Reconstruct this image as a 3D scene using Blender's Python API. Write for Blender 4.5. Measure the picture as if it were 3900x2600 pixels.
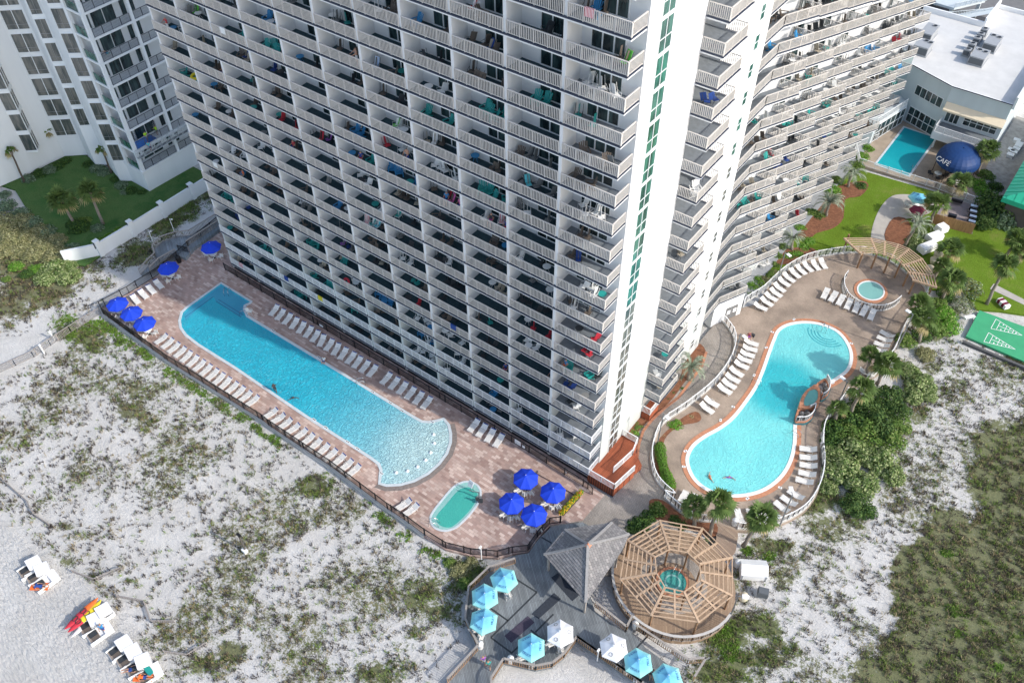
import bpy, math, random
import numpy as np
from mathutils import Vector, Matrix
R = math.radians
for o in list(bpy.data.objects): bpy.data.objects.remove(o)
SC = bpy.context.scene
COL = SC.collection
rnd = random.Random(7)

# ---------------------------------------------------------------- camera
CP = Vector((25.27587, -46.40478, 77.2779))
CR = Vector((0.8014417, 0.5980227, -0.0077462))
CU = Vector((-0.4332872, 0.5895015, 0.6817259))
CF = Vector((-0.4122540, 0.5430072, -0.7315667))
FPX = 3288.7
cd = bpy.data.cameras.new('camera'); cam = bpy.data.objects.new('camera', cd); COL.objects.link(cam)
cam.matrix_world = Matrix(((CR.x, CU.x, -CF.x, CP.x), (CR.y, CU.y, -CF.y, CP.y), (CR.z, CU.z, -CF.z, CP.z), (0, 0, 0, 1)))
cd.sensor_width = 36; cd.lens = 36 * FPX / 3900; cd.clip_end = 3000; cd.clip_start = 1
SC.camera = cam
# ---------------------------------------------------------------- sky, sun, exposure
SUN_EL = math.atan(1 / 1.42)
sd = Vector((-1.0, -0.15, 0)).normalized()          # direction in which shadows fall
w = bpy.data.worlds.new('World'); SC.world = w; w.use_nodes = True
nt = w.node_tree; bg = nt.nodes['Background']
sky = nt.nodes.new('ShaderNodeTexSky'); sky.sky_type = 'NISHITA'; sky.sun_disc = False
sky.sun_elevation = SUN_EL; sky.sun_rotation = math.atan2(-sd.x, -sd.y)
sky.air_density = 1.0; sky.dust_density = 1.5; sky.ozone_density = 1.0
nt.links.new(sky.outputs[0], bg.inputs[0]); bg.inputs[1].default_value = 0.15
sl = bpy.data.lights.new('sun', 'SUN'); sl.energy = 2.2; sl.angle = R(0.8); sl.color = (1.0, 0.95, 0.87)
so = bpy.data.objects.new('sun', sl); COL.objects.link(so)
ld = Vector((sd.x * math.cos(SUN_EL), sd.y * math.cos(SUN_EL), -math.sin(SUN_EL)))
so.rotation_euler = ld.to_track_quat('-Z', 'Y').to_euler()
SC.view_settings.view_transform = 'Standard'; SC.view_settings.look = 'None'
SC.view_settings.exposure = 0.82; SC.view_settings.gamma = 1

# ---------------------------------------------------------------- helpers
G = -0.8           # level of the pool decks
FH = 2.75          # storey height
def at(X, Y, z=G):                     # point of the level z seen at photograph pixel X, Y
    d = CF + CR * ((X - 1950) / FPX) - CU * ((Y - 1300) / FPX)
    return CP + d * ((z - CP.z) / d.z)
def zm(x0, y0, s):                     # same, from coordinates measured in an enlarged crop
    return lambda a, b, z=G: at(x0 + a / s, y0 + b / s, z)
def px(x, y, z):
    d = Vector((x, y, z)) - CP; k = FPX / d.dot(CF)
    return 1950 + k * d.dot(CR), 1300 - k * d.dot(CU)

def tag(o, label=None, cat=None, group=None, kind=None):
    if label: o['label'] = label
    if cat: o['category'] = cat
    if group: o['group'] = group
    if kind: o['kind'] = kind
    return o
def empty(name, loc=(0, 0, 0), rz=0, label=None, cat=None, group=None):
    o = bpy.data.objects.new(name, None); COL.objects.link(o); o.empty_display_size = 0.2
    o.location = loc; o.rotation_euler = (0, 0, rz)
    return tag(o, label, cat, group)
def link(name, me, parent=None, loc=None):
    o = bpy.data.objects.new(name, me); COL.objects.link(o)
    if parent: o.parent = parent
    if loc: o.location = loc
    return o
KIDS = {}
def dup(o, parent=None):
    c = o.copy(); COL.objects.link(c)
    if parent: c.parent = parent
    for ch in o.children: dup(ch, c)
    return c

class MB:
    def __init__(s): s.v = []; s.f = []; s.m = []; s.M = Matrix.Identity(4); s.mi = 0
    def vs(s, pts):
        n = len(s.v); M = s.M
        s.v += [tuple(M @ Vector(p)) for p in pts]; return n
    def fa(s, *f):
        for x in f: s.f.append(x); s.m.append(s.mi)
    def box(s, x0, y0, z0, x1, y1, z1):
        n = s.vs([(x0, y0, z0), (x1, y0, z0), (x1, y1, z0), (x0, y1, z0), (x0, y0, z1), (x1, y0, z1), (x1, y1, z1), (x0, y1, z1)])
        s.fa((n, n+3, n+2, n+1), (n+4, n+5, n+6, n+7), (n, n+1, n+5, n+4), (n+1, n+2, n+6, n+5), (n+2, n+3, n+7, n+6), (n+3, n, n+4, n+7))
    def bar(s, a, b, w, h, up=(0, 0, 1)):            # rectangular bar from a to b
        a = Vector(a); b = Vector(b); d = (b - a).normalized(); u = Vector(up)
        if abs(d.dot(u)) > 0.95: u = Vector((1, 0, 0))
        x = d.cross(u).normalized() * (w / 2); y = x.cross(d).normalized() * (h / 2)
        n = s.vs([a-x-y, a+x-y, a+x+y, a-x+y, b-x-y, b+x-y, b+x+y, b-x+y])
        s.fa((n, n+3, n+2, n+1), (n+4, n+5, n+6, n+7), (n, n+1, n+5, n+4), (n+1, n+2, n+6, n+5), (n+2, n+3, n+7, n+6), (n+3, n, n+4, n+7))
    def tube(s, pts, r, n=8, cap=True):
        pts = [Vector(p) for p in pts]; rs = r if isinstance(r, (list, tuple)) else [r] * len(pts)
        b = len(s.v)
        for i, p in enumerate(pts):
            d = (pts[min(i+1, len(pts)-1)] - pts[max(i-1, 0)]).normalized()
            u = Vector((0, 0, 1)) if abs(d.z) < 0.9 else Vector((1, 0, 0))
            x = d.cross(u).normalized(); y = x.cross(d)
            s.vs([p + (x * math.cos(2*math.pi*k/n) + y * math.sin(2*math.pi*k/n)) * rs[i] for k in range(n)])
        for i in range(len(pts)-1):
            for k in range(n):
                q = b + i*n; s.fa((q+k, q+(k+1) % n, q+n+(k+1) % n, q+n+k))
        if cap:
            s.fa(tuple(b+k for k in range(n))[::-1]); q = b+(len(pts)-1)*n; s.fa(tuple(q+k for k in range(n)))
    def prism(s, poly, z0, z1, sides=True, bottom=True):
        n = s.vs([(p[0], p[1], z0) for p in poly]); m = s.vs([(p[0], p[1], z1) for p in poly]); k = len(poly)
        ar = sum(poly[i][0]*poly[(i+1) % k][1]-poly[(i+1) % k][0]*poly[i][1] for i in range(k))
        idx = list(range(k)) if ar > 0 else list(range(k))[::-1]
        s.fa(tuple(m+i for i in idx))
        if bottom: s.fa(tuple(n+i for i in idx[::-1]))
        if sides:
            for q in range(k):
                i, j = idx[q], idx[(q+1) % k]; s.fa((n+i, n+j, m+j, m+i))
    def lathe(s, prof, n=16, c=(0, 0)):
        b = len(s.v)
        for r_, z in prof: s.vs([(c[0]+r_*math.cos(2*math.pi*k/n), c[1]+r_*math.sin(2*math.pi*k/n), z) for k in range(n)])
        for i in range(len(prof)-1):
            for k in range(n):
                q = b+i*n; s.fa((q+k, q+(k+1) % n, q+n+(k+1) % n, q+n+k))
    def quad(s, a, b, c, d):
        n = s.vs([a, b, c, d]); s.fa((n, n+1, n+2, n+3))
    def mesh(s, name, mats, smooth=False):
        me = bpy.data.meshes.new(name); me.from_pydata(s.v, [], s.f)
        for m in (mats if isinstance(mats, (list, tuple)) else [mats]): me.materials.append(m)
        me.polygons.foreach_set('material_index', s.m)
        if smooth: me.polygons.foreach_set('use_smooth', [True]*len(s.f))
        me.update(); return me
    def build(s, name, mats, parent=None, smooth=False):
        return link(name, s.mesh(name, mats, smooth), parent)

def np_mesh(name, V, F, mats, mi=None, attr=None, smooth=False):
    me = bpy.data.meshes.new(name); k = F.shape[1]
    me.vertices.add(len(V)); me.vertices.foreach_set('co', V.astype(np.float32).ravel())
    me.loops.add(F.size); me.loops.foreach_set('vertex_index', F.astype(np.int32).ravel())
    me.polygons.add(len(F)); me.polygons.foreach_set('loop_start', np.arange(0, F.size, k, dtype=np.int32))
    if mi is not None: me.polygons.foreach_set('material_index', mi.astype(np.int32))
    if smooth: me.polygons.foreach_set('use_smooth', np.ones(len(F), dtype=bool))
    for m in (mats if isinstance(mats, (list, tuple)) else [mats]): me.materials.append(m)
    if attr is not None:
        for an, av in attr.items():
            a = me.attributes.new(an, 'FLOAT', 'POINT'); a.data.foreach_set('value', av.astype(np.float32))
    me.update(calc_edges=True); return me

# ---------------------------------------------------------------- materials
def newmat(name):
    m = bpy.data.materials.new(name); m.use_nodes = True
    return m, m.node_tree, m.node_tree.nodes['Principled BSDF']
def nd(t, kind, **kw):
    n = t.nodes.new(kind)
    for k, v in kw.items():
        if k.startswith('i_'): n.inputs[k[2:].replace('_', ' ')].default_value = v
        else: setattr(n, k, v)
    return n
def ramp(t, fac, stops):
    n = t.nodes.new('ShaderNodeValToRGB'); e = n.color_ramp.elements
    while len(e) < len(stops): e.new(0.5)
    for i, (p, c) in enumerate(stops): e[i].position = p; e[i].color = (*c, 1) if len(c) == 3 else c
    t.links.new(fac, n.inputs[0]); return n.outputs[0]
def mix(t, fac, a, b, bt='MIX'):
    n = t.nodes.new('ShaderNodeMix'); n.data_type = 'RGBA'; n.blend_type = bt
    for s_, v in ((n.inputs[0], fac), (n.inputs[6], a), (n.inputs[7], b)):
        if hasattr(v, 'is_linked'): t.links.new(v, s_)
        else: s_.default_value = v if isinstance(v, (int, float)) else (*v, 1)
    return n.outputs[2]
def math_(t, op, a, b=0.0, c=None):
    n = t.nodes.new('ShaderNodeMath'); n.operation = op
    for s_, v in zip(n.inputs, (a, b, c)):
        if v is None: continue
        if hasattr(v, 'is_linked'): t.links.new(v, s_)
        else: s_.default_value = v
    return n.outputs[0]
def sc3(c, k): return tuple(min(1, x*k) for x in c)
def M(name, c, rough=0.7, var=0.12, scale=1.5, bump=0.0, bscale=20, metal=0, spec=0.4, streak=False):
    m, t, b = newmat(name); b.inputs['Roughness'].default_value = rough; b.inputs['Metallic'].default_value = metal
    b.inputs['Specular IOR Level'].default_value = spec
    g = nd(t, 'ShaderNodeTexCoord'); src = g.outputs['Object']
    if streak:
        mp = nd(t, 'ShaderNodeMapping'); mp.inputs['Scale'].default_value = (1, 1, 0.12); t.links.new(src, mp.inputs[0]); src2 = mp.outputs[0]
    else: src2 = src
    n = nd(t, 'ShaderNodeTexNoise', i_Scale=scale, i_Detail=5.0, i_Roughness=0.6); t.links.new(src2, n.inputs['Vector'])
    t.links.new(ramp(t, n.outputs['Fac'], [(0.3, sc3(c, 1-var)), (0.7, sc3(c, 1+var))]), b.inputs['Base Color'])
    if bump:
        n2 = nd(t, 'ShaderNodeTexNoise', i_Scale=bscale, i_Detail=4.0); t.links.new(src, n2.inputs['Vector'])
        bp = nd(t, 'ShaderNodeBump', i_Strength=bump, i_Distance=0.05); t.links.new(n2.outputs['Fac'], bp.inputs['Height']); t.links.new(bp.outputs[0], b.inputs['Normal'])
    return m
WHITE = M('white_stucco', (0.80, 0.80, 0.79), 0.85, 0.03, 0.35, 0.05, 8, streak=True)
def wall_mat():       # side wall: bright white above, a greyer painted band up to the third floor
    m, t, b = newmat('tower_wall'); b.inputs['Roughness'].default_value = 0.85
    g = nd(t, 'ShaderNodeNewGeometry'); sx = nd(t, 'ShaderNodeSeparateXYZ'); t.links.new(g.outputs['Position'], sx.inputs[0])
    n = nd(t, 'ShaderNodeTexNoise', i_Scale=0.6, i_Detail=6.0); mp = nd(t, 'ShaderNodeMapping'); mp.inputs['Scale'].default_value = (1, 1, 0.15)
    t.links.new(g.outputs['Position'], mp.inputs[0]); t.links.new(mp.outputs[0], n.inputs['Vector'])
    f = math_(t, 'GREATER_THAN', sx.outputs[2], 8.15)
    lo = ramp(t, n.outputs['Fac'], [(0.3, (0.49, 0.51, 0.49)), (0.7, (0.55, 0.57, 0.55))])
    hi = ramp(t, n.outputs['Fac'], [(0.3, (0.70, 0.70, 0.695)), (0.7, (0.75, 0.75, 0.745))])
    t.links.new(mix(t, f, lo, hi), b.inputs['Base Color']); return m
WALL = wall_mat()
RAILM = M('painted_rail', (0.64, 0.60, 0.555), 0.5, 0.04, 0.8)
RAILW = M('white_rail', (0.80, 0.80, 0.79), 0.5, 0.03, 0.8)
NAVY = M('navy_edge', (0.03, 0.04, 0.07), 0.6)
CARPET = M('balcony_carpet', (0.030, 0.062, 0.075), 0.95, 0.25, 3)
GREYFLOOR = M('grey_balcony_floor', (0.17, 0.19, 0.21), 0.8, 0.15, 2)
DECKPLANK = None
def glass(name, c, c2, rough=0.12):
    m, t, b = newmat(name); b.inputs['Roughness'].default_value = rough; b.inputs['Specular IOR Level'].default_value = 0.8
    g = nd(t, 'ShaderNodeTexCoord'); o = nd(t, 'ShaderNodeObjectInfo')
    v = nd(t, 'ShaderNodeVectorMath', operation='ADD'); t.links.new(g.outputs['Object'], v.inputs[0]); t.links.new(o.outputs['Location'], v.inputs[1])
    mp = nd(t, 'ShaderNodeMapping'); mp.inputs['Scale'].default_value = (1.6, 1.6, 0.35); t.links.new(v.outputs[0], mp.inputs[0])
    n = nd(t, 'ShaderNodeTexNoise', i_Scale=1.1, i_Detail=3.0); t.links.new(mp.outputs[0], n.inputs['Vector'])
    t.links.new(ramp(t, n.outputs['Fac'], [(0.38, c), (0.62, c2)]), b.inputs['Base Color']); return m
GLASS = glass('door_glass', (0.010, 0.02, 0.022), (0.05, 0.085, 0.085))
GLASST = glass('stair_glass', (0.015, 0.055, 0.045), (0.05, 0.17, 0.13))
GLASSB = glass('curtained_glass', (0.045, 0.06, 0.06), (0.16, 0.16, 0.14), 0.2)
FRAME = M('window_frame', (0.72, 0.74, 0.74), 0.4, 0.03)
BLACKM = M('black_metal', (0.012, 0.012, 0.014), 0.4, 0.1)
GREYM = M('grey_metal', (0.30, 0.31, 0.32), 0.4, 0.1, 2, metal=0.6)
STEEL = M('steel', (0.6, 0.6, 0.6), 0.25, 0.05, metal=0.9)
def colmat(n, c, rough=0.7, var=0.08): return M(n, c, rough, var, 4)
PAL = {'white': colmat('white_plastic', (0.78, 0.78, 0.76), 0.5), 'brown': colmat('brown_sling', (0.13, 0.105, 0.085)),
       'grey': colmat('grey_sling', (0.20, 0.205, 0.20)), 'dark': colmat('dark_sling', (0.035, 0.04, 0.045)),
       'teal': colmat('teal_plastic', (0.02, 0.30, 0.27), 0.5), 'blue': colmat('blue_plastic', (0.03, 0.22, 0.45), 0.5),
       'navy': colmat('navy_fabric', (0.02, 0.06, 0.25)), 'red': colmat('red_fabric', (0.5, 0.03, 0.05)),
       'pink': colmat('pink_fabric', (0.65, 0.12, 0.35)), 'yellow': colmat('yellow_plastic', (0.75, 0.6, 0.03)),
       'orange': colmat('orange_fabric', (0.8, 0.16, 0.03)), 'aqua': colmat('aqua_fabric', (0.12, 0.55, 0.6)),
       'green': colmat('green_fabric', (0.12, 0.5, 0.06)), 'tan': colmat('tan_sling', (0.42, 0.37, 0.29)), 'maroon': colmat('maroon_fabric', (0.16, 0.015, 0.04)),
       'lime': colmat('lime_vest', (0.45, 0.8, 0.02)), 'purple': colmat('purple_fabric', (0.3, 0.1, 0.4)),
       'skin': colmat('skin', (0.45, 0.25, 0.17), 0.6), 'darkskin': colmat('dark_skin', (0.14, 0.075, 0.05), 0.6), 'hair': colmat('hair', (0.03, 0.02, 0.015), 0.8), 'blond': colmat('blond_hair', (0.35, 0.24, 0.10), 0.8)}
def stripe(name, a, b, fr=9, ax=0):
    m, t, p = newmat(name); g = nd(t, 'ShaderNodeTexCoord'); s = nd(t, 'ShaderNodeSeparateXYZ'); t.links.new(g.outputs['Object'], s.inputs[0])
    f = math_(t, 'GREATER_THAN', math_(t, 'FRACT', math_(t, 'MULTIPLY', s.outputs[ax], fr)), 0.5)
    t.links.new(mix(t, f, a, b), p.inputs['Base Color']); p.inputs['Roughness'].default_value = 0.9; return m
PAL['blue striped'] = stripe('blue_stripe', (0.75, 0.78, 0.8), (0.05, 0.25, 0.55))
PAL['red striped'] = stripe('red_stripe', (0.8, 0.75, 0.75), (0.6, 0.05, 0.06))
ORD = ['zero', 'first', 'second', 'third', 'fourth', 'fifth', 'sixth', 'seventh', 'eighth', 'ninth', 'tenth', 'eleventh', 'twelfth', 'thirteenth', 'fourteenth', 'fifteenth', 'sixteenth', 'seventeenth', 'eighteenth', 'nineteenth', 'twentieth', 'twenty-first', 'twenty-second']

def pickets(mb, a, b, z0, z1, sp=0.15, w=0.048, post=1.3, top=0.06):
    # a guard rail between two plan points
    a = Vector((a[0], a[1], 0)); b = Vector((b[0], b[1], 0)); L = (b-a).length
    if L < 0.05: return
    d = (b-a)/L
    mb.bar(a+Vector((0, 0, z1-0.03)), b+Vector((0, 0, z1-0.03)), 0.09, top)
    mb.bar(a+Vector((0, 0, z0+0.08)), b+Vector((0, 0, z0+0.08)), 0.04, 0.05)
    n = max(1, int(L/sp))
    for i in range(1, n):
        p = a+d*(L*i/n); q = d*(w/2); r = Vector((-d.y, d.x, 0))*(w/2)
        k = mb.vs([p-q-r+Vector((0, 0, z0+.1)), p+q-r+Vector((0, 0, z0+.1)), p+q+r+Vector((0, 0, z0+.1)), p-q+r+Vector((0, 0, z0+.1)),
                   p-q-r+Vector((0, 0, z1-.06)), p+q-r+Vector((0, 0, z1-.06)), p+q+r+Vector((0, 0, z1-.06)), p-q+r+Vector((0, 0, z1-.06))])
        mb.fa((k, k+1, k+5, k+4), (k+1, k+2, k+6, k+5), (k+2, k+3, k+7, k+6), (k+3, k, k+4, k+7))
    m = max(1, round(L/post))
    for i in range(m+1):
        p = a+d*(L*i/m); mb.bar(p+Vector((0, 0, z0)), p+Vector((0, 0, z1-0.061)), 0.07, 0.07)
# ================================================================ MAIN TOWER
NR = 21; BW = 5.18
TOP = 26*FH
tower = empty('apartment_tower', (-28, 12, G), 0, 'tall white apartment tower with rows of railed balconies above the long pool', 'building')
OX = Vector((28, -12, -G))      # parts are modelled in world coordinates and shifted to the tower's base
def part(mb, name, mats, parent, off=None, smooth=False):
    o = mb.build(name, mats, parent, smooth)
    if off is not None: o.location = off
    return o
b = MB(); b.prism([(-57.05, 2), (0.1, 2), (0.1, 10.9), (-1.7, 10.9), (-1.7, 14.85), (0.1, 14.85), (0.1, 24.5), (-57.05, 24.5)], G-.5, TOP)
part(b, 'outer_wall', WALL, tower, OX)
b = MB(); b.box(-57.2, 1.8, TOP, .25, 24.6, TOP+.9); part(b, 'roof', WHITE, tower, OX)
for i in range(12):
    b = MB(); x = -BW*i
    if i == 0: continue
    if i == 11: x += .16
    b.box(x-.15, .1, G+.4, x+.15, 1.999, TOP-.01); part(b, 'balcony_partition', WALL, tower, OX)
b = MB(); b.box(-57, .25, G-.3, 0, 1.99, -.01); part(b, 'base_wall', BLACKM, tower, OX)

def bay_balcony(kind):
    b = MB(); b.box(-BW, 0, 0, 0, 2.0, .14); b.mi = 1; b.box(-BW, -.05, .141, .03 if kind == 'R' else 0, 2.0, .25)
    b.mi = 2; b.box(-BW, .06, .2505, -.05 if kind == 'R' else 0, 1.995, .256)
    return b
def bay_rail(kind):
    b = MB(); x0 = -BW+.17; x1 = -.17
    if kind == 'R': x1 = -.04
    if kind == 'L': x0 = -BW+.04
    pickets(b, (x0, .05), (x1, .05), .26, 1.32)
    if kind == 'R': pickets(b, (-.04, .12), (-.04, 1.98), .26, 1.32)
    if kind == 'L': pickets(b, (-BW+.04, .12), (-BW+.04, 1.98), .26, 1.32)
    return b
def door_mb(x0, x1, z0, z1, n=3, b=None, y=0.0):
    # sliding door standing 7 cm in front of a wall at y, facing -y
    b = b or MB(); b.mi = 0
    b.box(x0, y-.07, z1-.08, x1, y-.002, z1); b.box(x0, y-.07, z0, x1, y-.002, z0+.09)
    b.box(x0, y-.07, z0+.09, x0+.08, y-.002, z1-.08); b.box(x1-.08, y-.07, z0+.09, x1, y-.002, z1-.08)
    for i in range(1, n):
        xm = x0+(x1-x0)*i/n; b.box(xm-.05, y-.068, z0+.09, xm+.05, y-.003, z1-.08)
    b.mi = 1; b.quad((x0+.02, y-.02, z0+.02), (x1-.02, y-.02, z0+.02), (x1-.02, y-.02, z1-.02), (x0+.02, y-.02, z1-.02))
    return b
MESH = {}
for kd in 'RML':
    MESH['bal'+kd] = bay_balcony(kd).mesh('balcony', [WHITE, NAVY, GREYFLOOR if kd == 'R' else CARPET])
    MESH['rail'+kd] = bay_rail(kd).mesh('railing', RAILM); MESH['rlow'+kd] = bay_rail(kd).mesh('railing', RAILW)
    MESH['door'+kd] = door_mb(-4.25 if kd == 'R' else -3.35, -1.4 if kd == 'R' else -.2, .27, 2.5, 3).mesh('sliding_door', [FRAME, GLASS])
def mesh_into(mb, me, off, mats):      # append a mesh to a builder
    n = len(mb.v); mb.v += [(v.co.x+off[0], v.co.y+off[1], v.co.z+off[2]) for v in me.vertices]
    for p in me.polygons: mb.f.append(tuple(n+i for i in p.vertices)); mb.m.append(p.material_index)
SB, SRl, SD = MB(), MB(), MB()
for bay in range(11):
    kd = 'R' if bay == 0 else 'L' if bay == 10 else 'M'
    for k in range(NR):
        off = Vector((-BW*bay, 0, FH*k))
        if bay < 4 and k < 20:
            o = link('balcony', MESH['bal'+kd], tower, OX+off)
            link('railing', MESH[('rlow' if k < 3 else 'rail')+kd], o)
            link('sliding_door', MESH['door'+kd], tower, OX+off+Vector((0, 2, 0)))
        else:
            mesh_into(SB, MESH['bal'+kd], off, 0); m0_ = len(SRl.m); mesh_into(SRl, MESH['rail'+kd], off, 0); SRl.m[m0_:] = [int(k < 3)]*(len(SRl.m)-m0_); mesh_into(SD, MESH['door'+kd], off+Vector((0, 2, 0)), 0)
o = tag(part(SB, 'balcony', [WHITE, NAVY, CARPET], tower, OX), kind='stuff')
r_ = tag(SRl.build('railing', [RAILM, RAILW], o), kind='stuff')
tag(part(SD, 'sliding_door', [FRAME, GLASS], tower, OX), kind='stuff')
# upper storeys above the picture
b = MB()
for k in range(NR, 26):
    b.box(-57, 0, FH*k, 0, 2, FH*k+.25)
    b.box(-57, .02, FH*k+.25, 0, .1, FH*k+1.2)
part(b, 'upper_balcony_row', WHITE, tower, OX)
# balconies of the side wall
b = MB(); b.box(-1.69, 10.92, 0, 0.1, 14.83, .14); b.box(0.1, 10.9, 0, 2.0, 14.9, .14); b.mi = 1; b.box(.13, 10.86, .141, 2.05, 14.94, .25); b.mi = 2; b.box(-1.69, 10.93, .2505, 1.95, 14.82, .256)
sbal = b.mesh('balcony', [WHITE, NAVY, M('ribbed_grey_floor', (0.21, 0.23, 0.25), .7, .12, 3)])
b = MB(); pickets(b, (.16, 10.95), (1.95, 10.95), .26, 1.32); pickets(b, (1.95, 11.03), (1.95, 14.77), .26, 1.32); pickets(b, (.16, 14.85), (1.95, 14.85), .26, 1.32)
srail = b.mesh('railing', RAILM)
b = MB(); door_mb(11.1, 13.5, .27, 2.5, 2, b)
for i, v in enumerate(b.v): b.v[i] = (-1.7-v[1], v[0], v[2])
sdoor = b.mesh('sliding_door', [FRAME, GLASS])
for k in range(1, 20):
    o = link('balcony', sbal, tower, OX+Vector((0, 0, FH*k))); link('railing', srail, o)
    link('sliding_door', sdoor, tower, OX+Vector((0, 0, FH*k)))
# glass stair strip and small windows
def swin(y0, y1, z0, z1, cols, rows, x=0.1, t=.07, gl=1):
    b = MB(); b.box(x+.001, y0, z0, x+.06, y1, z0+t); b.box(x+.001, y0, z1-t, x+.06, y1, z1)
    for i in range(cols+1):
        y = y0+(y1-y0-t)*i/cols; b.box(x+.001, y, z0+t, x+.06, y+t, z1-t)
    for r in rows: b.box(x+.001, y0+t, z0+(z1-z0)*r-.03, x+.055, y1-t, z0+(z1-z0)*r+.03)
    b.mi = 1; b.quad((x+.02, y0+.02, z0+.02), (x+.02, y1-.02, z0+.02), (x+.02, y1-.02, z1-.02), (x+.02, y0+.02, z1-.02)); return b
for k in range(0, NR):
    m_ = GLASST if k > 7 else GLASS
    b = swin(3.7, 5.5, FH*k+.15, FH*k+2.72, 2, [.42]); part(b, 'stair_window', [FRAME, m_ if k > 7 else GLASSB], tower, OX)
    b = swin(21.9, 22.75, FH*k+.7, FH*k+2.2, 1, [.5]); part(b, 'window', [FRAME, GLASST if k > 9 else GLASSB], tower, OX)

# ================================================================ WING (saw-tooth front)
wing = empty('apartment_wing', (-6, 55, G), 0, 'white apartment wing with stepped saw-tooth rows of railed balconies facing the garden', 'building')
OW = Vector((6, -55, -G))
WD = Vector((.4143, .9101, 0)); WN = Vector((.9101, -.4143, 0))
KY = [32.65+8.87*j for j in range(7)]
body = [(-14, 24.49), (-4.1, 24.49), (-.37, KY[0])]
for j in range(1, 7): body += [(-4.45, KY[j-1]), (-.37, KY[j])]
body += [(-14, KY[6])]
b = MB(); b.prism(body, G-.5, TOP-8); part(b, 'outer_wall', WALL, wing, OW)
b = MB(); b.prism([(-13.8, 24.6), (-4.3, 24.6), (-.4, KY[6]-.1), (-13.8, KY[6]-.1)], TOP-8.0, TOP-7.4); part(b, 'roof', WHITE, wing, OW)
def wing_bal(j):
    K = Vector((1.83, 0, 0)); y0 = -8.86
    poly = [(0.02, 24.52-KY[0]), (0.02, 28.75-KY[0]), (1.83, 0), (-.37, 0), (-4.08, 24.52-KY[0])] if j == 0 else [(-2.2, y0), (1.83, 0), (-.37, 0), (-4.43, y0)]
    b = MB(); b.prism(poly, 0, .14)
    P2 = [(p[0]+.04, p[1]) for p in poly]; b.mi = 1; b.prism([(x+(.0 if i > len(poly)-3 else .04), y) for i, (x, y) in enumerate(poly)], .141, .25)
    b.mi = 2; b.prism([(x*.985, y) for x, y in poly], .251, .256)
    return b
def wing_rail(j):
    b = MB()
    if j == 0:
        pickets(b, (-.03, 24.6-KY[0]), (-.03, 28.75-KY[0]), .26, 1.32); pickets(b, (-.03, 28.75-KY[0]), (1.76, -.04), .26, 1.32)
    else: pickets(b, (-2.2, -8.8), (1.76, -.04), .26, 1.32)
    pickets(b, (1.7, -.05), (-.3, -.05), .26, 1.32); return b
def wing_door():
    b = MB(); door_mb(-5.5, -2.5, .27, 2.5, 3, b); W = Vector((-.37, 0, 0))
    # local x along the wall, -y outwards
    for i, v in enumerate(b.v):
        p = W+WD*v[0]+WN*(-v[1]); b.v[i] = (p.x, p.y, v[2])
    return b
wb = [wing_bal(0).mesh('balcony', [WHITE, NAVY, GREYFLOOR]), wing_bal(1).mesh('balcony', [WHITE, NAVY, GREYFLOOR])]
wr = [wing_rail(0).mesh('railing', RAILM), wing_rail(1).mesh('railing', RAILM)]
wdm = wing_door().mesh('sliding_door', [FRAME, GLASS])
WROWS = [18, 16, 14, 12, 10, 9, 8]
for j in range(7):
    for k in range(1, WROWS[j]):
        off = OW+Vector((0, KY[j], FH*k)); o = link('balcony', wb[min(j, 1)], wing, off); link('railing', wr[min(j, 1)], o)
        link('sliding_door', wdm, wing, off)
b = MB()
for j in range(7):
    for k in range(WROWS[j], 23):
        for v in [0]: mesh_into(b, wb[min(j, 1)], (0, KY[j], FH*k), 0)
part(b, 'upper_balcony_row', [WHITE, NAVY, GREYFLOOR], wing, OW)
b = MB(); b.prism([(-.2, 28.3), (.0, 28.9), (1.7, 32.55), (-.36, 32.6), (-2, 29)], G-.3, FH-.01); part(b, 'utility_room', WHITE, wing, OW)
b = MB()
p0 = Vector((.0, 28.9, 0)); 
for s in (1.5, 2.45):
    a = p0+WD*s+WN*.03; c = a+WD*.9; b.mi = 0
    b.bar(a+WD*.45+Vector((0, 0, G+.02)), a+WD*.45+Vector((0, 0, 1.3)), .05, .88, up=WD)
    b.mi = 1; b.bar(a+WD*.45+WN*.03+Vector((0, 0, 0.1)), a+WD*.45+WN*.03+Vector((0, 0, .75)), .02, .5, up=WD)
part(b, 'double_door', [GREYM, WHITE], wing, OW)

# ================================================================ LOW BUILDING WITH WHITE ROOF
low = empty('restaurant_building', (8, 98, G), 0, 'low pale building with a flat white roof carrying air conditioners, behind the small pool', 'building')
OL = Vector((-8, -98, -G))
ROOFW = M('white_membrane', (0.60, 0.59, 0.565), .8, .07, .5, .1, 6)
PALE = M('pale_blue_stucco', (0.56, 0.61, 0.62), .85, .04, .7, streak=True)
AWN = M('cream_awning', (0.78, 0.66, 0.48), .8, .04)
RZ = 8.0
fp = [(-3.5, 107.3), (-3.5, 89), (1.1, 88.9), (8.25, 86.1), (17, 86.1), (17, 115.5), (6.7, 115.5), (6.7, 107.3)]
b = MB(); b.prism(fp, G-.4, RZ-.01); part(b, 'outer_wall', PALE, low, OL)
b = MB(); b.prism(fp, RZ, RZ+.06); part(b, 'roof', ROOFW, low, OL)
b = MB()
for a, c, h in [((17.2, 85.95), (17.2, 115.6), 1.35), ((17, 115.6), (6.6, 115.6), .7), ((6.5, 115.4), (6.5, 107.3), 1.6), ((6.4, 107.4), (-3.5, 107.4), .9)]:
    b.bar((*a, RZ+h/2-.3), (*c, RZ+h/2-.3), .32, h+.6)
b.bar((17.0, 85.98, RZ+.04), (8.25, 85.98, RZ+.04), .22, .2); b.bar((8.2, 86.0, RZ+.04), (1.1, 88.8, RZ+.04), .22, .2)
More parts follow.
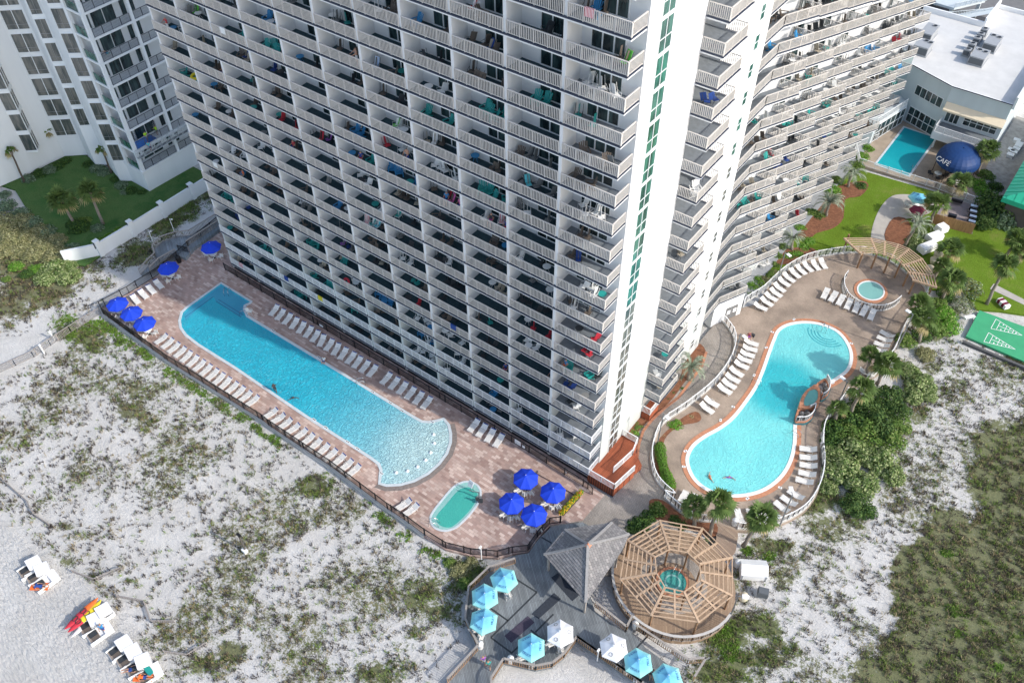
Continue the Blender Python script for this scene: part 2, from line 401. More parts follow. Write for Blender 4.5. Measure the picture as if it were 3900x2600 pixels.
part(b, 'parapet', WHITE, low, OL)
b = MB(); b.bar((17.0, 85.85, RZ+.1), (8.25, 85.85, RZ+.1), .05, .14); b.bar((8.2, 85.87, RZ+.1), (1.1, 88.67, RZ+.1), .05, .14); part(b, 'roof_edge', NAVY, low, OL)
def grid_window(a, c, z0, z1, cols, rows, gl, out):
    a = Vector((*a, 0)); c = Vector((*c, 0)); o = Vector((*out, 0)); b = MB()
    for r in range(rows+1):
        z = z0+(z1-z0)*r/rows; b.bar(a+o*.04+Vector((0, 0, z)), c+o*.04+Vector((0, 0, z)), .08, .09)
    for i in range(cols+1):
        p = a+(c-a)*i/cols; b.bar(p+o*.04+Vector((0, 0, z0)), p+o*.04+Vector((0, 0, z1)), .09, .09, up=(c-a).normalized())
    b.mi = 1; q = o*.02; b.quad(a+q+Vector((0, 0, z0)), c+q+Vector((0, 0, z0)), c+q+Vector((0, 0, z1)), a+q+Vector((0, 0, z1))); return b
dn = Vector((2.8, 7.15)).normalized(); dn = (-dn.x*1, -dn.y*1); dout = (-.3647, -.9311)
def dg(t): return (1.1+7.15*t, 88.9-2.8*t)
part(grid_window(dg(.28), dg(.93), 4.0, 5.6, 5, 1, 0, dout), 'window', [FRAME, GLASS], low, OL)
part(grid_window(dg(.3), dg(.97), G+.1, 1.9, 5, 2, 0, dout), 'window', [FRAME, GLASS], low, OL)
part(grid_window((8.9, 86.1), (10.9, 86.1), 2.4, 4.2, 3, 1, 0, (0, -1)), 'window', [FRAME, GLASS], low, OL)
part(grid_window((11.6, 86.1), (16.4, 86.1), 2.7, 4.3, 5, 2, 0, (0, -1)), 'window', [FRAME, GLASS], low, OL)
b = MB(); n = b.vs([(8.35, 86.08, 5.5), (17.1, 86.08, 5.5), (17.1, 84.9, 4.75), (8.35, 84.9, 4.75), (8.35, 86.08, 5.35), (17.1, 86.08, 5.35), (17.1, 84.9, 4.5), (8.35, 84.9, 4.5)])
b.fa((n+3, n+2, n+1, n), (n+7, n+6, n+2, n+3), (n+4, n+5, n+6, n+7), (n, n+4, n+7, n+3), (n+1, n+2, n+6, n+5)); part(b, 'awning', AWN, low, OL)
b = MB(); b.box(8.5, 82.7, .9, 17, 86.09, 2.1); b.mi = 1; b.box(8.7, 82.9, 2.1, 16.9, 86.05, 2.14); part(b, 'terrace', [WHITE, GREYFLOOR], low, OL)
b = MB(); pickets(b, (8.6, 82.8), (16.9, 82.8), 2.1, 3.15, sp=.16); pickets(b, (8.6, 82.85), (8.6, 86), 2.1, 3.15, sp=.16); part(b, 'railing', RAILW, low, OL)
b = MB()
for x in (9.2, 13, 16.5): b.tube([(x, 83.3, G), (x, 83.3, .9)], .15, 10)
part(b, 'terrace_column', WHITE, low, OL)
# podium between wing and low building
b = MB(); b.prism([(-.5, 78), (1.0, 78.4), (2.95, 86.9), (1.2, 88.7), (-3.4, 88.8), (-3, 80)], G-.3, FH-.1); part(b, 'podium', PALE, low, OL)
a_, c_ = (1.1, 78.9), (2.95, 86.8); oo = (.974, -.227)
part(grid_window(a_, c_, G+.1, 2.2, 6, 2, 0, oo), 'window', [FRAME, GLASS], low, OL)
b = MB(); pickets(b, (1.0, 78.5), (2.85, 86.7), FH-.1, FH+.95, sp=.3); part(b, 'railing', RAILW, low, OL)
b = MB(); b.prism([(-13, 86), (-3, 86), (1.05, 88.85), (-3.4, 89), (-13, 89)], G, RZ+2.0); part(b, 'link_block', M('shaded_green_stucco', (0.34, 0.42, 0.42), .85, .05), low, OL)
# roof equipment
def hvac(x, y, w_, d_, h_, fans, label):
    t = empty('rooftop_air_conditioner', (x, y, RZ+.06), 0, label, 'air conditioner', 'air conditioners on the white roof')
    b = MB(); b.box(-w_/2, -d_/2, .1, w_/2, d_/2, h_); b.box(-w_/2-.1, -d_/2-.1, 0, w_/2+.1, d_/2+.1, .1)
    b.mi = 1; b.box(-w_/2-.006, -d_/2+.15, .3, -w_/2, d_/2-.15, h_-.2); b.box(-w_/2+.1, -d_/2-.006, .25, w_/2-.1, -d_/2, h_-.2)
    b.build('casing', [M_HV, M_HV2], t)
    for fx, fy in fans:
        b = MB(); b.lathe([(.42, h_-.02), (.42, h_+.08), (.36, h_+.08), (.34, h_+.02)], 16, (fx, fy)); b.mi = 1; b.lathe([(.36, h_+.03), (0.0, h_+.03)], 16, (fx, fy)); b.lathe([(.1, h_+.07), (0, h_+.08)], 8, (fx, fy)); b.build('fan', [M_HV, BLACKM], t)
M_HV = M('hvac_grey', (0.34, 0.35, 0.36), .5, .06); M_HV2 = M('hvac_grille', (0.11, 0.12, 0.13), .6, .1, 10)
hvac(.2, 98.6, 1.9, 4.0, 1.5, [(.35, 1.35)], 'long grey rooftop unit with one fan nearest the wing, farther from the eaves')
hvac(1.0, 93.4, 2.3, 2.9, 1.5, [(.0, .9), (.75, .7)], 'grey two-fan rooftop unit beside the wing, nearer the roof edge')
hvac(9.4, 101.2, 2.0, 3.8, 1.4, [(-.4, 1.3), (.5, 1.1)], 'long grey two-fan rooftop unit in the cluster, farther from the eaves')
hvac(9.0, 95.6, 2.2, 3.4, 1.4, [(-.4, 1.0), (.5, .8)], 'grey two-fan rooftop unit with a coiled hose, nearest the cream awning')
for i, y in enumerate((96.4, 98.6, 101.0, 102.6, 104.6)):
    hvac(7.0+.05*i, y, 1.05, 1.05, 1.15, [(0, 0)], '%s small square condenser unit on the roof, counted from the awning side' % ORD[i+1])

# ================================================================ GREEN-ROOFED BUILDING
gr = empty('green_roof_building', (26, 80, G), 0, 'building with a green ribbed metal roof at the right edge beside the alley', 'building')
GRM = M('green_metal_roof', (0.03, 0.42, 0.25), .4, .05, 1); OG = Vector((-26, -80, -G))
b = MB(); b.box(22.6, 71, G, 36, 99, 3.3); part(b, 'outer_wall', M('brown_wall', (.12, .10, .09), .9, .1), gr, OG)
b = MB(); n = b.vs([(21.8, 70.2, 3.3), (21.8, 100, 3.3), (29, 95, 6.8), (29, 75, 6.8), (36.5, 70.2, 3.3), (36.5, 100, 3.3), (21.8, 70.2, 2.6), (21.8, 100, 2.6), (36.5, 70.2, 2.6), (36.5, 100, 2.6)])
b.fa((n, n+3, n+2, n+1)[::-1][::-1], (n, n+4, n+3), (n+4, n+5, n+2, n+3), (n+1, n+2, n+5), (n, n+1, n+7, n+6), (n, n+6, n+8, n+4))
for i in range(30): y = 70.7+i; zt = min(1, (y-70.2)/4.8, (100-y)/5); b.bar((21.85, y, 3.35), (21.8+7.2*zt, y, 3.35+3.5*zt), .05, .06)
for i in range(14): x = 22.3+i; zt = min((x-21.8)/7.2, (36.5-x)/7.5, 1); b.bar((x, 70.25, 3.35), (x, 70.2+4.8*zt, 3.35+3.5*zt), .05, .06)
part(b, 'roof', GRM, gr, OG)

# ================================================================ NEIGHBOUR TOWER
nb = empty('neighbour_tower', (-92, 10, G), 0, 'pale apartment tower with large dark windows and grey-railed corner balconies at the left', 'building')
ON = Vector((92, -10, -G)); NF = 3.41; NZ = 2.64; NN = 17
NW = M('neighbour_stucco', (0.76, 0.78, 0.78), .85, .04, .5, streak=True)
pts = [(-84.3, 4.3), (-85.8, 3.1), (-90.9, 4.5), (-92.2, 3.3), (-95.8, 4.2), (-98.3, 1.9), (-98.5, -.7), (-98.5, -3.2), (-99.5, -9.5), (-108, -15), (-125, -15), (-125, 40), (-82.4, 40), (-82.4, 6.0)]
b = MB(); b.prism(pts+[(-83.6, 6.0)], G, 62); part(b, 'outer_wall', NW, nb, ON)
b = MB(); b.prism([(-80.25, 4.15), (-85.0, 4.2), (-85, 39.9), (-80.25, 39.9)], G-.3, NZ-.3); b.prism([(-80.1, 4.0), (-85.0, 4.05), (-85, 39.9), (-80.1, 39.9)], NZ-.3, NZ); part(b, 'base_wall', NW, nb, ON)
for k in range(NN):
    z = NZ+NF*k
    if k:
        b = MB(); b.prism([(-80.2, 4.1), (-84.2, 4.15), (-83.6, 6.1), (-82.39, 6.1), (-82.39, 39.8), (-80.2, 39.8)], z-.3, z); part(b, 'balcony', NW, nb, ON)
    b = MB()
    pickets(b, (-80.3, 4.8), (-80.3, 10.3), z, z+1.15, sp=.16, w=.03); pickets(b, (-80.3, 11), (-80.3, 17), z, z+1.15, sp=.16, w=.03)
    part(b, 'railing', M_HV2, nb, ON)
    b = MB(); b.quad((-80.9, 4.2, z), (-83.5, 4.3, z), (-83.5, 4.3, z+1.1), (-80.9, 4.2, z+1.1)); b.bar((-80.9, 4.2, z+1.1), (-83.5, 4.3, z+1.1), .06, .06)
    part(b, 'glass_railing', GLASST, nb, ON)
    b = MB(); b.mi = 1; b.quad((-82.36, 6.3, z+.1), (-82.36, 9.6, z+.1), (-82.36, 9.6, z+2.7), (-82.36, 6.3, z+2.7)); b.quad((-82.36, 10.6, z+.1), (-82.36, 12.6, z+.1), (-82.36, 12.6, z+2.7), (-82.36, 10.6, z+2.7))
    b.quad((-82.5, 5.97, z+.1), (-83.5, 5.97, z+.1), (-83.5, 5.97, z+2.7), (-82.5, 5.97, z+2.7))
    b.mi = 0; b.box(-82.37, 7.9, z+.1, -82.3, 8.0, z+2.7); b.box(-82.37, 6.2, z, -82.3, 9.7, z+.1)
    part(b, 'balcony_glazing', [FRAME, GLASS], nb, ON)
    for (a, c, n_) in [((-84.32, 4.28), (-85.78, 3.12), 1), ((-90.95, 4.45), (-92.15, 3.35), 1), ((-95.85, 4.15), (-98.25, 1.95), 2)]:
        if n_ == 1 and a[0] < -90 and k == 0: continue
        A = Vector((*a, 0)); Cc = Vector((*c, 0)); d = (Cc-A); o_ = Vector((d.y, -d.x, 0)).normalized()
        if o_.y > 0: o_ = -o_
        gl = GLASSB
        b = grid_window((A+d*.04)[:2], (Cc-d*.04)[:2], z+.25, z+3.05, n_, 1, 0, o_[:2]); part(b, 'window', [NW, gl], nb, ON)
        b = MB(); p1 = A+d*.06+o_*.05; p2 = Cc-d*.06+o_*.05
        b.bar(p1+Vector((0, 0, z+.95)), p2+Vector((0, 0, z+.95)), .03, .05); b.bar(p1*.5+p2*.5+Vector((0, 0, z+.3)), p1*.5+p2*.5+Vector((0, 0, z+3)), .03, .04, up=d.normalized())
        part(b, 'window_bar', GREYM, nb, ON)
    # bay window
    b = MB(); q = [(-98.5, -.7), (-97.15, -1.85), (-98.5, -3.1)]
    b.prism(q, z-.1, z+.2); b.prism(q, z+2.95, z+3.31); q2 = [(-98.5, -.85), (-97.3, -1.87), (-98.5, -2.95)]; b.mi = 1; b.prism(q2, z+.2, z+2.95)
    b.mi = 0; b.bar((-97.25, -1.86, z+.2), (-97.25, -1.86, z+2.95), .1, .1); b.bar((-97.9, -1.3, z+.2), (-97.9, -1.3, z+2.95), .06, .06)
    part(b, 'bay_window', [NW, GLASSB], nb, ON)
for y in (4.2, 10.45, 16.9):
    b = MB(); b.box(-80.75, y, NZ, -80.22, y+.45, 61); part(b, 'pillar', NW, nb, ON)
b = MB(); b.box(-84.2, 4.05, NZ, -83.5, 4.5, 61); part(b, 'pillar', NW, nb, ON)
# ================================================================ GROUND
z8 = zm(0, 800, 1.568); z9 = zm(900, 900, 1.568); z19 = zm(900, 1600, 1.568); z17 = zm(1700, 1000, 1.568); z1 = zm(0, 0, 1.568)
z11 = zm(1700, 1700, 1.742); z23 = zm(2300, 1700, 1.742); z24 = zm(2400, 900, 1.568); z29 = zm(2900, 800, 1.568); z5 = zm(2900, 0, 1.568)
z16 = zm(0, 1600, 1.568); z30 = zm(2900, 1600, 1.568); ze = zm(2650, 700, 1.792); zc = zm(2900, 950, 1.792); z26 = zm(2600, 1650, 1.792)
z34 = zm(3400, 800, 1.792); z35 = zm(3400, 1100, 1.792); i2 = zm(3400, 400, 1.792); i3 = zm(3200, 350, 2.24); cr1 = zm(2300, 1350, 1.792); n2 = zm(0, 400, 1.991)
def PL(f, pts, z=G): return [tuple(f(a, b_, z).xy) for a, b_ in pts]
def catmull(P, n=5, closed=True):
    out = []; k = len(P); rng = range(k) if closed else range(k-1)
    for i in rng:
        g = (lambda q: P[q % k]) if closed else (lambda q: P[min(max(q, 0), k-1)])
        p0, p1, p2, p3 = [Vector(g(i+d)).to_3d() if len(g(i+d)) == 2 else Vector(g(i+d)) for d in (-1, 0, 1, 2)]
        for s in range(n):
            t = s/n; q = .5*((2*p1)+(-p0+p2)*t+(2*p0-5*p1+4*p2-p3)*t*t+(-p0+3*p1-3*p2+p3)*t**3); out.append((q.x, q.y))
    if not closed: out.append(tuple(P[-1][:2]))
    return out
def area(P): return sum(P[i][0]*P[(i+1) % len(P)][1]-P[(i+1) % len(P)][0]*P[i][1] for i in range(len(P)))/2
def offset(P, d):                        # positive = outwards
    s = 1 if area(P) > 0 else -1; n = len(P); out = []
    for i in range(n):
        a = Vector(P[i-1]); b_ = Vector(P[i]); c = Vector(P[(i+1) % n])
        t = ((b_-a).normalized()+(c-b_).normalized()); t = t.normalized() if t.length > 1e-6 else (c-b_).normalized()
        out.append((b_.x+t.y*d*s, b_.y-t.x*d*s))
    return out
def inside(P, x, y):
    c = False; n = len(P); j = n-1
    for i in range(n):
        if (P[i][1] > y) != (P[j][1] > y) and x < (P[j][0]-P[i][0])*(y-P[i][1])/(P[j][1]-P[i][1])+P[i][0]: c = not c
        j = i
    return c
def inside_np(P, X, Y):
    c = np.zeros(X.shape, bool); j = len(P)-1
    for i in range(len(P)):
        yi, yj, xi, xj = P[i][1], P[j][1], P[i][0], P[j][0]
        if yi != yj: c ^= ((yi > Y) != (yj > Y)) & (X < (xj-xi)*(Y-yi)/(yj-yi)+xi)
        j = i
    return c
def px_np(X, Y, Zz):
    d = np.stack([X-CP.x, Y-CP.y, Zz-CP.z], -1); k = FPX/(d@np.array(CF)); return 1950+k*(d@np.array(CR)), 1300-k*(d@np.array(CU))
def ring(mb, inner, outer, z, z0=None):
    n = len(inner); a = mb.vs([(p[0], p[1], z) for p in inner]); c = mb.vs([(p[0], p[1], z) for p in outer])
    cw = area(inner) > 0
    for i in range(n):
        j = (i+1) % n; q = (a+i, c+i, c+j, a+j); mb.fa(q if cw else q[::-1])
    if z0 is not None:
        e = mb.vs([(p[0], p[1], z0) for p in outer]); h = mb.vs([(p[0], p[1], z0) for p in inner])
        for i in range(n):
            j = (i+1) % n
            mb.fa((c+i, e+i, e+j, c+j) if cw else (c+j, e+j, e+i, c+i)); mb.fa((h+i, a+i, a+j, h+j) if cw else (h+j, a+j, a+i, h+i))

# vegetation density, defined over the dune ground as patches (centre and radii measured on the photograph)
PATCH = [ # x, y, rx, ry, angle, strength, colour mix (0 olive .. 1 dry brown)
 (330, 1290, 130, 60, 20, .9, .2), (420, 1330, 150, 60, 25, .5, .2), (520, 1480, 190, 90, 20, .75, .6), (560, 1590, 90, 80, 30, .7, .6), (300, 1560, 90, 60, 0, .45, .6),
 (500, 1560, 130, 70, 20, .8, .55), (430, 1430, 140, 80, 0, .5, .5), (640, 1450, 120, 70, 20, .45, .2),
 (1190, 1850, 90, 60, 0, .85, .15), (1120, 1860, 60, 50, 0, .6, .6), (930, 1830, 60, 40, 0, .35, .2), (870, 1820, 60, 40, 0, .35, .2),
 (1600, 2250, 110, 70, 0, .9, .35), (1640, 2330, 110, 60, 0, .9, .35), (1780, 2160, 90, 70, 0, .95, .15), (1760, 2230, 60, 40, 0, .8, .2), (1600, 2400, 100, 50, 0, .7, .4), (1430, 2560, 150, 70, 0, .9, .35), (1560, 2530, 90, 50, 0, .7, .3), (1540, 2460, 80, 50, 0, .5, .3),
 (880, 1370+1100, 100, 60, 0, .9, .5), (770, 2530, 120, 70, 0, .8, .5), (700, 2560, 80, 40, 0, .6, .5), (560, 2440, 60, 50, 0, .5, .5), (780, 2420, 70, 50, 0, .6, .7), (250, 2000, 70, 25, -10, .8, .5), (270, 2140, 60, 45, 0, .7, .5), (480, 2210, 70, 30, 0, .6, .4),
 (320, 2040, 80, 25, 0, .55, .6), (60, 1920, 60, 20, 0, .6, .6), (850, 2000, 50, 40, 0, .6, .7), (780, 1960, 90, 60, 0, .3, .6),
 # left, beyond the path
 (140, 1060, 260, 130, -10, 1.1, .75), (40, 1180, 140, 80, -15, .9, .8), (60, 950, 200, 110, 20, 1.2, .3), (210, 1130, 170, 50, 20, .5, .8), (330, 1015, 90, 60, -20, .8, .75), (520, 960, 130, 60, -30, 1.1, .35), (620, 850, 90, 70, -40, 1.1, .3), (700, 780, 120, 50, -35, 1.3, .1), (820, 660, 120, 50, -35, 1.4, .05), (640, 850, 130, 50, -35, 1.3, .1), (900, 600, 60, 60, 0, 1.4, .1), (440, 1010, 70, 50, -20, .6, .4), (780, 730, 60, 60, -35, .9, .3),
 # right side
 (3100, 1900, 130, 120, -40, .9, .35), (3130, 2000, 200, 90, 20, .7, .45), (2950, 2080, 120, 60, 0, .9, .4), (3000, 2150, 120, 60, 20, .6, .5), (3250, 1960, 120, 60, 20, .7, .6),
 (2850, 2380, 160, 60, 10, 1.1, .2), (2760, 2430, 200, 50, 10, 1.1, .15), (2850, 2500, 200, 90, 0, .9, .35), (2980, 2480, 160, 90, 0, .7, .45), (2780, 2560, 200, 70, 0, 1.0, .3), (3130, 2560, 120, 60, 0, .5, .6),
 (3480, 1580, 70, 60, 0, .8, .4), (3500, 1480, 40, 90, 20, .6, .6), (3560, 1400, 60, 60, 0, .7, .4), (3700, 1400, 120, 60, 20, .55, .4), (3850, 1380, 80, 60, 10, .7, .5), (3800, 1480, 110, 60, 10, .45, .5), (3680, 1320, 90, 40, 0, .4, .6), (3620, 1180, 80, 60, 60, .8, .6), (3560, 1260, 90, 70, 40, .8, .4), (3560, 1680, 60, 80, 0, .6, .5),
 (2730, 2200, 60, 30, 0, .3, .3), (2980, 2200, 60, 80, 30, .7, .5), (2700, 2060, 40, 60, 0, .6, .3), (3060, 1830, 60, 40, 0, .7, .4),
]
DENSE = [(3400, 2110), (3455, 2060), (3520, 1990), (3560, 1930), (3640, 1925), (3700, 1990), (3720, 1900), (3700, 1770), (3740, 1660), (3800, 1610), (3960, 1560), (4100, 1500), (4100, 2800), (3180, 2800), (3260, 2520), (3370, 2420), (3400, 2300), (3360, 2210)]
MEDIUM = [(3640, 1680), (3900, 1530), (4000, 1500), (4000, 1900), (3700, 1950)]
# a scatter of low plants covers the dune between path, fence and beach
SCAT = [(0, 1430), (380, 1250), (430, 1180), (1130, 1640), (1600, 2050), (1760, 2100), (1780, 2300), (1650, 2600), (1650, 2700), (560, 2700), (560, 2440), (350, 2220), (100, 2050), (0, 1960), (-200, 1950), (-200, 1500)]
SCATR = [(3420, 1400), (3560, 1300), (3900, 1380), (4000, 1400), (4000, 2700), (2700, 2700), (2750, 2350), (2800, 2100), (3000, 2000), (3250, 2000), (3400, 1800)]
def vhash(ix, iy, s):
    h = np.sin(ix*127.1+iy*311.7+s*74.7)*43758.5453; return h-np.floor(h)
def vnoise(x, y, s=0):
    ix, iy = np.floor(x), np.floor(y); fx, fy = x-ix, y-iy; fx = fx*fx*(3-2*fx); fy = fy*fy*(3-2*fy)
    a = vhash(ix, iy, s); b_ = vhash(ix+1, iy, s); c = vhash(ix, iy+1, s); d = vhash(ix+1, iy+1, s)
    return a+(b_-a)*fx+(c-a)*fy+(a-b_-c+d)*fx*fy
def fbm(x, y, s=0, o=4): return sum(vnoise(x*2**i, y*2**i, s+i)/2**(i+1) for i in range(o))
def density(X, Y):
    sx, sy = px_np(X, Y, np.full_like(X, -1.1)); D = np.zeros_like(X); Cw = np.zeros_like(X)+1e-6; Cm = np.full_like(X, .45)*1e-6
    wob = (fbm(X*.5, Y*.5, 3)-.5)
    for (cx, cy, rx, ry, an, st, cm) in PATCH:
        c, s = math.cos(R(an)), math.sin(R(an)); dx, dy = sx-cx, sy-cy
        q = ((dx*c+dy*s)/rx)**2+((-dx*s+dy*c)/ry)**2
        v = st*np.clip(1.35-np.sqrt(q)*1.0+wob*1.3, 0, 1); D = np.maximum(D, v); Cw += v; Cm += v*cm
    dn_ = inside_np(DENSE, sx+wob*120, sy+wob*120); D = np.where(dn_, np.maximum(D, .95), D); Cw += dn_*1.; Cm += dn_*(.25+.5*fbm(X*.12, Y*.12, 9))
    md = inside_np(MEDIUM, sx+wob*90, sy+wob*90); D = np.where(md, np.maximum(D, .6), D); Cw += md*1.; Cm += md*.5
    sc_ = inside_np(SCAT, sx+wob*80, sy+wob*80) | inside_np(SCATR, sx+wob*60, sy+wob*60)
    base = np.clip(fbm(X*.22+5, Y*.22, 5)*1.5-.30, .18, .6); D = np.where(sc_, np.maximum(D, base), D); Cw += sc_*.2; Cm += sc_*.2*.65
    return D, Cm/Cw
def terr(x, y):
    return -1.18+.16*(fbm(x*.12, y*.12, 1)-.5)+.10*(fbm(x*.6, y*.6, 2)-.5)
def terr1(x, y): return float(terr(np.array([float(x)]), np.array([float(y)]))[0])

SAND = None
def sand_mat():
    m, t, b = newmat('white_sand'); b.inputs['Roughness'].default_value = .95; b.inputs['Specular IOR Level'].default_value = .1
    g = nd(t, 'ShaderNodeNewGeometry'); P = g.outputs['Position']
    at_ = nd(t, 'ShaderNodeAttribute', attribute_name='veg'); ac = nd(t, 'ShaderNodeAttribute', attribute_name='dry'); ab = nd(t, 'ShaderNodeAttribute', attribute_name='beach')
    n1 = nd(t, 'ShaderNodeTexNoise', i_Scale=.35, i_Detail=6.0); t.links.new(P, n1.inputs['Vector'])
    col = ramp(t, n1.outputs['Fac'], [(.3, (.60, .58, .55)), (.7, (.70, .685, .66))])
    n2 = nd(t, 'ShaderNodeTexNoise', i_Scale=2.2, i_Detail=8.0, i_Roughness=.8); t.links.new(P, n2.inputs['Vector'])
    n3 = nd(t, 'ShaderNodeTexNoise', i_Scale=7.0, i_Detail=5.0, i_Roughness=.7); t.links.new(P, n3.inputs['Vector'])
    nn = math_(t, 'ADD', math_(t, 'MULTIPLY', n2.outputs['Fac'], .7), math_(t, 'MULTIPLY', n3.outputs['Fac'], .3))
    th = math_(t, 'SUBTRACT', .665, math_(t, 'MULTIPLY', at_.outputs['Fac'], .33))
    f = math_(t, 'MULTIPLY', math_(t, 'SUBTRACT', nn, th), 14.0); f = math_(t, 'MINIMUM', math_(t, 'MAXIMUM', f, 0.0), .92)
    vc = mix(t, ac.outputs['Fac'], (.15, .20, .05), (.25, .21, .11))
    vc2 = mix(t, n3.outputs['Fac'], (.10, .12, .045), vc)
    t.links.new(mix(t, f, col, vc2), b.inputs['Base Color'])
    wv = nd(t, 'ShaderNodeTexNoise', i_Scale=1.7, i_Detail=3.0); mp = nd(t, 'ShaderNodeMapping'); mp.inputs['Rotation'].default_value = (0, 0, R(20)); mp.inputs['Scale'].default_value = (1.0, 3.2, 1)
    t.links.new(P, mp.inputs[0]); t.links.new(mp.outputs[0], wv.inputs['Vector'])
    hb = math_(t, 'MULTIPLY', wv.outputs['Fac'], math_(t, 'ADD', math_(t, 'MULTIPLY', ab.outputs['Fac'], 1.0), .35)); hb = math_(t, 'ADD', hb, math_(t, 'MULTIPLY', n2.outputs['Fac'], .9))
    bp = nd(t, 'ShaderNodeBump', i_Strength=1.0, i_Distance=.30); t.links.new(hb, bp.inputs['Height']); t.links.new(bp.outputs[0], b.inputs['Normal'])
    return m
SAND = sand_mat()
gx = np.concatenate([np.linspace(-400, -125, 30), np.arange(-124, 46, .5), np.linspace(50, 300, 26)])
gy = np.concatenate([np.linspace(-300, -62, 24), np.arange(-60, 50, .5), np.arange(52, 400, 6)])
XX, YY = np.meshgrid(gx, gy); ZZ = terr(XX, YY); D_, C_ = density(XX, YY)
near = (XX > -125) & (XX < 48) & (YY > -62) & (YY < 52); D_ = np.where(near, D_, .3)
sx_, sy_ = px_np(XX, YY, ZZ); BEACH = [(-300, 2080), (0, 1985), (120, 2080), (350, 2230), (470, 2330), (590, 2450), (600, 2800), (-300, 2800)]
Bm = inside_np(BEACH, sx_, sy_).astype(float)
V_ = np.stack([XX, YY, ZZ], -1).reshape(-1, 3); ny_, nx_ = XX.shape; I = (np.arange(ny_-1)[:, None]*nx_+np.arange(nx_-1)[None]).ravel()
F_ = np.stack([I, I+1, I+nx_+1, I+nx_], 1)
tag(link('sand', np_mesh('sand', V_, F_, SAND, attr={'veg': D_.ravel(), 'dry': C_.ravel(), 'beach': Bm.ravel()}, smooth=True)), kind='structure')

def surf(name, poly, z, mat, th=.35, kind='structure'):
    b = MB(); b.prism(poly, z-th, z); o = b.build(name, mat); 
    if kind: tag(o, kind=kind)
    return o
def pave(name, cols, mortar, sx, sy, rot, rough=.85, tint=.5, big=.12):
    m, t, b = newmat(name); b.inputs['Roughness'].default_value = rough
    g = nd(t, 'ShaderNodeNewGeometry'); mp = nd(t, 'ShaderNodeMapping'); mp.inputs['Rotation'].default_value = (0, 0, R(rot)); t.links.new(g.outputs['Position'], mp.inputs[0])
    br = nd(t, 'ShaderNodeTexBrick', i_Scale=1.0); br.inputs['Brick Width'].default_value = sx; br.inputs['Row Height'].default_value = sy; br.inputs['Mortar Size'].default_value = .012
    br.inputs['Color1'].default_value = (0, 0, 0, 1); br.inputs['Color2'].default_value = (1, 1, 1, 1); br.inputs['Mortar'].default_value = (.5, .5, .5, 1); br.inputs['Bias'].default_value = 0.0
    t.links.new(mp.outputs[0], br.inputs['Vector'])
    n = nd(t, 'ShaderNodeTexNoise', i_Scale=.35, i_Detail=5.0); t.links.new(g.outputs['Position'], n.inputs['Vector'])
    c = ramp(t, br.outputs['Color'], [(i/(len(cols)-1), cc) for i, cc in enumerate(cols)])
    c = mix(t, br.outputs['Fac'], c, mortar)
    st = ramp(t, n.outputs['Fac'], [(.3, (1-big, 1-big, 1-big)), (.7, (1+big, 1+big, 1+big))]) if False else ramp(t, n.outputs['Fac'], [(.3, (1-big*2,)*3), (.65, (1.0, 1.0, 1.0))])
    c = mix(t, 1.0, c, st, 'MULTIPLY')
    t.links.new(c, b.inputs['Base Color'])
    bp = nd(t, 'ShaderNodeBump', i_Strength=.3, i_Distance=.02); t.links.new(br.outputs['Fac'], bp.inputs['Height']); bp.invert = True; t.links.new(bp.outputs[0], b.inputs['Normal'])
    return m
BRICK = pave('tumbled_brick', [(.33, .215, .18), (.50, .35, .295), (.41, .28, .235), (.64, .50, .43), (.36, .245, .21)], (.33, .25, .21), .62, .31, 0)
TAN = pave('tan_pavers', [(.36, .285, .22), (.44, .345, .27), (.39, .305, .24)], (.28, .22, .17), .25, .12, 10, big=.22)
PATHM = pave('path_pavers', [(.31, .275, .24), (.40, .355, .31), (.35, .305, .26)], (.20, .18, .155), .3, .15, 35, big=.2)
CONC = M('concrete', (.42, .39, .35), .9, .12, .8, .2, 12)
CURB = M('curb', (.50, .48, .44), .9, .12, 1.2, .2, 12)
BRICKRED = M('orange_brick_edge', (.46, .21, .12), .8, .18, 4, .2, 12)
LAWN = None
def lawn_mat(name, a, c, d):
    m, t, b = newmat(name); b.inputs['Roughness'].default_value = 1; b.inputs['Specular IOR Level'].default_value = .1
    g = nd(t, 'ShaderNodeNewGeometry'); n = nd(t, 'ShaderNodeTexNoise', i_Scale=.25, i_Detail=6.0, i_Roughness=.65); t.links.new(g.outputs['Position'], n.inputs['Vector'])
    n2 = nd(t, 'ShaderNodeTexNoise', i_Scale=6.0, i_Detail=4.0, i_Roughness=.7); t.links.new(g.outputs['Position'], n2.inputs['Vector'])
    cc = ramp(t, n.outputs['Fac'], [(.3, a), (.5, c), (.72, d)]); cc = mix(t, 1.0, cc, ramp(t, n2.outputs['Fac'], [(.3, (.6, .6, .6)), (.7, (1.0, 1.0, 1.0))]), 'MULTIPLY'); t.links.new(cc, b.inputs['Base Color'])
    bp = nd(t, 'ShaderNodeBump', i_Strength=.8, i_Distance=.08); t.links.new(n2.outputs['Fac'], bp.inputs['Height']); t.links.new(bp.outputs[0], b.inputs['Normal']); return m
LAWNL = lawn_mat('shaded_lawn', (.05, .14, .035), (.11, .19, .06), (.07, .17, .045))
LAWNR = lawn_mat('bright_lawn', (.13, .20, .02), (.15, .25, .025), (.24, .24, .07))
MULCH = M('pine_straw', (.20, .085, .045), 1, .35, 3, .8, 14)
PATIO = M('patio_concrete', (.30, .31, .32), .9, .1, .8)

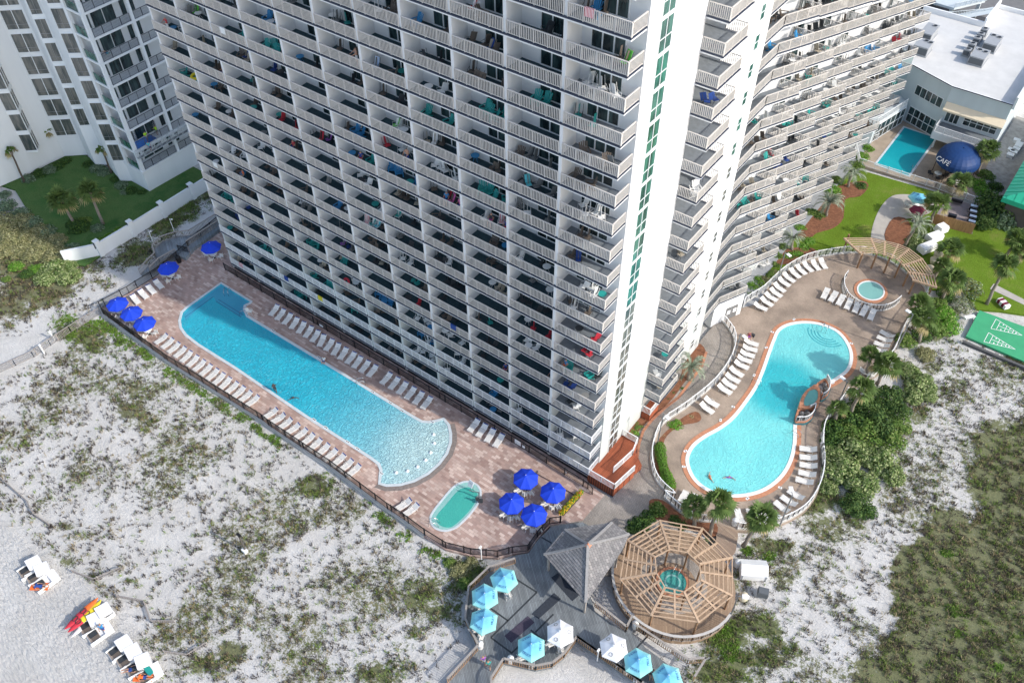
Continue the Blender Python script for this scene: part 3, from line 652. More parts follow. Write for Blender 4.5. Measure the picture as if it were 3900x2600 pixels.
# plans
deckL = PL(z8, [(1330, 60), (1180, 180), (1060, 290), (960, 375), (770, 495), (600, 588), (615, 625), (800, 760), (1000, 905), (1568, 1262)]) \
    + PL(z19, [(190, 35), (400, 175), (560, 280), (740, 415), (900, 535), (1000, 600), (1120, 690), (1250, 770), (1400, 808), (1560, 822)]) \
    + PL(z11, [(440, 712), (545, 700), (612, 605), (690, 520), (760, 512), (905, 488), (1048, 322)]) + [(0.5, -.35), (-.2, .22), (-57.5, .22), (-61, 6)]
surf('pool_deck', deckL, G, BRICK)
fenceR = PL(z24, [(503, 470), (570, 530), (622, 620), (600, 740), (500, 885), (330, 1025), (190, 1125), (132, 1260), (130, 1380), (170, 1480), (262, 1568)]) \
    + PL(z23, [(395, 330), (470, 400), (530, 450), (620, 490)])
fenceR2 = PL(z23, [(885, 545), (1000, 548), (1130, 520), (1250, 470), (1345, 400), (1418, 280), (1447, 150), (1440, 20)]) + PL(z24, [(1143, 1380), (1140, 1200), (1165, 1110), (1215, 1050), (1290, 940)])
fenceR3 = PL(z29, [(625, 1010), (690, 975), (745, 905), (790, 840), (850, 700), (960, 550), (980, 480), (945, 435), (860, 375), (760, 305), (620, 262), (500, 258), (380, 275), (270, 300), (170, 350), (90, 410), (0, 495)]) + PL(z24, [(690, 395), (672, 428)])
deckR = offset(catmull(fenceR+PL(z23, [(750, 500)])+fenceR2+fenceR3+PL(z24, [(570, 490)]), 4), .18)
surf('pool_deck', deckR, G, TAN, .5)
path = [(-.5, -6.5), (2, -9), (6, -9.5), (9.5, -6.5), (11, 0), (9, 4), (6, 5), (5, 12), (6, 20), (5.6, 25), (3, 30), (.0, 31.2), (-.2, 2.0), (3.3, 1.5), (3.3, -.3), (0.4, -.5)]
surf('brick_path', path, G-.02, PATHM)
b = MB(); pe = [tuple(zm(2400, 900, 1.568)(a, c).xy) for a, c in [(40, 1330), (52, 1240), (78, 1160), (130, 1095), (200, 1030), (290, 960), (350, 880), (430, 770), (455, 690)]]
for i in range(len(pe)-1): b.bar((*pe[i], G), (*pe[i+1], G), .3, .06)
tag(b.build('brick_edging', BRICKRED), 'red brick edging line along the planting strip of the brick path', 'kerb')
surf('boardwalk', [tuple(at(2300+a/1.742, 1700+c/1.742, G).xy) for a, c in [(745, 510), (885, 530), (890, 600), (875, 690), (835, 745), (700, 700), (745, 620)]], G-.012, pave('walk_boards', [(.34, .25, .18), (.28, .20, .15), (.38, .29, .21)], (.12, .09, .07), 2.5, .14, 10), .3)
patio = [(-5, 33), (1.3, 33.5), (2.6, 35.2), (2.6, 38), (1.2, 40), (1.2, 80), (-5, 86)]; surf('patio', patio, G+.02, PATIO, .4)
lawnR = PL(z5, [(470, 1130), (600, 1010), (1130, 1130), (1300, 1230), (1330, 1400), (1568, 1400), (1568, 1568)])+PL(z29, [(1568, 330), (1568, 610), (1300, 600), (1190, 420), (1000, 400), (500, 250), (200, 300), (60, 280)])
surf('lawn', [(-1, 33.5), (-1, 79)]+PL(z5, [(615, 1020), (1010, 1135), (1290, 1215), (1350, 1300), (1700, 1330), (1800, 1700)])+PL(z29, [(1700, 640), (1420, 600), (1290, 590), (1200, 470), (1050, 470), (900, 470)])+[(9, 37), (5, 33)], G-.06, LAWNR, .3)
for nm, P_ in [('mulch_bed', PL(z5, [(250, 1300), (330, 1200), (470, 1110), (600, 1080), (640, 1110), (590, 1170), (500, 1190), (490, 1300), (430, 1360), (330, 1390), (290, 1420), (200, 1400)])),
               ('mulch_bed', PL(z5, [(790, 1300), (880, 1320), (900, 1450), (850, 1480), (770, 1460), (735, 1400)])),
               ('mulch_bed', PL(z5, [(60, 1510), (180, 1480), (300, 1480), (330, 1520), (200, 1568), (0, 1600), (-150, 1690), (-180, 1640)])),
               ('mulch_bed', PL(z24, [(70, 1070), (170, 1000), (290, 860), (330, 730), (400, 640), (450, 680), (430, 760), (340, 850), (260, 960), (180, 1040), (60, 1150), (10, 1230), (-20, 1180)])),
               ('mulch_bed', PL(z24, [(150, 1270), (180, 1200), (300, 1090), (390, 1045), (425, 1080), (400, 1110), (300, 1130), (220, 1190), (200, 1260), (230, 1380), (270, 1470), (255, 1540), (160, 1420)])),
               ('mulch_bed', PL(z23, [(300, 360), (390, 355), (500, 440), (620, 500), (745, 510), (740, 590), (640, 560), (480, 500), (340, 480)]))]:
    surf(nm, catmull(P_, 3), G+.012, MULCH, .25)
surf('path', catmull(PL(z5, [(710, 1240), (780, 1170), (880, 1160), (1010, 1180), (1020, 1260), (900, 1300), (810, 1310), (760, 1360), (735, 1440), (660, 1440), (665, 1350)]), 4), G-.03, CONC, .3)
surf('path', [at(3400+a/1.792, 800+c/1.792).xy for a, c in [(690, 500), (960, 640), (940, 665), (665, 535)]], G-.035, CONC, .3)
surf('side_alley', [(17.3, 72), (21.6, 70), (22.4, 100), (17.3, 100)], G-.04, M('sandy_alley', (.36, .34, .31), 1, .25, 1.5, .4, 10), .3)
surf('pool_terrace', [(-.5, 80.5), (1.6, 72.0), (13.2, 73.2), (18.5, 73.0), (17.2, 86.1), (8.3, 86.1), (2.5, 88)], G, M('terrace_concrete', (.36, .29, .22), .9, .2, .5, .1, 10), .35)
surf('road', [(-140, 133), (60, 130), (80, 200), (-140, 200)], G-.1, M('asphalt', (.18, .175, .17), .95, .12, 1, .3, 20), .3)
lawnL = [(-80, 12), (-73.9, 12), (-73.9, -11.5), (-77, -13), (-84, -12.5), (-90, -9.5), (-97, -7.5), (-103, -9), (-104, 3.8), (-80.3, 4.2)]
surf('lawn', lawnL, G-.06, LAWNL, .3)

# ================================================================ WATER AND POOLS
def water_mat(name, deep, shallow, scale=2.2, bump=.6, dist=.12):
    m, t, b = newmat(name); b.inputs['Roughness'].default_value = .3; b.inputs['Specular IOR Level'].default_value = .35
    g = nd(t, 'ShaderNodeNewGeometry'); a = nd(t, 'ShaderNodeAttribute', attribute_name='depth')
    n0 = nd(t, 'ShaderNodeTexNoise', i_Scale=1.2, i_Detail=2.0); t.links.new(g.outputs['Position'], n0.inputs['Vector'])
    wp = nd(t, 'ShaderNodeVectorMath', operation='MULTIPLY_ADD'); t.links.new(n0.outputs['Color'], wp.inputs[0]); wp.inputs[1].default_value = (.9, .9, 0); t.links.new(g.outputs['Position'], wp.inputs[2])
    v = nd(t, 'ShaderNodeTexVoronoi', feature='DISTANCE_TO_EDGE', i_Scale=scale); t.links.new(wp.outputs[0], v.inputs['Vector'])
    v2 = nd(t, 'ShaderNodeTexVoronoi', feature='DISTANCE_TO_EDGE', i_Scale=scale*1.7); t.links.new(wp.outputs[0], v2.inputs['Vector'])
    c = mix(t, a.outputs['Fac'], shallow, deep)
    n = nd(t, 'ShaderNodeTexNoise', i_Scale=.3, i_Detail=4.0); t.links.new(g.outputs['Position'], n.inputs['Vector'])
    c = mix(t, 1.0, c, ramp(t, n.outputs['Fac'], [(.35, (.86, .9, .93)), (.65, (1, 1, 1))]), 'MULTIPLY')
    t.links.new(c, b.inputs['Base Color'])
    h = math_(t, 'ADD', math_(t, 'MINIMUM', v.outputs['Distance'], .13), math_(t, 'MULTIPLY', math_(t, 'MINIMUM', v2.outputs['Distance'], .12), .6)); h = math_(t, 'ADD', math_(t, 'MULTIPLY', h, -3.0), math_(t, 'MULTIPLY', n0.outputs['Fac'], .8))
    bp = nd(t, 'ShaderNodeBump', i_Strength=bump, i_Distance=dist); t.links.new(h, bp.inputs['Height']); t.links.new(bp.outputs[0], b.inputs['Normal'])
    return m
def water(poly, z, mat, depthf, parent, step=.35, name='water'):
    xs = [p[0] for p in poly]; ys = [p[1] for p in poly]
    # outline plus an inner grid joined by a fill: simple fan-free approach with bmesh triangulation
    import bmesh
    bm = bmesh.new(); vs = [bm.verts.new((p[0], p[1], z)) for p in poly]; f = bm.faces.new(vs); f.normal_update()
    if f.normal.z < 0: f.normal_flip()
    bmesh.ops.triangulate(bm, faces=bm.faces[:])
    for it in range(3):
        bmesh.ops.subdivide_edges(bm, edges=[e for e in bm.edges if e.calc_length() > 1.2], cuts=1)
        bmesh.ops.triangulate(bm, faces=bm.faces[:])
    me = bpy.data.meshes.new(name); bm.to_mesh(me); bm.free(); me.materials.append(mat)
    a = me.attributes.new('depth', 'FLOAT', 'POINT'); a.data.foreach_set('value', [depthf(v.co.x, v.co.y) for v in me.vertices])
    return link(name, me, parent)
def sm(x, a, b_): t = min(1, max(0, (x-a)/(b_-a))); return t*t*(3-2*t)
def edge_d(P, x, y):
    d = 1e9
    for i in range(len(P)):
        ax, ay = P[i-1]; bx, by = P[i]; vx, vy = bx-ax, by-ay; L = vx*vx+vy*vy
        if L < 1e-9: continue
        t = max(0, min(1, ((x-ax)*vx+(y-ay)*vy)/L)); d = min(d, math.hypot(x-ax-t*vx, y-ay-t*vy))
    return d
COPE = M('pale_coping', (.55, .60, .62), .7, .1, 2); COPEW = M('white_coping', (.74, .75, .74), .6, .05, 2)
WZ = G+.02
# long pool
lp = PL(z8, [(1080, 660), (1092, 612), (1120, 585), (1320, 440), (1494, 548)])+PL(z9, [(78, 397), (45, 412), (42, 440), (60, 480), (300, 625), (700, 868), (1050, 1082), (1105, 1112), (1150, 1116), (1195, 1108), (1235, 1095)]) \
    + PL(z9, [(1262, 1130), (1273, 1180), (1272, 1230), (1250, 1295), (1205, 1355), (1140, 1412), (1060, 1455), (980, 1477), (900, 1481), (862, 1472), (868, 1430), (873, 1395), (858, 1355), (800, 1312), (400, 1055), (0, 782)]) + PL(z8, [(1330, 888), (1190, 800), (1115, 742), (1086, 700)])
WLONG = water_mat('long_pool_water', (.03, .46, .60), (.48, .66, .66), 2.3, 1.0, .13)
WRIGHT = water_mat('right_pool_water', (.03, .44, .49), (.20, .64, .63), 2.4, .7, .10)
WTUB = water_mat('tub_water', (.04, .30, .26), (.28, .52, .48), 3.5, .5, .06)
p1 = empty('long_swimming_pool', (-27, -7, G), 0, 'long blue pool with a fan-shaped white shallow end on the brick deck', 'pool'); OP = Vector((27, 7, -G))
def shal(x, y):     # deep to the left, shallow towards the fan-shaped end
    dfan = math.hypot(x+12.5, y+6.5)
    return (.45+.55*sm(-x, 15.0, 34))*sm(dfan, 4.0, 12)
o = water(lp, WZ, WLONG, shal, p1); o.location = OP
b = MB(); ring(b, offset(lp, -.02), offset(lp, .32), WZ+.04, G-.1); part(b, 'coping', COPE, p1, OP)
b = MB(); i0 = 16
arc = lp[16:26]; arc2 = [(x, y) for x, y in offset(lp, .32)[16:26]]; arc3 = [(x, y) for x, y in offset(lp, .85)[16:26]]
n = b.vs([(x, y, WZ+.05) for x, y in arc2]); n2_ = b.vs([(x, y, G+.01) for x, y in arc3])
for i in range(len(arc)-1): b.fa((n+i, n2_+i, n2_+i+1, n+i+1) if area(lp) > 0 else (n+i+1, n2_+i+1, n2_+i, n+i))
part(b, 'stone_edge', M('grey_stone_edge', (.20, .17, .155), .8, .25, 5, .3, 15), p1, OP)
for a_, c_ in [(1178, 1183), (1182, 1235), (1160, 1290), (1130, 1335), (1082, 1375), (1022, 1400), (955, 1410)]:
    q = z9(a_, c_); b = MB(); b.lathe([(.0, .22), (.10, .18), (.16, .05), (.22, 0)], 10); o = b.build('fountain_bubbler', COPEW, p1, True); o.location = OP+Vector((q.x, q.y, WZ))
q0, q1 = z9(78, 397), z8(1494, 548)
# entry steps: submerged pale ledge
led = PL(z8, [(1320, 452), (1484, 552), (1440, 640), (1290, 545), (1275, 518), (1180, 590), (1120, 650), (1105, 660), (1100, 620), (1130, 592)])
b = MB(); b.prism(led, WZ+.003, WZ+.005, bottom=False); part(b, 'shelf', water_mat('shelf_water', (.05, .33, .48), (.05, .33, .48), 2.5, .3), p1, OP)
b = MB()
for s_ in ([(1290, 545), (1440, 640)], [(1275, 518), (1105, 640)], [(1305, 535), (1455, 628)]):
    A, B_ = z8(*s_[0]), z8(*s_[1]); b.bar((A.x, A.y, WZ+.008), (B_.x, B_.y, WZ+.008), .09, .006)
part(b, 'step_line', M('blue_tile', (.02, .12, .25), .3), p1, OP)
def handrail(q, a, name, par, off, s=1.0):
    b = MB(); d = Vector((math.cos(a), math.sin(a), 0)); e = Vector((-d.y, d.x, 0))*.28*s
    for k in (-1, 1):
        c = Vector((q.x, q.y, 0))+e*k; b.tube([c-d*.5+Vector((0, 0, G)), c-d*.5+Vector((0, 0, G+.75*s)), c-d*.15+Vector((0, 0, G+.92*s)), c+d*.35+Vector((0, 0, G+.8*s)), c+d*.6+Vector((0, 0, G+.1))], .03, 6)
    o = b.build(name, STEEL, par, True); o.location = off
handrail(z9(745, 885), -2.3, 'pool_ladder', p1, OP); handrail(z9(50, 465), -2.6, 'pool_ladder', p1, OP); handrail(z8(1360, 500), 2.2, 'handrail', p1, OP)
for a_, c_ in [(222, 565), (495, 725), (815, 930), (920, 995), (990, 1042), (1170, 1108), (465, 1095), (535, 1142), (665, 1228), (725, 1268), (866, 1415)]:
    q = z9(a_, c_); b = MB(); b.box(-.28, -.13, 0, .28, .13, .006); b.mi = 1; b.box(-.2, -.06, .006, -.05, .06, .008); b.box(.02, -.06, .006, .2, .06, .008)
    o = b.build('depth_marker', [COPEW, NAVY], p1); o.location = OP+Vector((q.x, q.y+.0, WZ+.045)); o.rotation_euler.z = R(0)
# right pool
rp_ = catmull(PL(z24, [(868, 620), (895, 565), (955, 532), (1050, 520), (1150, 535), (1235, 575), (1292, 645), (1312, 720), (1292, 790), (1235, 838), (1175, 872), (1110, 895), (1040, 935), (1005, 1010), (985, 1080), (975, 1130), (972, 1230), (950, 1330), (900, 1420), (820, 1490), (720, 1530), (600, 1540), (480, 1512), (400, 1455), (360, 1385), (352, 1320), (385, 1255), (455, 1200), (545, 1150), (625, 1085), (700, 990), (760, 900), (803, 800), (838, 700)]), 4)
p2 = empty('curved_swimming_pool', (9, 18, G), 0, 'curved turquoise swimming pool with an orange brick border on the tan deck', 'pool'); OP2 = Vector((-9, -18, -G))
dc = z24(900, 900)
def rdepth(x, y):
    d = math.hypot((x-dc.x), (y-dc.y)); e = edge_d(rp_, x, y)
    return max(.15, 1-sm(d, 3.0, 6.5))*.95
o = water(rp_, WZ, WRIGHT, rdepth, p2); o.location = OP2
b = MB(); ring(b, offset(rp_, -.02), offset(rp_, .38), WZ+.05, G-.1); part(b, 'coping', COPEW, p2, OP2)
b = MB(); ring(b, offset(rp_, .385), offset(rp_, .85), WZ+.02, G-.1); part(b, 'brick_border', BRICKRED, p2, OP2)
for i, rr in enumerate((2.9, 2.4, 1.9, 1.4)):
    ce = z24(1175, 580); b = MB(); pts_ = []
    for k in range(17):
        an = R(190+i*4)+R(150-i*6)*k/16; pts_.append((ce.x+rr*math.cos(an)*.8, ce.y+rr*math.sin(an)*.75, WZ+.006+.002*i))
    for k in range(16): b.bar(pts_[k], pts_[k+1], .12, .006)
    part(b, 'step_edge', M('teal_tile_%d' % i, (.03, .30, .36), .3), p2, OP2)
handrail(z24(750, 885), -.3, 'pool_ladder', p2, OP2); handrail(z24(985, 1190), 2.9, 'pool_ladder', p2, OP2); handrail(z24(1160, 560), -1.5, 'handrail', p2, OP2)
for a_, c_ in [(330, 1282), (320, 1375), (540, 1098), (615, 1018), (740, 830), (812, 665), (848, 572), (978, 497), (1320, 640), (1210, 875), (895, 1500), (955, 1580), (700, 1565)]:
    q = z24(a_, c_); b = MB(); b.box(-.2, -.13, 0, .2, .13, .006); b.mi = 1; b.box(-.06, -.06, .006, .08, .06, .008)
    o = b.build('depth_marker', [COPEW, NAVY], p2); o.location = OP2+Vector((q.x, q.y, WZ+.03)); o.rotation_euler.z = rnd.uniform(0, 3)
# fountain bowls at the narrow waist of the pool
zf = zm(2950, 1350, 2.987)
ft = empty('raised_spa_fountain', tuple(zf(420, 500).xy)+(G,), 0, 'raised orange brick spa with two railed rock basins at the curved pool', 'spa')
def OFF(e): return Vector((-e.location.x, -e.location.y, -e.location.z))
sp_o = catmull([tuple(zf(a, c, .1).xy) for a, c in [(450, 340), (500, 360), (522, 430), (515, 520), (470, 580), (390, 610), (310, 600), (280, 590), (300, 500), (340, 430), (390, 380)]], 4)
sp_i = catmull([tuple(zf(a, c, .1).xy) for a, c in [(430, 395), (470, 392), (495, 430), (490, 500), (450, 550), (390, 578), (340, 575), (335, 520), (360, 460), (395, 410)]], 4)
b = MB(); ring(b, sp_i, sp_o, .1, G-.1); part(b, 'brick_rim', BRICKRED, ft, OFF(ft))
o = water(sp_i, .02, WTUB, lambda x, y: .6, ft); o.location = OFF(ft)
ROCK = M('wet_rock', (.22, .21, .20), .5, .5, 2.5, 1.0, 5); TEALT = M('teal_mosaic', (.03, .17, .21), .3, .25, 8)
for (pts_, nm) in [([(470, 345), (568, 268), (610, 300), (632, 370), (610, 450), (560, 490), (530, 500), (528, 430)], 0), ([(255, 640), (285, 608), (390, 615), (455, 590), (460, 640), (430, 710), (360, 760), (290, 765), (232, 755)], 1)]:
    ou = catmull([tuple(zf(a, c, -.3).xy) for a, c in pts_], 3); b = MB(); ring(b, offset(ou, -.25), ou, -.3, G-.1); part(b, 'basin_wall', BRICKRED if nm else BRICKRED, ft, OFF(ft))
    b = MB(); ring(b, offset(ou, .01), offset(ou, .07), G+.28, G-.1); part(b, 'mosaic_band', TEALT, ft, OFF(ft))
    b = MB(); b.prism(offset(ou, -.24), G-.2, G+.3); part(b, 'rock_bed', ROCK, ft, OFF(ft))
    b = MB(); cx = sum(p[0] for p in ou)/len(ou); cy = sum(p[1] for p in ou)/len(ou)
    for k in range(7):
        an = k*.9; b.lathe([(.0, .5), (.16, .42), (.25, .2), (.28, 0)], 7, (cx+.35*math.cos(an)*(k % 3), cy+.35*math.sin(an)*(k % 3)))
    o = part(b, 'boulder', ROCK, ft, OFF(ft)); o.location.z += G+.28
    b = MB(); m_ = len(ou)
    st = range(m_//4, m_-m_//8) if nm else range(m_//6, m_*3//4)
    for k in st:
        A, B_ = offset(ou, -.12)[k], offset(ou, -.12)[(k+1) % m_]; pickets(b, A, B_, -.3, .55, sp=.11, post=9)
    part(b, 'railing', RAILW, ft, OFF(ft))
# therapy pool on the brick deck
tp = catmull(PL(z19, [(1163, 590), (1185, 540), (1240, 470), (1290, 412), (1330, 383), (1380, 370), (1432, 388), (1455, 430), (1440, 490), (1390, 560), (1330, 620), (1290, 645), (1240, 655), (1188, 637)]), 4)
p3 = empty('therapy_pool', tuple(z19(1310, 510).xy)+(G,), 0, 'small oblong green pool with a lift chair on the brick deck', 'pool')
o = water(tp, WZ, WTUB, lambda x, y: 0.0, p3); o.location = OFF(p3)
ti = catmull(PL(z19, [(1195, 575), (1255, 500), (1325, 420), (1380, 400), (1425, 420), (1440, 455), (1400, 530), (1320, 612), (1270, 640), (1215, 625)]), 4)
b = MB(); b.prism(ti, WZ+.004, WZ+.006, bottom=False); part(b, 'deep_water', water_mat('tub_deep', (.06, .40, .33), (.06, .40, .33), 3.5, .5, .06), p3, OFF(p3))
b = MB(); ring(b, offset(tp, -.02), offset(tp, .2), WZ+.03, G-.1); part(b, 'coping', COPE, p3, OFF(p3))
handrail(z19(1180, 625), .5, 'handrail', p3, OFF(p3))
lift = empty('pool_lift', tuple(z19(1450, 470).xy)+(G,), R(35), 'dark pool lift chair on a steel post beside the therapy pool', 'pool lift')
b = MB(); b.box(-.3, -.3, 0, .3, .3, .12); b.tube([(0, 0, .1), (0, 0, 1.3)], .07, 8); b.bar((0, 0, 1.25), (-1.0, .3, 1.15), .09, .09); b.build('post', STEEL, lift)
b = MB(); b.box(-.05, -.75, .45, .45, -.3, .55); b.bar((-.05, -.5, .5), (-.15, -.5, 1.05), .42, .06, up=(0, 1, 0)); b.build('seat', PAL['dark'], lift)
sg = empty('notice_board', tuple(z19(1408, 425).xy)+(G,), R(-10), 'tilted white notice board on posts at the head of the therapy pool', 'sign')
b = MB(); b.tube([(-.2, 0, 0), (-.2, 0, 1.5)], .04, 6); b.tube([(.2, 0, 0), (.2, 0, 1.5)], .04, 6); b.build('post', STEEL, sg)
b = MB(); b.bar((-.32, -.1, 1.55), (.32, -.1, 1.55), .06, .8, up=(0, .4, .8)); b.mi = 1
for k in range(4): b.bar((-.22, -.14-.0, 1.8-.14*k), (.22, -.14, 1.8-.14*k), .02, .02)
b.build('board', [WHITE, GREYM], sg)
# hot tub behind curved fence
hc = z29(652, 483); ex = z29(732, 483)-hc; ey = z29(652, 433)-hc
ho = [(hc.x+1.55*math.cos(t/24*6.2832), hc.y+1.75*math.sin(t/24*6.2832)) for t in range(24)]
p4 = empty('round_hot_tub', (hc.x, hc.y, G), 0, 'round pale hot tub with a brick ring inside the curved white fence by the pergola', 'hot tub')
o = water(ho, WZ+.05, water_mat('hot_tub_water', (.22, .46, .42), (.22, .46, .42), 4, .4, .05), lambda x, y: .5, p4); o.location = OFF(p4)
b = MB(); ring(b, offset(ho, -.01), offset(ho, .18), WZ+.09, G-.1); part(b, 'coping', COPEW, p4, OFF(p4)); b = MB(); ring(b, offset(ho, .185), offset(ho, .55), WZ+.05, G-.1); part(b, 'brick_border', BRICKRED, p4, OFF(p4))
# small rectangular pool
p5 = empty('rectangular_pool', (6.4, 79.8, G), 0, 'small teal rectangular pool in front of the low white-roofed building', 'pool')
sq = [(3.9, 73.8), (8.8, 73.8), (8.85, 86.0), (3.9, 86.0)]
def sub(P, n=8):
    out = []
    for i in range(len(P)):
        A, B_ = Vector(P[i]), Vector(P[(i+1) % len(P)]); out += [tuple(A+(B_-A)*k/n) for k in range(n)]
    return out
o = water(sub(sq), WZ, water_mat('teal_pool_water', (.005, .30, .36), (.01, .38, .42), 2, .2, .05), lambda x, y: sm(y, 74, 80), p5); o.location = OFF(p5)
b = MB(); ring(b, sub(offset(sq, -.01)), sub(offset(sq, .4)), WZ+.03, G-.1); part(b, 'coping', COPE, p5, OFF(p5))
handrail(z5(905, 1020), 1.9, 'pool_ladder', p5, OFF(p5))
# ================================================================ LOUNGERS
SLAT = M('lounger_sling', (.74, .72, .68), .8, .05, 6)
def lounger_proto(stripe_):
    t = empty('pool_lounger', (0, 0, 0), 0, 'x', 'lounger')
    # head at -y, foot at +y
    b = MB()
    for i in range(9): y = -.12+i*.125; b.box(-.31, y, .33, .31, y+.105, .36)
    b.build('seat', SLAT, t)
    b = MB()
    for i in range(6):
        s = .02+i*.115; y0 = -.14-s*.86; z0 = .35+s*.52
        b.mi = 1 if (stripe_ and i == 5) else 0
        b.bar((0, y0, z0), (0, y0-.09, z0+.055), .62, .03)
    b.build('backrest', [SLAT, PAL['navy']], t)
    b = MB()
    for sx in (-.33, .33):
        b.tube([(sx, -.75, .72), (sx, -.14, .34), (sx, 1.05, .34)], .022, 5)
        b.tube([(sx, -.1, .34), (sx, -.25, .52), (sx, .25, .55), (sx, .35, .34)], .018, 5)
    b.tube([(-.33, 1.05, .34), (.33, 1.05, .34)], .022, 5); b.build('frame', PAL['white'], t)
    for sx in (-.33, .33):
        for y in (-.35, .85):
            b = MB(); b.tube([(sx, y, .33), (sx, y+(.05 if y > 0 else -.05), 0)], .022, 5); b.build('leg', PAL['white'], t)
    return t
PRO = {}
def place(key, maker, p, rz, label, group, s=1.0, cat=None):
    if key not in PRO: PRO[key] = maker(); o = PRO[key]
    else: o = dup(PRO[key])
    o.location = (p[0], p[1], p[2]); o.rotation_euler = (0, 0, rz); o.scale = (s, s, s)
    o['label'] = label
    if group: o['group'] = group
    elif 'group' in o: del o['group']
    if cat: o['category'] = cat
    return o
def lounger(f, h, ft_, label, group, stripe_=False):
    a = f(*h, G+.8); c = f(*ft_, G+.35); m = Vector(((a.x+c.x)/2, (a.y+c.y)/2, G+.03)); d = (c-a)
    rz = math.atan2(d.y, d.x)-math.pi/2
    m -= Vector((math.cos(rz+math.pi/2), math.sin(rz+math.pi/2), 0))*.2
    return place('lounger%d' % stripe_, lambda: lounger_proto(stripe_), m, rz+rnd.uniform(-.05, .05), label, group)
def ordn(i): return ORD[i] if i < len(ORD) else str(i)
def lrow(f, H, F2, lab, group, stripe_, start=1):
    n = len(H)
    for i in range(n):
        if isinstance(F2, tuple): (fa, fb) = F2; g_ = (fa[0]+(fb[0]-fa[0])*i/(n-1), fa[1]+(fb[1]-fa[1])*i/(n-1))
        else: g_ = F2[i]
        lounger(f, H[i], g_, lab % ordn(i+start), group, stripe_)
hx = [242, 278, 320, 360, 402, 445, 485, 520, 568, 608, 652, 700, 738, 785, 832]
lrow(z9, [(x, 402+(762-402)*i/14+8) for i, x in enumerate(hx)], ((203, 468), (788, 832)), '%s white lounger from the left in the long row beside the tower base', 'loungers along the tower base', True)
lrow(z9, [(918, 812), (966, 840), (1014, 868), (1062, 898), (1110, 926), (1158, 955)], ((868, 880), (1112, 1028)), '%s white lounger from the left in the six-chair row beyond the tower-base row', 'loungers along the tower base', True)
lrow(z17, [(187, 932), (234, 960), (282, 990), (335, 1020)], ((138, 1008), (288, 1100)), '%s white lounger from the left, right of the fan-shaped pool end', 'loungers right of the long pool', True)
hx = [985, 1022, 1058, 1095, 1130, 1170, 1210, 1250, 1290, 1328, 1365, 1408, 1450, 1490, 1535]
lrow(z8, [(x, 742+(1108-742)*i/14) for i, x in enumerate(hx)], ((935, 792), (1475, 1165)), '%s white lounger from the left in the long row against the dune fence', 'loungers against the dune fence', True)
hx = [235, 280, 320, 365, 412, 455, 497, 545, 590, 640, 688, 732]
lrow(z9, [(x, 1028+(1362-1028)*i/11) for i, x in enumerate(hx)], ((168, 1080), (665, 1428)), '%s white lounger from the left in the second dune-fence row, right of the gap', 'loungers against the dune fence', True)
lrow(z19, [(1035, 470), (1080, 500)], [(960, 530), (1005, 563)], '%s white lounger of the pair by the dune fence left of the therapy pool', 'pair of loungers by the therapy pool', True)
lrow(z8, [(925, 412), (880, 443), (832, 472), (785, 502)], [(968, 468), (925, 498), (880, 527), (832, 558)], '%s white lounger from the right in the group between the blue parasols', 'loungers between the blue parasols', True)
lrow(ze, [(405, 808), (455, 772), (482, 738), (518, 708), (540, 672), (570, 635), (605, 605), (652, 575), (692, 548), (740, 530), (797, 515), (852, 503)], [(490, 862), (523, 832), (555, 800), (585, 772), (612, 738), (645, 700), (678, 672), (712, 640), (755, 620), (800, 600), (848, 592), (893, 582)], '%s white lounger from the left along the curved white fence below the wing', 'loungers along the curved fence below the wing', False)
lrow(zc, [(455, 262), (510, 285), (560, 307), (612, 335), (665, 357), (717, 382), (770, 407)], [(418, 335), (470, 355), (523, 380), (580, 405), (633, 428), (685, 450), (740, 478)], '%s white lounger from the left in the row in front of the round hot tub', 'loungers by the round hot tub', False)
lrow(z29, [(790, 748), (780, 776), (762, 805), (742, 835)], [(710, 722), (690, 752), (675, 788), (658, 818)], '%s white lounger from the top in the row under the right-hand lamp post', 'loungers by the right lamp post', False)
lrow(z29, [(590, 945)], [(680, 985)], '%s white lounger alone beneath the palms right of the curved pool', None, False)
lrow(z24, [(688, 650), (672, 682), (655, 712), (637, 742), (607, 780), (582, 820), (560, 852), (532, 882)], [(752, 680), (738, 715), (722, 750), (702, 788), (672, 832), (652, 868), (630, 905), (605, 938)], '%s white lounger from the top in the row left of the curved pool', 'loungers left of the curved pool', False)
lrow(z24, [(695, 612)], [(760, 648)], '%s white lounger with a towel, topmost left of the curved pool', None, False)
lrow(z24, [(452, 958), (425, 990)], [(528, 1015), (500, 1055)], '%s white lounger of the pair beside the rounded planting bed', 'pair of loungers beside the planting bed', False)
lrow(z24, [(1108, 1262), (1110, 1312), (1110, 1362), (1103, 1415), (1088, 1462)], [(1015, 1265), (1015, 1315), (1015, 1360), (1008, 1405), (992, 1445)], '%s white lounger from the top in the curved row inside the lower right fence', 'loungers inside the lower right fence', False)
lrow(z26, [(828, 440), (778, 482), (722, 525), (655, 565), (598, 600), (548, 590), (485, 590), (400, 590)], [(715, 380), (670, 425), (628, 462), (575, 492), (535, 505), (505, 500), (455, 515), (372, 518)], '%s white lounger clockwise in the curved row at the bottom of the curved pool', 'loungers at the bottom of the curved pool', False)
lrow(z23, [(510, 355), (580, 372)], [(548, 297), (610, 322)], '%s white lounger of the pair half hidden by the palms below the curved pool', 'pair of loungers below the curved pool', False)
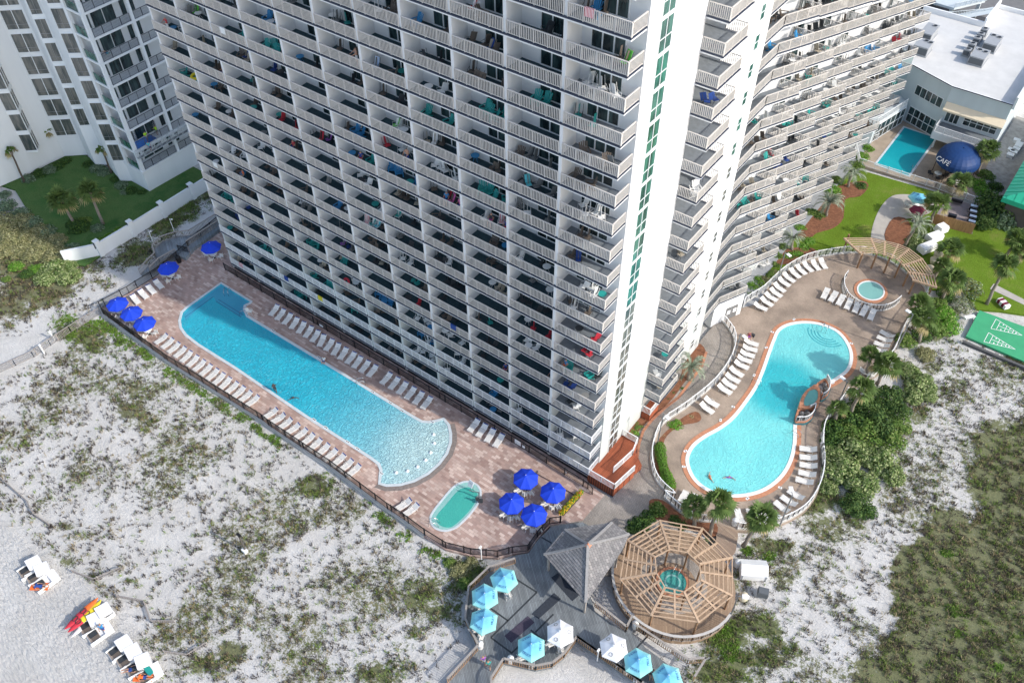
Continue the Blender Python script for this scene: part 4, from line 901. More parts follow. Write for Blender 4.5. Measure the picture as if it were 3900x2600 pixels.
# small white chair at the step of the long pool
def simple_chair(mat, frame):
    b = MB(); b.box(-.25, -.25, .38, .25, .25, .43); b.bar((0, .24, .42), (0, .38, .95), .5, .03)
    b.mi = 1
    for sx in (-.27, .27):
        b.tube([(sx, .3, .0), (sx, .24, .42), (sx, .4, .97)], .02, 5); b.tube([(sx, -.28, 0), (sx, -.26, .62), (sx, .26, .64)], .02, 5)
    return b
def chair_proto(mat, frame=None, name='patio_chair'):
    t = empty(name, (0, 0, 0), 0, 'x', 'chair'); fr = frame or PAL['white']
    b = MB(); b.box(-.25, -.25, .38, .25, .25, .43); b.build('seat', mat, t)
    b = MB(); b.bar((0, .24, .42), (0, .38, .95), .5, .03); b.build('backrest', mat, t)
    b = MB()
    for sx in (-.27, .27): b.tube([(sx, .24, .42), (sx, .4, .97)], .02, 5); b.tube([(sx, -.26, .62), (sx, .28, .64)], .025, 5)
    b.build('frame', fr, t)
    for sx in (-.27, .27):
        b = MB(); b.tube([(sx, .3, 0), (sx, .24, .42)], .02, 5); b.build('leg', fr, t)
        b = MB(); b.tube([(sx, -.28, 0), (sx, -.26, .62)], .02, 5); b.build('leg', fr, t)
    return t
q = z9(85, 460); place('chair_white', lambda: chair_proto(SLAT), (q.x, q.y, G), 2.2, 'white slatted chair standing alone at the step of the long pool', None)
place('lounger1', None, (*z9(92, 470).xy, G+.03), -2.3, 'short white lounger standing alone at the inner step of the long pool', None) if False else None

# ================================================================ PARASOLS AND TABLES
def table_proto(mat, r=.55):
    t = empty('round_table', (0, 0, 0), 0, 'x', 'table')
    b = MB(); b.lathe([(0, .68), (r*.97, .68), (r, .70), (r*.97, .73), (0, .735)], 20); b.build('tabletop', mat, t, True)
    b = MB(); b.tube([(0, 0, 0), (0, 0, .68)], .04, 8); b.build('pedestal', PAL['white'], t)
    for k in range(4):
        a = k*math.pi/2+.4; b = MB(); b.tube([(0, 0, .25), (r*.7*math.cos(a), r*.7*math.sin(a), 0)], .025, 5); b.build('leg', PAL['white'], t)
    return t
def textmesh(s, size, name):
    cu = bpy.data.curves.new(name, 'FONT'); cu.body = s; cu.size = size; cu.align_x = 'CENTER'; cu.align_y = 'CENTER'; cu.extrude = .004
    o = bpy.data.objects.new(name, cu); COL.objects.link(o); dg_ = bpy.context.evaluated_depsgraph_get()
    me = bpy.data.meshes.new_from_object(o.evaluated_get(dg_)); bpy.data.objects.remove(o); me.name = name; return me
CYTOP = None
def cyan_mat():
    m, t, b = newmat('cyan_canopy'); b.inputs['Roughness'].default_value = .8
    g = nd(t, 'ShaderNodeTexCoord'); s = nd(t, 'ShaderNodeVectorMath', operation='LENGTH'); mp = nd(t, 'ShaderNodeMapping'); mp.inputs['Scale'].default_value = (1, 1, 0)
    t.links.new(g.outputs['Object'], mp.inputs[0]); t.links.new(mp.outputs[0], s.inputs[0])
    t.links.new(ramp(t, math_(t, 'DIVIDE', s.outputs['Value'], 1.4), [(.1, (.12, .38, .62)), (.6, (.18, .54, .68)), (.95, (.30, .64, .58))]), b.inputs['Base Color']); return m
BLUEC = M('royal_blue_canopy', (.008, .05, .56), .75, .06, 3); CYANC = cyan_mat(); WHITEC = M('white_canopy', (.76, .76, .78), .8, .03); MARC = PAL['maroon']
TXT = {}
def parasol_proto(kind, R_, n, H=2.45):
    t = empty('parasol', (0, 0, 0), 0, 'x', 'parasol')
    b = MB(); b.tube([(0, 0, 0.02), (0, 0, H+.05)], .028, 8); b.build('pole', PAL['white'] if kind != 'blue' else STEEL, t)
    b = MB(); b.lathe([(0, .07), (.25, .06), (.28, 0)], 14); b.build('base', PAL['dark'], t, True)
    mt = {'blue': BLUEC, 'cyan': CYANC, 'white': WHITEC, 'maroon': MARC}[kind]
    b = MB(); drop = .62 if kind != 'blue' else .6
    rings = [(.10, H), (R_*.35, H-drop*.28), (R_*.7, H-drop*.62), (R_, H-drop)]
    for i, (r, z) in enumerate(rings):
        for k in range(n*2):
            a = math.pi*k/n; m_ = 1 if k % 2 == 0 else math.cos(math.pi/n)*(.985); zz = z if k % 2 == 0 else z-.03*(r/R_)
            b.v.append((r*m_*math.cos(a), r*m_*math.sin(a), zz))
    N = n*2
    for i in range(len(rings)-1):
        for k in range(N): b.fa((i*N+k, (i+1)*N+k, (i+1)*N+(k+1) % N, i*N+(k+1) % N))
    bb = len(b.v)
    for k in range(N): x, y, z = b.v[3*N+k]; b.v.append((x*1.01, y*1.01, z-.12))
    for k in range(N): b.fa((3*N+k, bb+k, bb+(k+1) % N, 3*N+(k+1) % N))
    b.build('canopy', mt, t)
    b = MB()
    for k in range(n):
        a = 2*math.pi*k/n; b.tube([(.05*math.cos(a), .05*math.sin(a), H-.02), (R_*.97*math.cos(a), R_*.97*math.sin(a), H-drop-.035)], .012, 4)
    b.build('ribs', STEEL, t)
    b = MB(); b.lathe([(R_*.20, H-.10), (R_*.12, H+.03), (.0, H+.10)], n*2); b.build('vent_cap', mt, t)
    b = MB(); b.lathe([(.03, H+.08), (.04, H+.13), (0, H+.18)], 8); b.build('finial', PAL['dark'] if kind == 'white' else PAL['white'], t)
    if kind in ('cyan', 'maroon', 'white'):
        for k in (0, 2, 4):
            a = 2*math.pi*(k+.5)/n; me = TXT.setdefault(kind, textmesh('TRULY' if kind == 'cyan' else 'CORK' if False else 'O', .30 if kind == 'cyan' else .5, 'lettering'))
            if kind == 'maroon': continue
            if not me.materials: me.materials.append(PAL['navy'] if kind == 'cyan' else PAL['grey'])
            o = link('lettering', me, t); rr = R_*.72; sl_ = math.atan2(drop*.38, R_*.3)
            o.location = (rr*math.cos(a)*math.cos(math.pi/n), rr*math.sin(a)*math.cos(math.pi/n), H-drop*.62+.035)
            o.rotation_euler = (Matrix.Rotation(a+math.pi/2, 3, 'Z') @ Matrix.Rotation(math.atan2(drop*.62, R_*.75), 3, 'X')).to_euler()
    return t
def parasol(kind, p, label, group, rz=0, H=2.45, zb=G):
    R_ = {'blue': 1.38, 'cyan': 1.38, 'white': 1.36, 'maroon': 1.2}[kind]; n = 8 if kind == 'blue' else 6
    return place('par_'+kind, lambda: parasol_proto(kind, R_, n), p, rz, label, group)
def setat(can, zb, kind, lab, grp, chairs, where, rz=0, tm='white', cm='chair_white'):
    p = can(zb+2.15); p = Vector((p.x, p.y, zb))
    parasol(kind, p, lab, grp, rz)
    place('table_'+tm, lambda: table_proto(PAL[tm] if tm != 'white' else PAL['white']), p, 0, 'round white table under the '+where, 'white tables under parasols')
    for i, a in enumerate(chairs):
        q = p+Vector((math.cos(R(a))*.95, math.sin(R(a))*.95, 0)); side = ['first', 'second', 'third', 'fourth'][i]
        place('chair_white', lambda: chair_proto(SLAT), (q.x, q.y, zb), R(a)-math.pi/2, 'white chair, %s clockwise, under the %s' % (side, where), 'white chairs at parasol tables')
CFt = lambda f, a, c: (lambda z: f(a, c, z))
for f, a, c, w_, rz in [(z8, 695, 550, 'blue parasol at the deck corner', .1), (z8, 779, 605, 'blue parasol second from the deck corner', .3), (z8, 858, 665, 'blue parasol third from the deck corner', .2), (z8, 1000, 335, 'blue parasol beside the wooden walkway', .15), (z8, 1256, 210, 'blue parasol nearest the tower end', .35)]:
    setat(CFt(f, a, c), G, 'blue', 'royal '+w_.replace('parasol', 'octagonal parasol'), 'blue parasols on the brick deck', (300, 20, 210), w_, rz)
for a, c, w_, rz in [(527, 202, 'upper left blue parasol by the therapy pool', .2), (708, 292, 'right-hand blue parasol by the therapy pool', .1), (433, 363, 'left-hand blue parasol by the therapy pool', .3), (582, 442, 'lowest blue parasol by the therapy pool', 0)]:
    setat(CFt(z11, a, c), G, 'blue', 'royal '+w_.replace('upper left blue', 'blue, upper left') if False else w_[0:].replace('blue parasol', 'royal blue parasol'), 'blue parasols on the brick deck', (300, 340, 250), w_, rz)
DZ = -.5
for a, c, w_, rz, ch in [(382, 872, 'cyan parasol uppermost by the grey deck railing', .4, (330,)), (255, 984, 'cyan parasol second down the grey deck railing', .2, (280,)), (247, 1145, 'cyan parasol third down the grey deck railing', .0, (230, 290)), (563, 1320, 'cyan parasol left of the white parasol', .1, (240, 310)),
                     (1275, 1421, 'cyan parasol right of both white parasols', .15, (30, 300)), (1472, 1525, 'cyan parasol lowest at the picture edge', .3, ())]:
    setat(CFt(z11, a, c), DZ, 'cyan', w_[0].upper().lower()+w_[1:].replace('cyan parasol', 'lettered hexagonal parasol') if False else 'hexagonal lettered '+w_, 'cyan parasols on the grey deck', ch, w_, rz)
for a, c, w_, rz, ch in [(757, 1227, 'left white parasol of the grey deck', .1, (240, 310)), (1113, 1322, 'right white parasol of the grey deck', .2, (330,))]:
    setat(CFt(z11, a, c), DZ, 'white', 'hexagonal '+w_, 'white parasols on the grey deck', ch, w_, rz)
setat(CFt(z5, 940, 1170), G, 'cyan', 'cyan parasol on the garden path by the lawn', None, (200, 100), 'cyan parasol on the garden path', .3)
setat(CFt(z5, 940, 1245), G, 'maroon', 'maroon parasol with pale lettering behind the garden palms', None, (300,), 'maroon parasol in the garden', .3)
q = z5(915, 1278, 0); place('table_white', None, (q.x, q.y, G), 0, 'round white table in the open below the maroon parasol', None)

# ================================================================ FENCES
def fence(name, P, z0, h, mat, label, cat='fence', sp=.12, post=1.9, base=None, w=.03):
    t = empty(name, (P[0][0], P[0][1], z0), 0, label, cat); O_ = Vector((-P[0][0], -P[0][1], -z0)); b = MB(); pb = []
    for i in range(len(P)-1):
        A, B_ = P[i], P[i+1]
        if math.hypot(A[0]-B_[0], A[1]-B_[1]) < .05: continue
        pickets(b, A, B_, z0+.05, z0+h, sp=sp, post=99, w=w)
    part(b, 'picket_panel', mat, t, O_)
    acc = 0; last = None; cnt = 0
    pm = MB(); pm.box(-.045, -.045, 0, .045, .045, h+.06); pm.box(-.06, -.06, h+.06, .06, .06, h+.09); pme = pm.mesh('post', mat)
    for i in range(len(P)-1):
        A, B_ = Vector(P[i]), Vector(P[i+1]); L = (B_-A).length; s = 0 if i == 0 else acc
        while s <= L:
            if cnt < 90: q = A+(B_-A)*(s/L); o = link('post', pme, t); o.location = (q.x+O_.x, q.y+O_.y, 0); cnt += 1
            s += post
        acc = s-L
    if base:
        b = MB()
        for i in range(len(P)-1): b.bar((*P[i], z0-.12), (*P[i+1], z0-.12), .22, .36)
        part(b, 'kerb', base, t, O_)
    return t
fL = [p for p in deckL[5:17]]; fLc = catmull(fL, 3, closed=False)
fence('black_fence', [p for p in offset(deckL, -.12)[5:16]]+offset(deckL, -.12)[16:25], G, 1.25, BLACKM, 'long black metal fence between the brick deck and the dune', sp=.13, post=2.3)
b = MB()
for i in range(5, 16): b.bar((*deckL[i], G-.15), (*deckL[i+1], G-.15), .25, .34)
tag(b.build('deck_curb', CURB), 'pale concrete curb running along the dune side of the brick deck', 'curb')
fence('black_fence', offset(deckL, -.12)[:6], G, 1.25, BLACKM, 'black metal fence by the wooden walkway at the far corner of the brick deck', sp=.13, post=2.3)
fence('black_fence', [(-57.6, -.75), (-40, -.75), (-20, -.75), (-8, -.75), (.6, -.9), (1.4, -1.2)], G, 1.2, BLACKM, 'straight black metal fence along the foot of the tower', sp=.13, post=2.4)
for u_, (lx, w_, h_) in enumerate([(-8.7, .8, .7), (-7.9, .35, .4), (.3-2.6, .3, .3), (-39.3, .6, .3)]):
    b = MB(); b.box(lx-w_/2, -.83, G+.35, lx+w_/2, -.80, G+.35+h_); b.mi = 1
    for k in range(3): b.box(lx-w_/2+.08, -.834, G+.45+k*.15, lx+w_/2-.08, -.8301, G+.48+k*.15) if h_ > .5 else None
    tag(b.build('notice_sign', [WHITE, GREYM]), ['large white notice on the tower-foot fence right of the six loungers', 'small square white notice beside the large one on the fence', 'small white notice near the tower corner on the black fence', 'white oval notice on the fence behind the long lounger row'][u_], 'sign')
fr_ = catmull(fenceR, 3, closed=False)
fence('white_fence', fr_, G+.1, 1.15, RAILW, 'curved white picket fence between the brick path and the curved pool', base=CURB, sp=.13)
fence('white_fence', catmull([tuple(z23(620, 490).xy), tuple(z23(700, 497).xy), tuple(z23(750, 500).xy)], 2, False), G+.1, 1.15, RAILW, 'short white picket fence beside the pool gate near the twin palms', base=CURB, sp=.13)
fence('white_fence', catmull(fenceR2, 3, closed=False), G+.1, 1.15, RAILW, 'curved white picket fence around the lower right side of the curved pool', base=CURB, sp=.13)
fence('white_fence', catmull(fenceR3, 3, closed=False), G+.1, 1.15, RAILW, 'curved white picket fence around the upper end of the tan deck', base=CURB, sp=.13)
hf = catmull(PL(z29, [(505, 400), (485, 430), (485, 480), (510, 530), (560, 570), (640, 598), (720, 600), (780, 580), (822, 545)]), 4, closed=False)
fence('white_fence', hf, G, 1.1, RAILW, 'semicircular white picket fence around the round hot tub', base=CURB, sp=.13)
fence('white_fence', [(1.6, 80.2), (-.4, 76), (1.7, 72.2), (13, 73.0), (18.4, 72.9)], G, 1.1, RAILW, 'white picket fence around the small rectangular pool terrace', sp=.16)
# white wall on the left lawn
wl = [(-76.5, -12.6), (-74.2, -9.2), (-73.9, -8.7), (-73.8, -3.4), (-73.8, 1.8), (-73.8, 7.1), (-73.8, 12.4)]
gw = empty('garden_wall', (-73.8, 0, G), 0, 'white stucco boundary wall with square pillars beside the shaded lawn', 'wall'); OWW = OFF(gw)
for i in range(len(wl)-1):
    b = MB(); b.bar((*wl[i], G+.75), (*wl[i+1], G+.75), .22, 2.1); b.bar((*wl[i], G+1.84), (*wl[i+1], G+1.84), .3, .08); part(b, 'wall_panel', NW, gw, OWW)
for i, p in enumerate(wl):
    if i < 2: continue
    b = MB(); b.box(p[0]-.3, p[1]-.3, G-.3, p[0]+.3, p[1]+.3, G+2.3); b.box(p[0]-.36, p[1]-.36, G+2.3, p[0]+.36, p[1]+.36, G+2.42); part(b, 'pillar', NW, gw, OWW)
    b = MB(); b.box(p[0]-.16, p[1]-.42, G+1.2, p[0]+.0, p[1]-.31, G+2.2); b.box(p[0]-.16, p[1]+.31, G+1.2, p[0]+.0, p[1]+.42, G+2.2); part(b, 'iron_bracket', BLACKM, gw, OWW)
# slatted sand fence at the left
SLW = M('weathered_slat', (.30, .27, .25), .9, .2, 5)
sf = [tuple(z8(a, c).xy) for a, c in [(600, 610), (420, 720), (300, 800), (200, 870), (90, 920), (-30, 975), (-120, 1020)]]
fence('sand_fence', sf, -1.1, 1.15, SLW, 'weathered slatted sand fence along the beach path left of the deck', sp=.16, post=3, w=.05)
for i, (a, c) in enumerate([(265, 855), (325, 775)]):
    q = z8(a, c, -1.1); b = MB(); b.tube([(0, 0, 0), (0, 0, 1.5)], .09, 8); b.box(-.14, -.14, 1.5, .14, .14, 1.6); o = b.build('white_post', WHITE); o.location = (q.x, q.y, -1.15); tag(o, ['white post leaning at the sand fence, nearer the camera', 'white post at the sand fence, farther from the camera'][i], 'post')
# slat fence shadows in the dunes: low wire fences
for i, (P_, s_) in enumerate([([z16(20, 360), z16(160, 480), z16(200, 560), z16(290, 620)], 'left'), ([z16(430, 900), z16(560, 950), z16(720, 880)], 'below'), ([z16(700, 1050), z16(860, 1080), z16(900, 1200), z16(1040, 1200)], 'middle'), ([z16(980, 1380), z16(1120, 1400), z16(1230, 1330)], 'right')]):
    fence('sand_fence', [tuple(p.xy) for p in P_], -1.15, .55, SLW, ['low half-buried slat fence at the left edge of the dune', 'low half-buried slat fence above the kayaks', 'low half-buried slat fence right of the blue-clad walker', 'low half-buried slat fence nearest the bottom of the dune'][i], sp=.17, post=3, w=.04)

# ================================================================ WOODEN DECKS
def plank(name, c, rot, w_=.14, var=.25):
    m, t, b = newmat(name); b.inputs['Roughness'].default_value = .85
    g = nd(t, 'ShaderNodeNewGeometry'); mp = nd(t, 'ShaderNodeMapping'); mp.inputs['Rotation'].default_value = (0, 0, R(rot)); t.links.new(g.outputs['Position'], mp.inputs[0])
    br = nd(t, 'ShaderNodeTexBrick', i_Scale=1.0); br.inputs['Brick Width'].default_value = 3.5; br.inputs['Row Height'].default_value = w_; br.inputs['Mortar Size'].default_value = .012; br.inputs['Mortar'].default_value = (.3, .3, .3, 1)
    br.inputs['Color1'].default_value = (1-var, 1-var, 1-var, 1); br.inputs['Color2'].default_value = (1+var*.3,)*3+(1,); t.links.new(mp.outputs[0], br.inputs['Vector'])
    n = nd(t, 'ShaderNodeTexNoise', i_Scale=.7, i_Detail=5.0); t.links.new(g.outputs['Position'], n.inputs['Vector'])
    c2 = mix(t, 1.0, ramp(t, n.outputs['Fac'], [(.3, sc3(c, .75)), (.7, sc3(c, 1.15))]), br.outputs['Color'], 'MULTIPLY'); t.links.new(c2, b.inputs['Base Color']); return m
GDECK = plank('grey_deck_boards', (.215, .235, .245), 40); REDW = plank('red_deck_boards', (.36, .095, .04), 90, .14, .2); WOODR = M('cedar_rail', (.36, .22, .12), .8, .2, 4); WOODG = M('grey_wood', (.33, .30, .27), .85, .15, 4)
gd = PL(z11, [(455, 775), (285, 830), (152, 958), (140, 1050), (128, 1170), (215, 1345), (10, 1568), (-60, 1650), (300, 1620), (300, 1560), (380, 1435), (590, 1482), (700, 1462), (780, 1400), (862, 1290), (1020, 1400), (1290, 1590), (1500, 1690), (1600, 1600), (1520, 1480), (1320, 1330), (1235, 1240), (1240, 1130), (1190, 1235), (985, 1090), (970, 1040), (930, 900), (1000, 560), (905, 500), (700, 530), (612, 612), (545, 705), (460, 720)], DZ)
dk = empty('grey_deck', (gd[0][0], gd[0][1], DZ), 0, 'large grey wooden terrace with parasols below the shingled pavilion', 'deck'); ODK = OFF(dk)
b = MB(); b.prism(gd, DZ-.35, DZ); part(b, 'floor', GDECK, dk, ODK)
for A, B_ in [((295, 1265), (600, 965)), ((450, 870), (600, 965)), ((285, 1065), (410, 1155)), ((590, 1230), (710, 1110)), ((430, 1370), (560, 1250)), ((295, 1265), (430, 1365)), ((560, 1215), (650, 1290)), ((630, 600), (700, 640)), ((1230, 1370), (1340, 1250))]:
    p, q = z11(*A, DZ), z11(*B_, DZ); b = MB(); b.bar((p.x, p.y, DZ+.006), (q.x, q.y, DZ+.006), .16, .01); part(b, 'border_board', PAL['dark'], dk, ODK)
RUGM = M('dark_rug', (.035, .042, .055), .95, .2, 6); RUGP = M('plum_rug', (.06, .05, .075), .95, .2, 6)
for i, (P_, lab, mt_) in enumerate([([(565, 1110), (715, 970), (760, 1010), (612, 1142)], 'dark rectangular rug on the grey deck nearest the pavilion', RUGM), ([(385, 1255), (540, 1122), (585, 1165), (430, 1300)], 'plum and black rectangular rug on the grey deck farther left', RUGP), ([(695, 868), (740, 838), (880, 985), (835, 1025)], 'dark rubber mat under the pavilion eave', RUGM)]):
    b = MB(); b.prism([tuple(z11(*p, DZ).xy) for p in P_], DZ+.012, DZ+.03); tag(b.build('rug', mt_), lab, 'rug')
def wood_rail(P, z0, par, off, h=1.05, mt=WOODR, cap=WOODG):
    b = MB()
    for i in range(len(P)-1): pickets(b, P[i], P[i+1], z0, z0+h, sp=.2, w=.05, post=1.8)
    part(b, 'railing', mt, par, off)
    b = MB()
    for i in range(len(P)-1): b.bar((*P[i], z0+h+.02), (*P[i+1], z0+h+.02), .2, .045)
    part(b, 'handrail_cap', cap, par, off)
wood_rail(gd[0:7], DZ, dk, ODK); wood_rail(gd[8:11]+gd[11:18], DZ, dk, ODK); wood_rail(gd[18:22]+[gd[21]], DZ, dk, ODK) if False else None
wood_rail(gd[17:21], DZ, dk, ODK) if False else None
wood_rail(PL(z11, [(862, 1290), (1290, 1590)], DZ), DZ, dk, ODK)
wood_rail(PL(z11, [(985, 1062), (1190, 1225), (1235, 1140)], DZ), DZ, dk, ODK)
wood_rail(PL(z11, [(1235, 1200), (1400, 1310), (1595, 1440)], DZ)+PL(z23, [(668, 1430), (590, 1555)], DZ), DZ, dk, ODK)
# red deck at the foot of the tower
rd = empty('red_deck', (1.5, 3, .2), 0, 'red-stained wooden landing with white railings at the foot of the tower corner', 'deck'); ORD_ = OFF(rd)
b = MB(); b.prism([(-0.02, .0), (3.25, 0.0), (3.75, 3.3), (2.6, 5.0), (2.1, 6.7), (.12, 6.7), (.12, 1.98), (.0, 1.98)], G-.2, .256); part(b, 'floor', REDW, rd, ORD_)
b = MB(); b.prism([(2.0, 1.8), (3.6, 3.4), (3.9, 4.6), (2.55, 5.6)], G, .1); part(b, 'stair', REDW, rd, ORD_)
b = MB()
for s in ([(0.02, .05), (3.2, .05)], [(3.2, .05), (3.68, 3.35)], [(2.0, 1.85), (2.45, 5.0)], [(2.45, 5.0), (2.05, 6.6)], [(2.05, 6.65), (.2, 6.65)]): pickets(b, *s, .26, 1.32)
part(b, 'railing', RAILW, rd, ORD_)
b = MB(); b.prism([(.1, 10.8), (1.25, 10.8), (1.25, 12.9), (.1, 12.9)], G, .2); tag(part(b, 'floor', REDW, rd, ORD_), None) if False else None
sl_ = empty('small_red_landing', (.7, 11.8, 0), 0, 'small red wooden landing with white rail under the side balconies', 'deck'); b = MB(); b.box(.11, 10.85, G, 1.2, 12.85, .2); part(b, 'floor', REDW, sl_, OFF(sl_))
b = MB(); pickets(b, (.15, 10.9), (1.15, 10.9), .2, 1.25); pickets(b, (1.15, 10.95), (1.15, 12.8), .2, 1.25); part(b, 'railing', RAILW, sl_, OFF(sl_))
# left wooden walkway
lw = empty('wooden_walkway', (-66, -1, -.3), 0, 'weathered grey wooden walkway with railings at the far corner of the brick deck', 'walkway'); OLW = OFF(lw)
zA = zm(500, 600, 2.6133)
b = MB(); b.prism([tuple(zA(a, c, -.3).xy) for a, c in [(95, 1160), (250, 1000), (220, 900), (310, 830), (440, 780), (590, 775), (900, 590), (960, 650), (620, 900), (540, 1000), (400, 950), (200, 1120)]], G, -.3); part(b, 'floor', plank('blue_grey_boards', (.26, .30, .33), 30), lw, OLW)
wood_rail([tuple(zA(a, c, -.3).xy) for a, c in [(95, 1165), (190, 1060), (250, 1005), (230, 920), (310, 840), (450, 795), (590, 780), (850, 620)]], -.3, lw, OLW, 1.0, WOODG, WOODG)
wood_rail([tuple(zA(a, c, -.3).xy) for a, c in [(195, 1140), (290, 1050), (450, 960)]], -.3, lw, OLW, .9, WOODG, WOODG)
wood_rail([tuple(zA(a, c, -.3).xy) for a, c in [(560, 880), (700, 790), (900, 660)]], -.3, lw, OLW, .9, WOODG, WOODG)
gt = empty('metal_gate', tuple(zA(530, 960).xy)+(G,), R(20), 'open black metal gate at the end of the wooden walkway', 'gate'); b = MB(); pickets(b, (-.7, 0), (.9, 0), .05, 1.4); b.build('gate_leaf', BLACKM, gt); b = MB(); b.box(-.8, -.06, 0, -.7, .06, 1.5); b.box(.9, -.06, 0, 1.0, .06, 1.5); b.build('post', STEEL, gt)
for i, (a, c, h_) in enumerate([(430, 740, .0), (225, 860, 0)]):
    q = zA(a, c, -.3); b = MB(); b.tube([(0, 0, 0), (0, 0, 2.4), (.25, .1, 2.45)], .045, 6); b.box(.2, .02, 2.38, .45, .2, 2.46); o = b.build('path_lamp', WHITE); o.location = (q.x, q.y, -.4); tag(o, ['thin pale lamp post on the walkway rail, nearer the tower', 'thin pale lamp post on the walkway rail, nearer the beach'][i], 'lamp')
b = MB(); b.lathe([(.3, 0), (.34, .9), (.3, 1.0), (0, 1.02)], 12); o = b.build('trash_bin', BLACKM, None, True); q = zA(480, 1040); o.location = (q.x, q.y, G); tag(o, 'black round bin between the walkway gate and a blue parasol', 'bin')

# ================================================================ PAVILION
SHING = pave('cedar_shingles', [(.17, .165, .165), (.26, .25, .245), (.21, .20, .20), (.33, .31, .30)], (.08, .08, .08), .35, .28, 25)
pv = empty('shingled_pavilion', (5.6, -9, DZ), 0, 'pavilion with a grey shingled pyramid roof and orange peak cap beside the round gazebo', 'pavilion'); OPV = OFF(pv)
ap = Vector((5.85, -9.39, 5.0)); ev = [(2.56, -8.31), (6.0, -4.75), (8.2, -5.2), (8.6, -13.3), (2.4, -11.9)]
ev = [tuple(z11(a, c, 2.6).xy) for a, c in [(785, 548), (1100, 503), (1215, 580), (1165, 690), (925, 1035), (645, 715)]]; ap = z11(940, 648, 4.9)
def slopemat(name, n):
    return SHING
b = MB()
for i in range(len(ev)):
    A, B_ = ev[i], ev[(i+1) % len(ev)]
    N = 14
    for k in range(N):
        t0, t1 = k/N, (k+1)/N
        def PP(E_, t, dz=0): return (E_[0]+(ap.x-E_[0])*t, E_[1]+(ap.y-E_[1])*t, 2.6+(ap.z-2.6)*t**1.15+dz)
        b.quad(PP(A, t0, .06), PP(B_, t0, .06), PP(B_, t1), PP(A, t1)); b.quad(PP(A, t0, -.01), PP(B_, t0, -.01), PP(B_, t0, .06), PP(A, t0, .06))
b.fa(tuple(b.vs([(e[0], e[1], 2.55) for e in ev])+i for i in range(len(ev)))[::-1])
part(b, 'roof', SHING, pv, OPV)
b = MB()
for i, e in enumerate(ev):
    if i == 3: continue
    prev = None
    for k in range(7):
        t = k/6; q = (e[0]+(ap.x-e[0])*t, e[1]+(ap.y-e[1])*t, 2.66+(ap.z-2.6)*t**1.15)
        if prev: b.bar(prev, q, .26, .07)
        prev = q
part(b, 'ridge_cap', M('ridge_shingle', (.30, .29, .28), .9, .15, 4), pv, OPV)
b = MB(); n = b.vs([(ap.x-.28, ap.y-.28, ap.z-.18), (ap.x+.28, ap.y-.28, ap.z-.18), (ap.x+.28, ap.y+.28, ap.z-.18), (ap.x-.28, ap.y+.28, ap.z-.18), (ap.x, ap.y, ap.z+.2)]); b.fa((n, n+1, n+4), (n+1, n+2, n+4), (n+2, n+3, n+4), (n+3, n, n+4)); part(b, 'peak_cap', M('copper_cap', (.55, .20, .10), .5, .1), pv, OPV)
for e in ev:
    b = MB(); x = e[0]+(ap.x-e[0])*.12; y = e[1]+(ap.y-e[1])*.12; b.box(x-.1, y-.1, DZ, x+.1, y+.1, 2.6); part(b, 'post', WOODG, pv, OPV)
b = MB(); b.prism([(4.0, -9.6), (6.6, -11.6), (7.6, -10.0), (5.2, -7.6)], DZ, .6); part(b, 'bar_counter', M('dark_counter', (.10, .07, .05), .6, .2), pv, OPV)

# ================================================================ ROUND GAZEBO (open rafters)
TIMB = M('new_cedar', (.47, .33, .22), .75, .18, 3); TIMB2 = M('cedar_post', (.30, .17, .09), .8, .2, 3)
gz = empty('round_gazebo', (13.3, -5.0, DZ), 0, 'octagonal open-rafter cedar gazebo around a round hot tub', 'gazebo'); OGZ = OFF(gz)
gc = Vector((13.35, -5.1)); RO = [tuple(z23(a, c, 2.2).xy) for a, c in [(150, 622), (370, 492), (655, 545), (852, 740), (852, 995), (630, 1170), (312, 1125), (105, 885)]]
RI = [tuple(z23(a, c, 2.9).xy) for a, c in [(340, 738), (435, 688), (552, 708), (632, 783), (640, 888), (530, 965), (405, 935), (350, 842)]]
def L3(a, b_, t, z0, z1): return (a[0]+(b_[0]-a[0])*t, a[1]+(b_[1]-a[1])*t, z0+(z1-z0)*t)
for i in range(8):
    A, B_, Ai, Bi = RO[i], RO[(i+1) % 8], RI[i], RI[(i+1) % 8]
    b = MB(); b.bar((*A, 2.3), (*Ai, 3.0), .2, .22); part(b, 'hip_rafter', TIMB, gz, OGZ)
    mA = ((A[0]+B_[0])/2, (A[1]+B_[1])/2); mI = ((Ai[0]+Bi[0])/2, (Ai[1]+Bi[1])/2)
    b = MB(); b.bar((*mA, 2.3), (*mI, 3.0), .17, .18); part(b, 'middle_rafter', TIMB, gz, OGZ)
    b = MB(); nL = 8
    for k in range(nL):
        t = k/(nL-1)*.98+.01; b.bar(L3(A, Ai, t, 2.34, 3.04), L3(B_, Bi, t, 2.34, 3.04), .11, .09)
    part(b, 'lath', TIMB, gz, OGZ)
    b = MB(); q = L3(A, Ai, .08, 0, 0); b.box(q[0]-.09, q[1]-.09, DZ, q[0]+.09, q[1]+.09, 2.15); part(b, 'post', TIMB2, gz, OGZ)
    b = MB(); q = L3(A, Ai, .92, 0, 0); b.box(q[0]-.08, q[1]-.08, DZ, q[0]+.08, q[1]+.08, 2.8); part(b, 'post', TIMB2, gz, OGZ)
circ = lambda r, n=40, c=gc: [(c.x+r*math.cos(6.28318*t/n), c.y+r*.97*math.sin(6.28318*t/n)) for t in range(n)]
b = MB(); b.prism(circ(6.0), G-.4, DZ+.02); part(b, 'floor', pave('tan_board_floor', [(.36, .25, .165), (.30, .21, .14), (.42, .30, .20)], (.2, .13, .08), 1.2, .14, 60), gz, OGZ)
b = MB(); ring(b, circ(2.2), circ(3.3), DZ+.03); part(b, 'brick_ring', PATHM, gz, OGZ)
b = MB(); fc = circ(6.05)
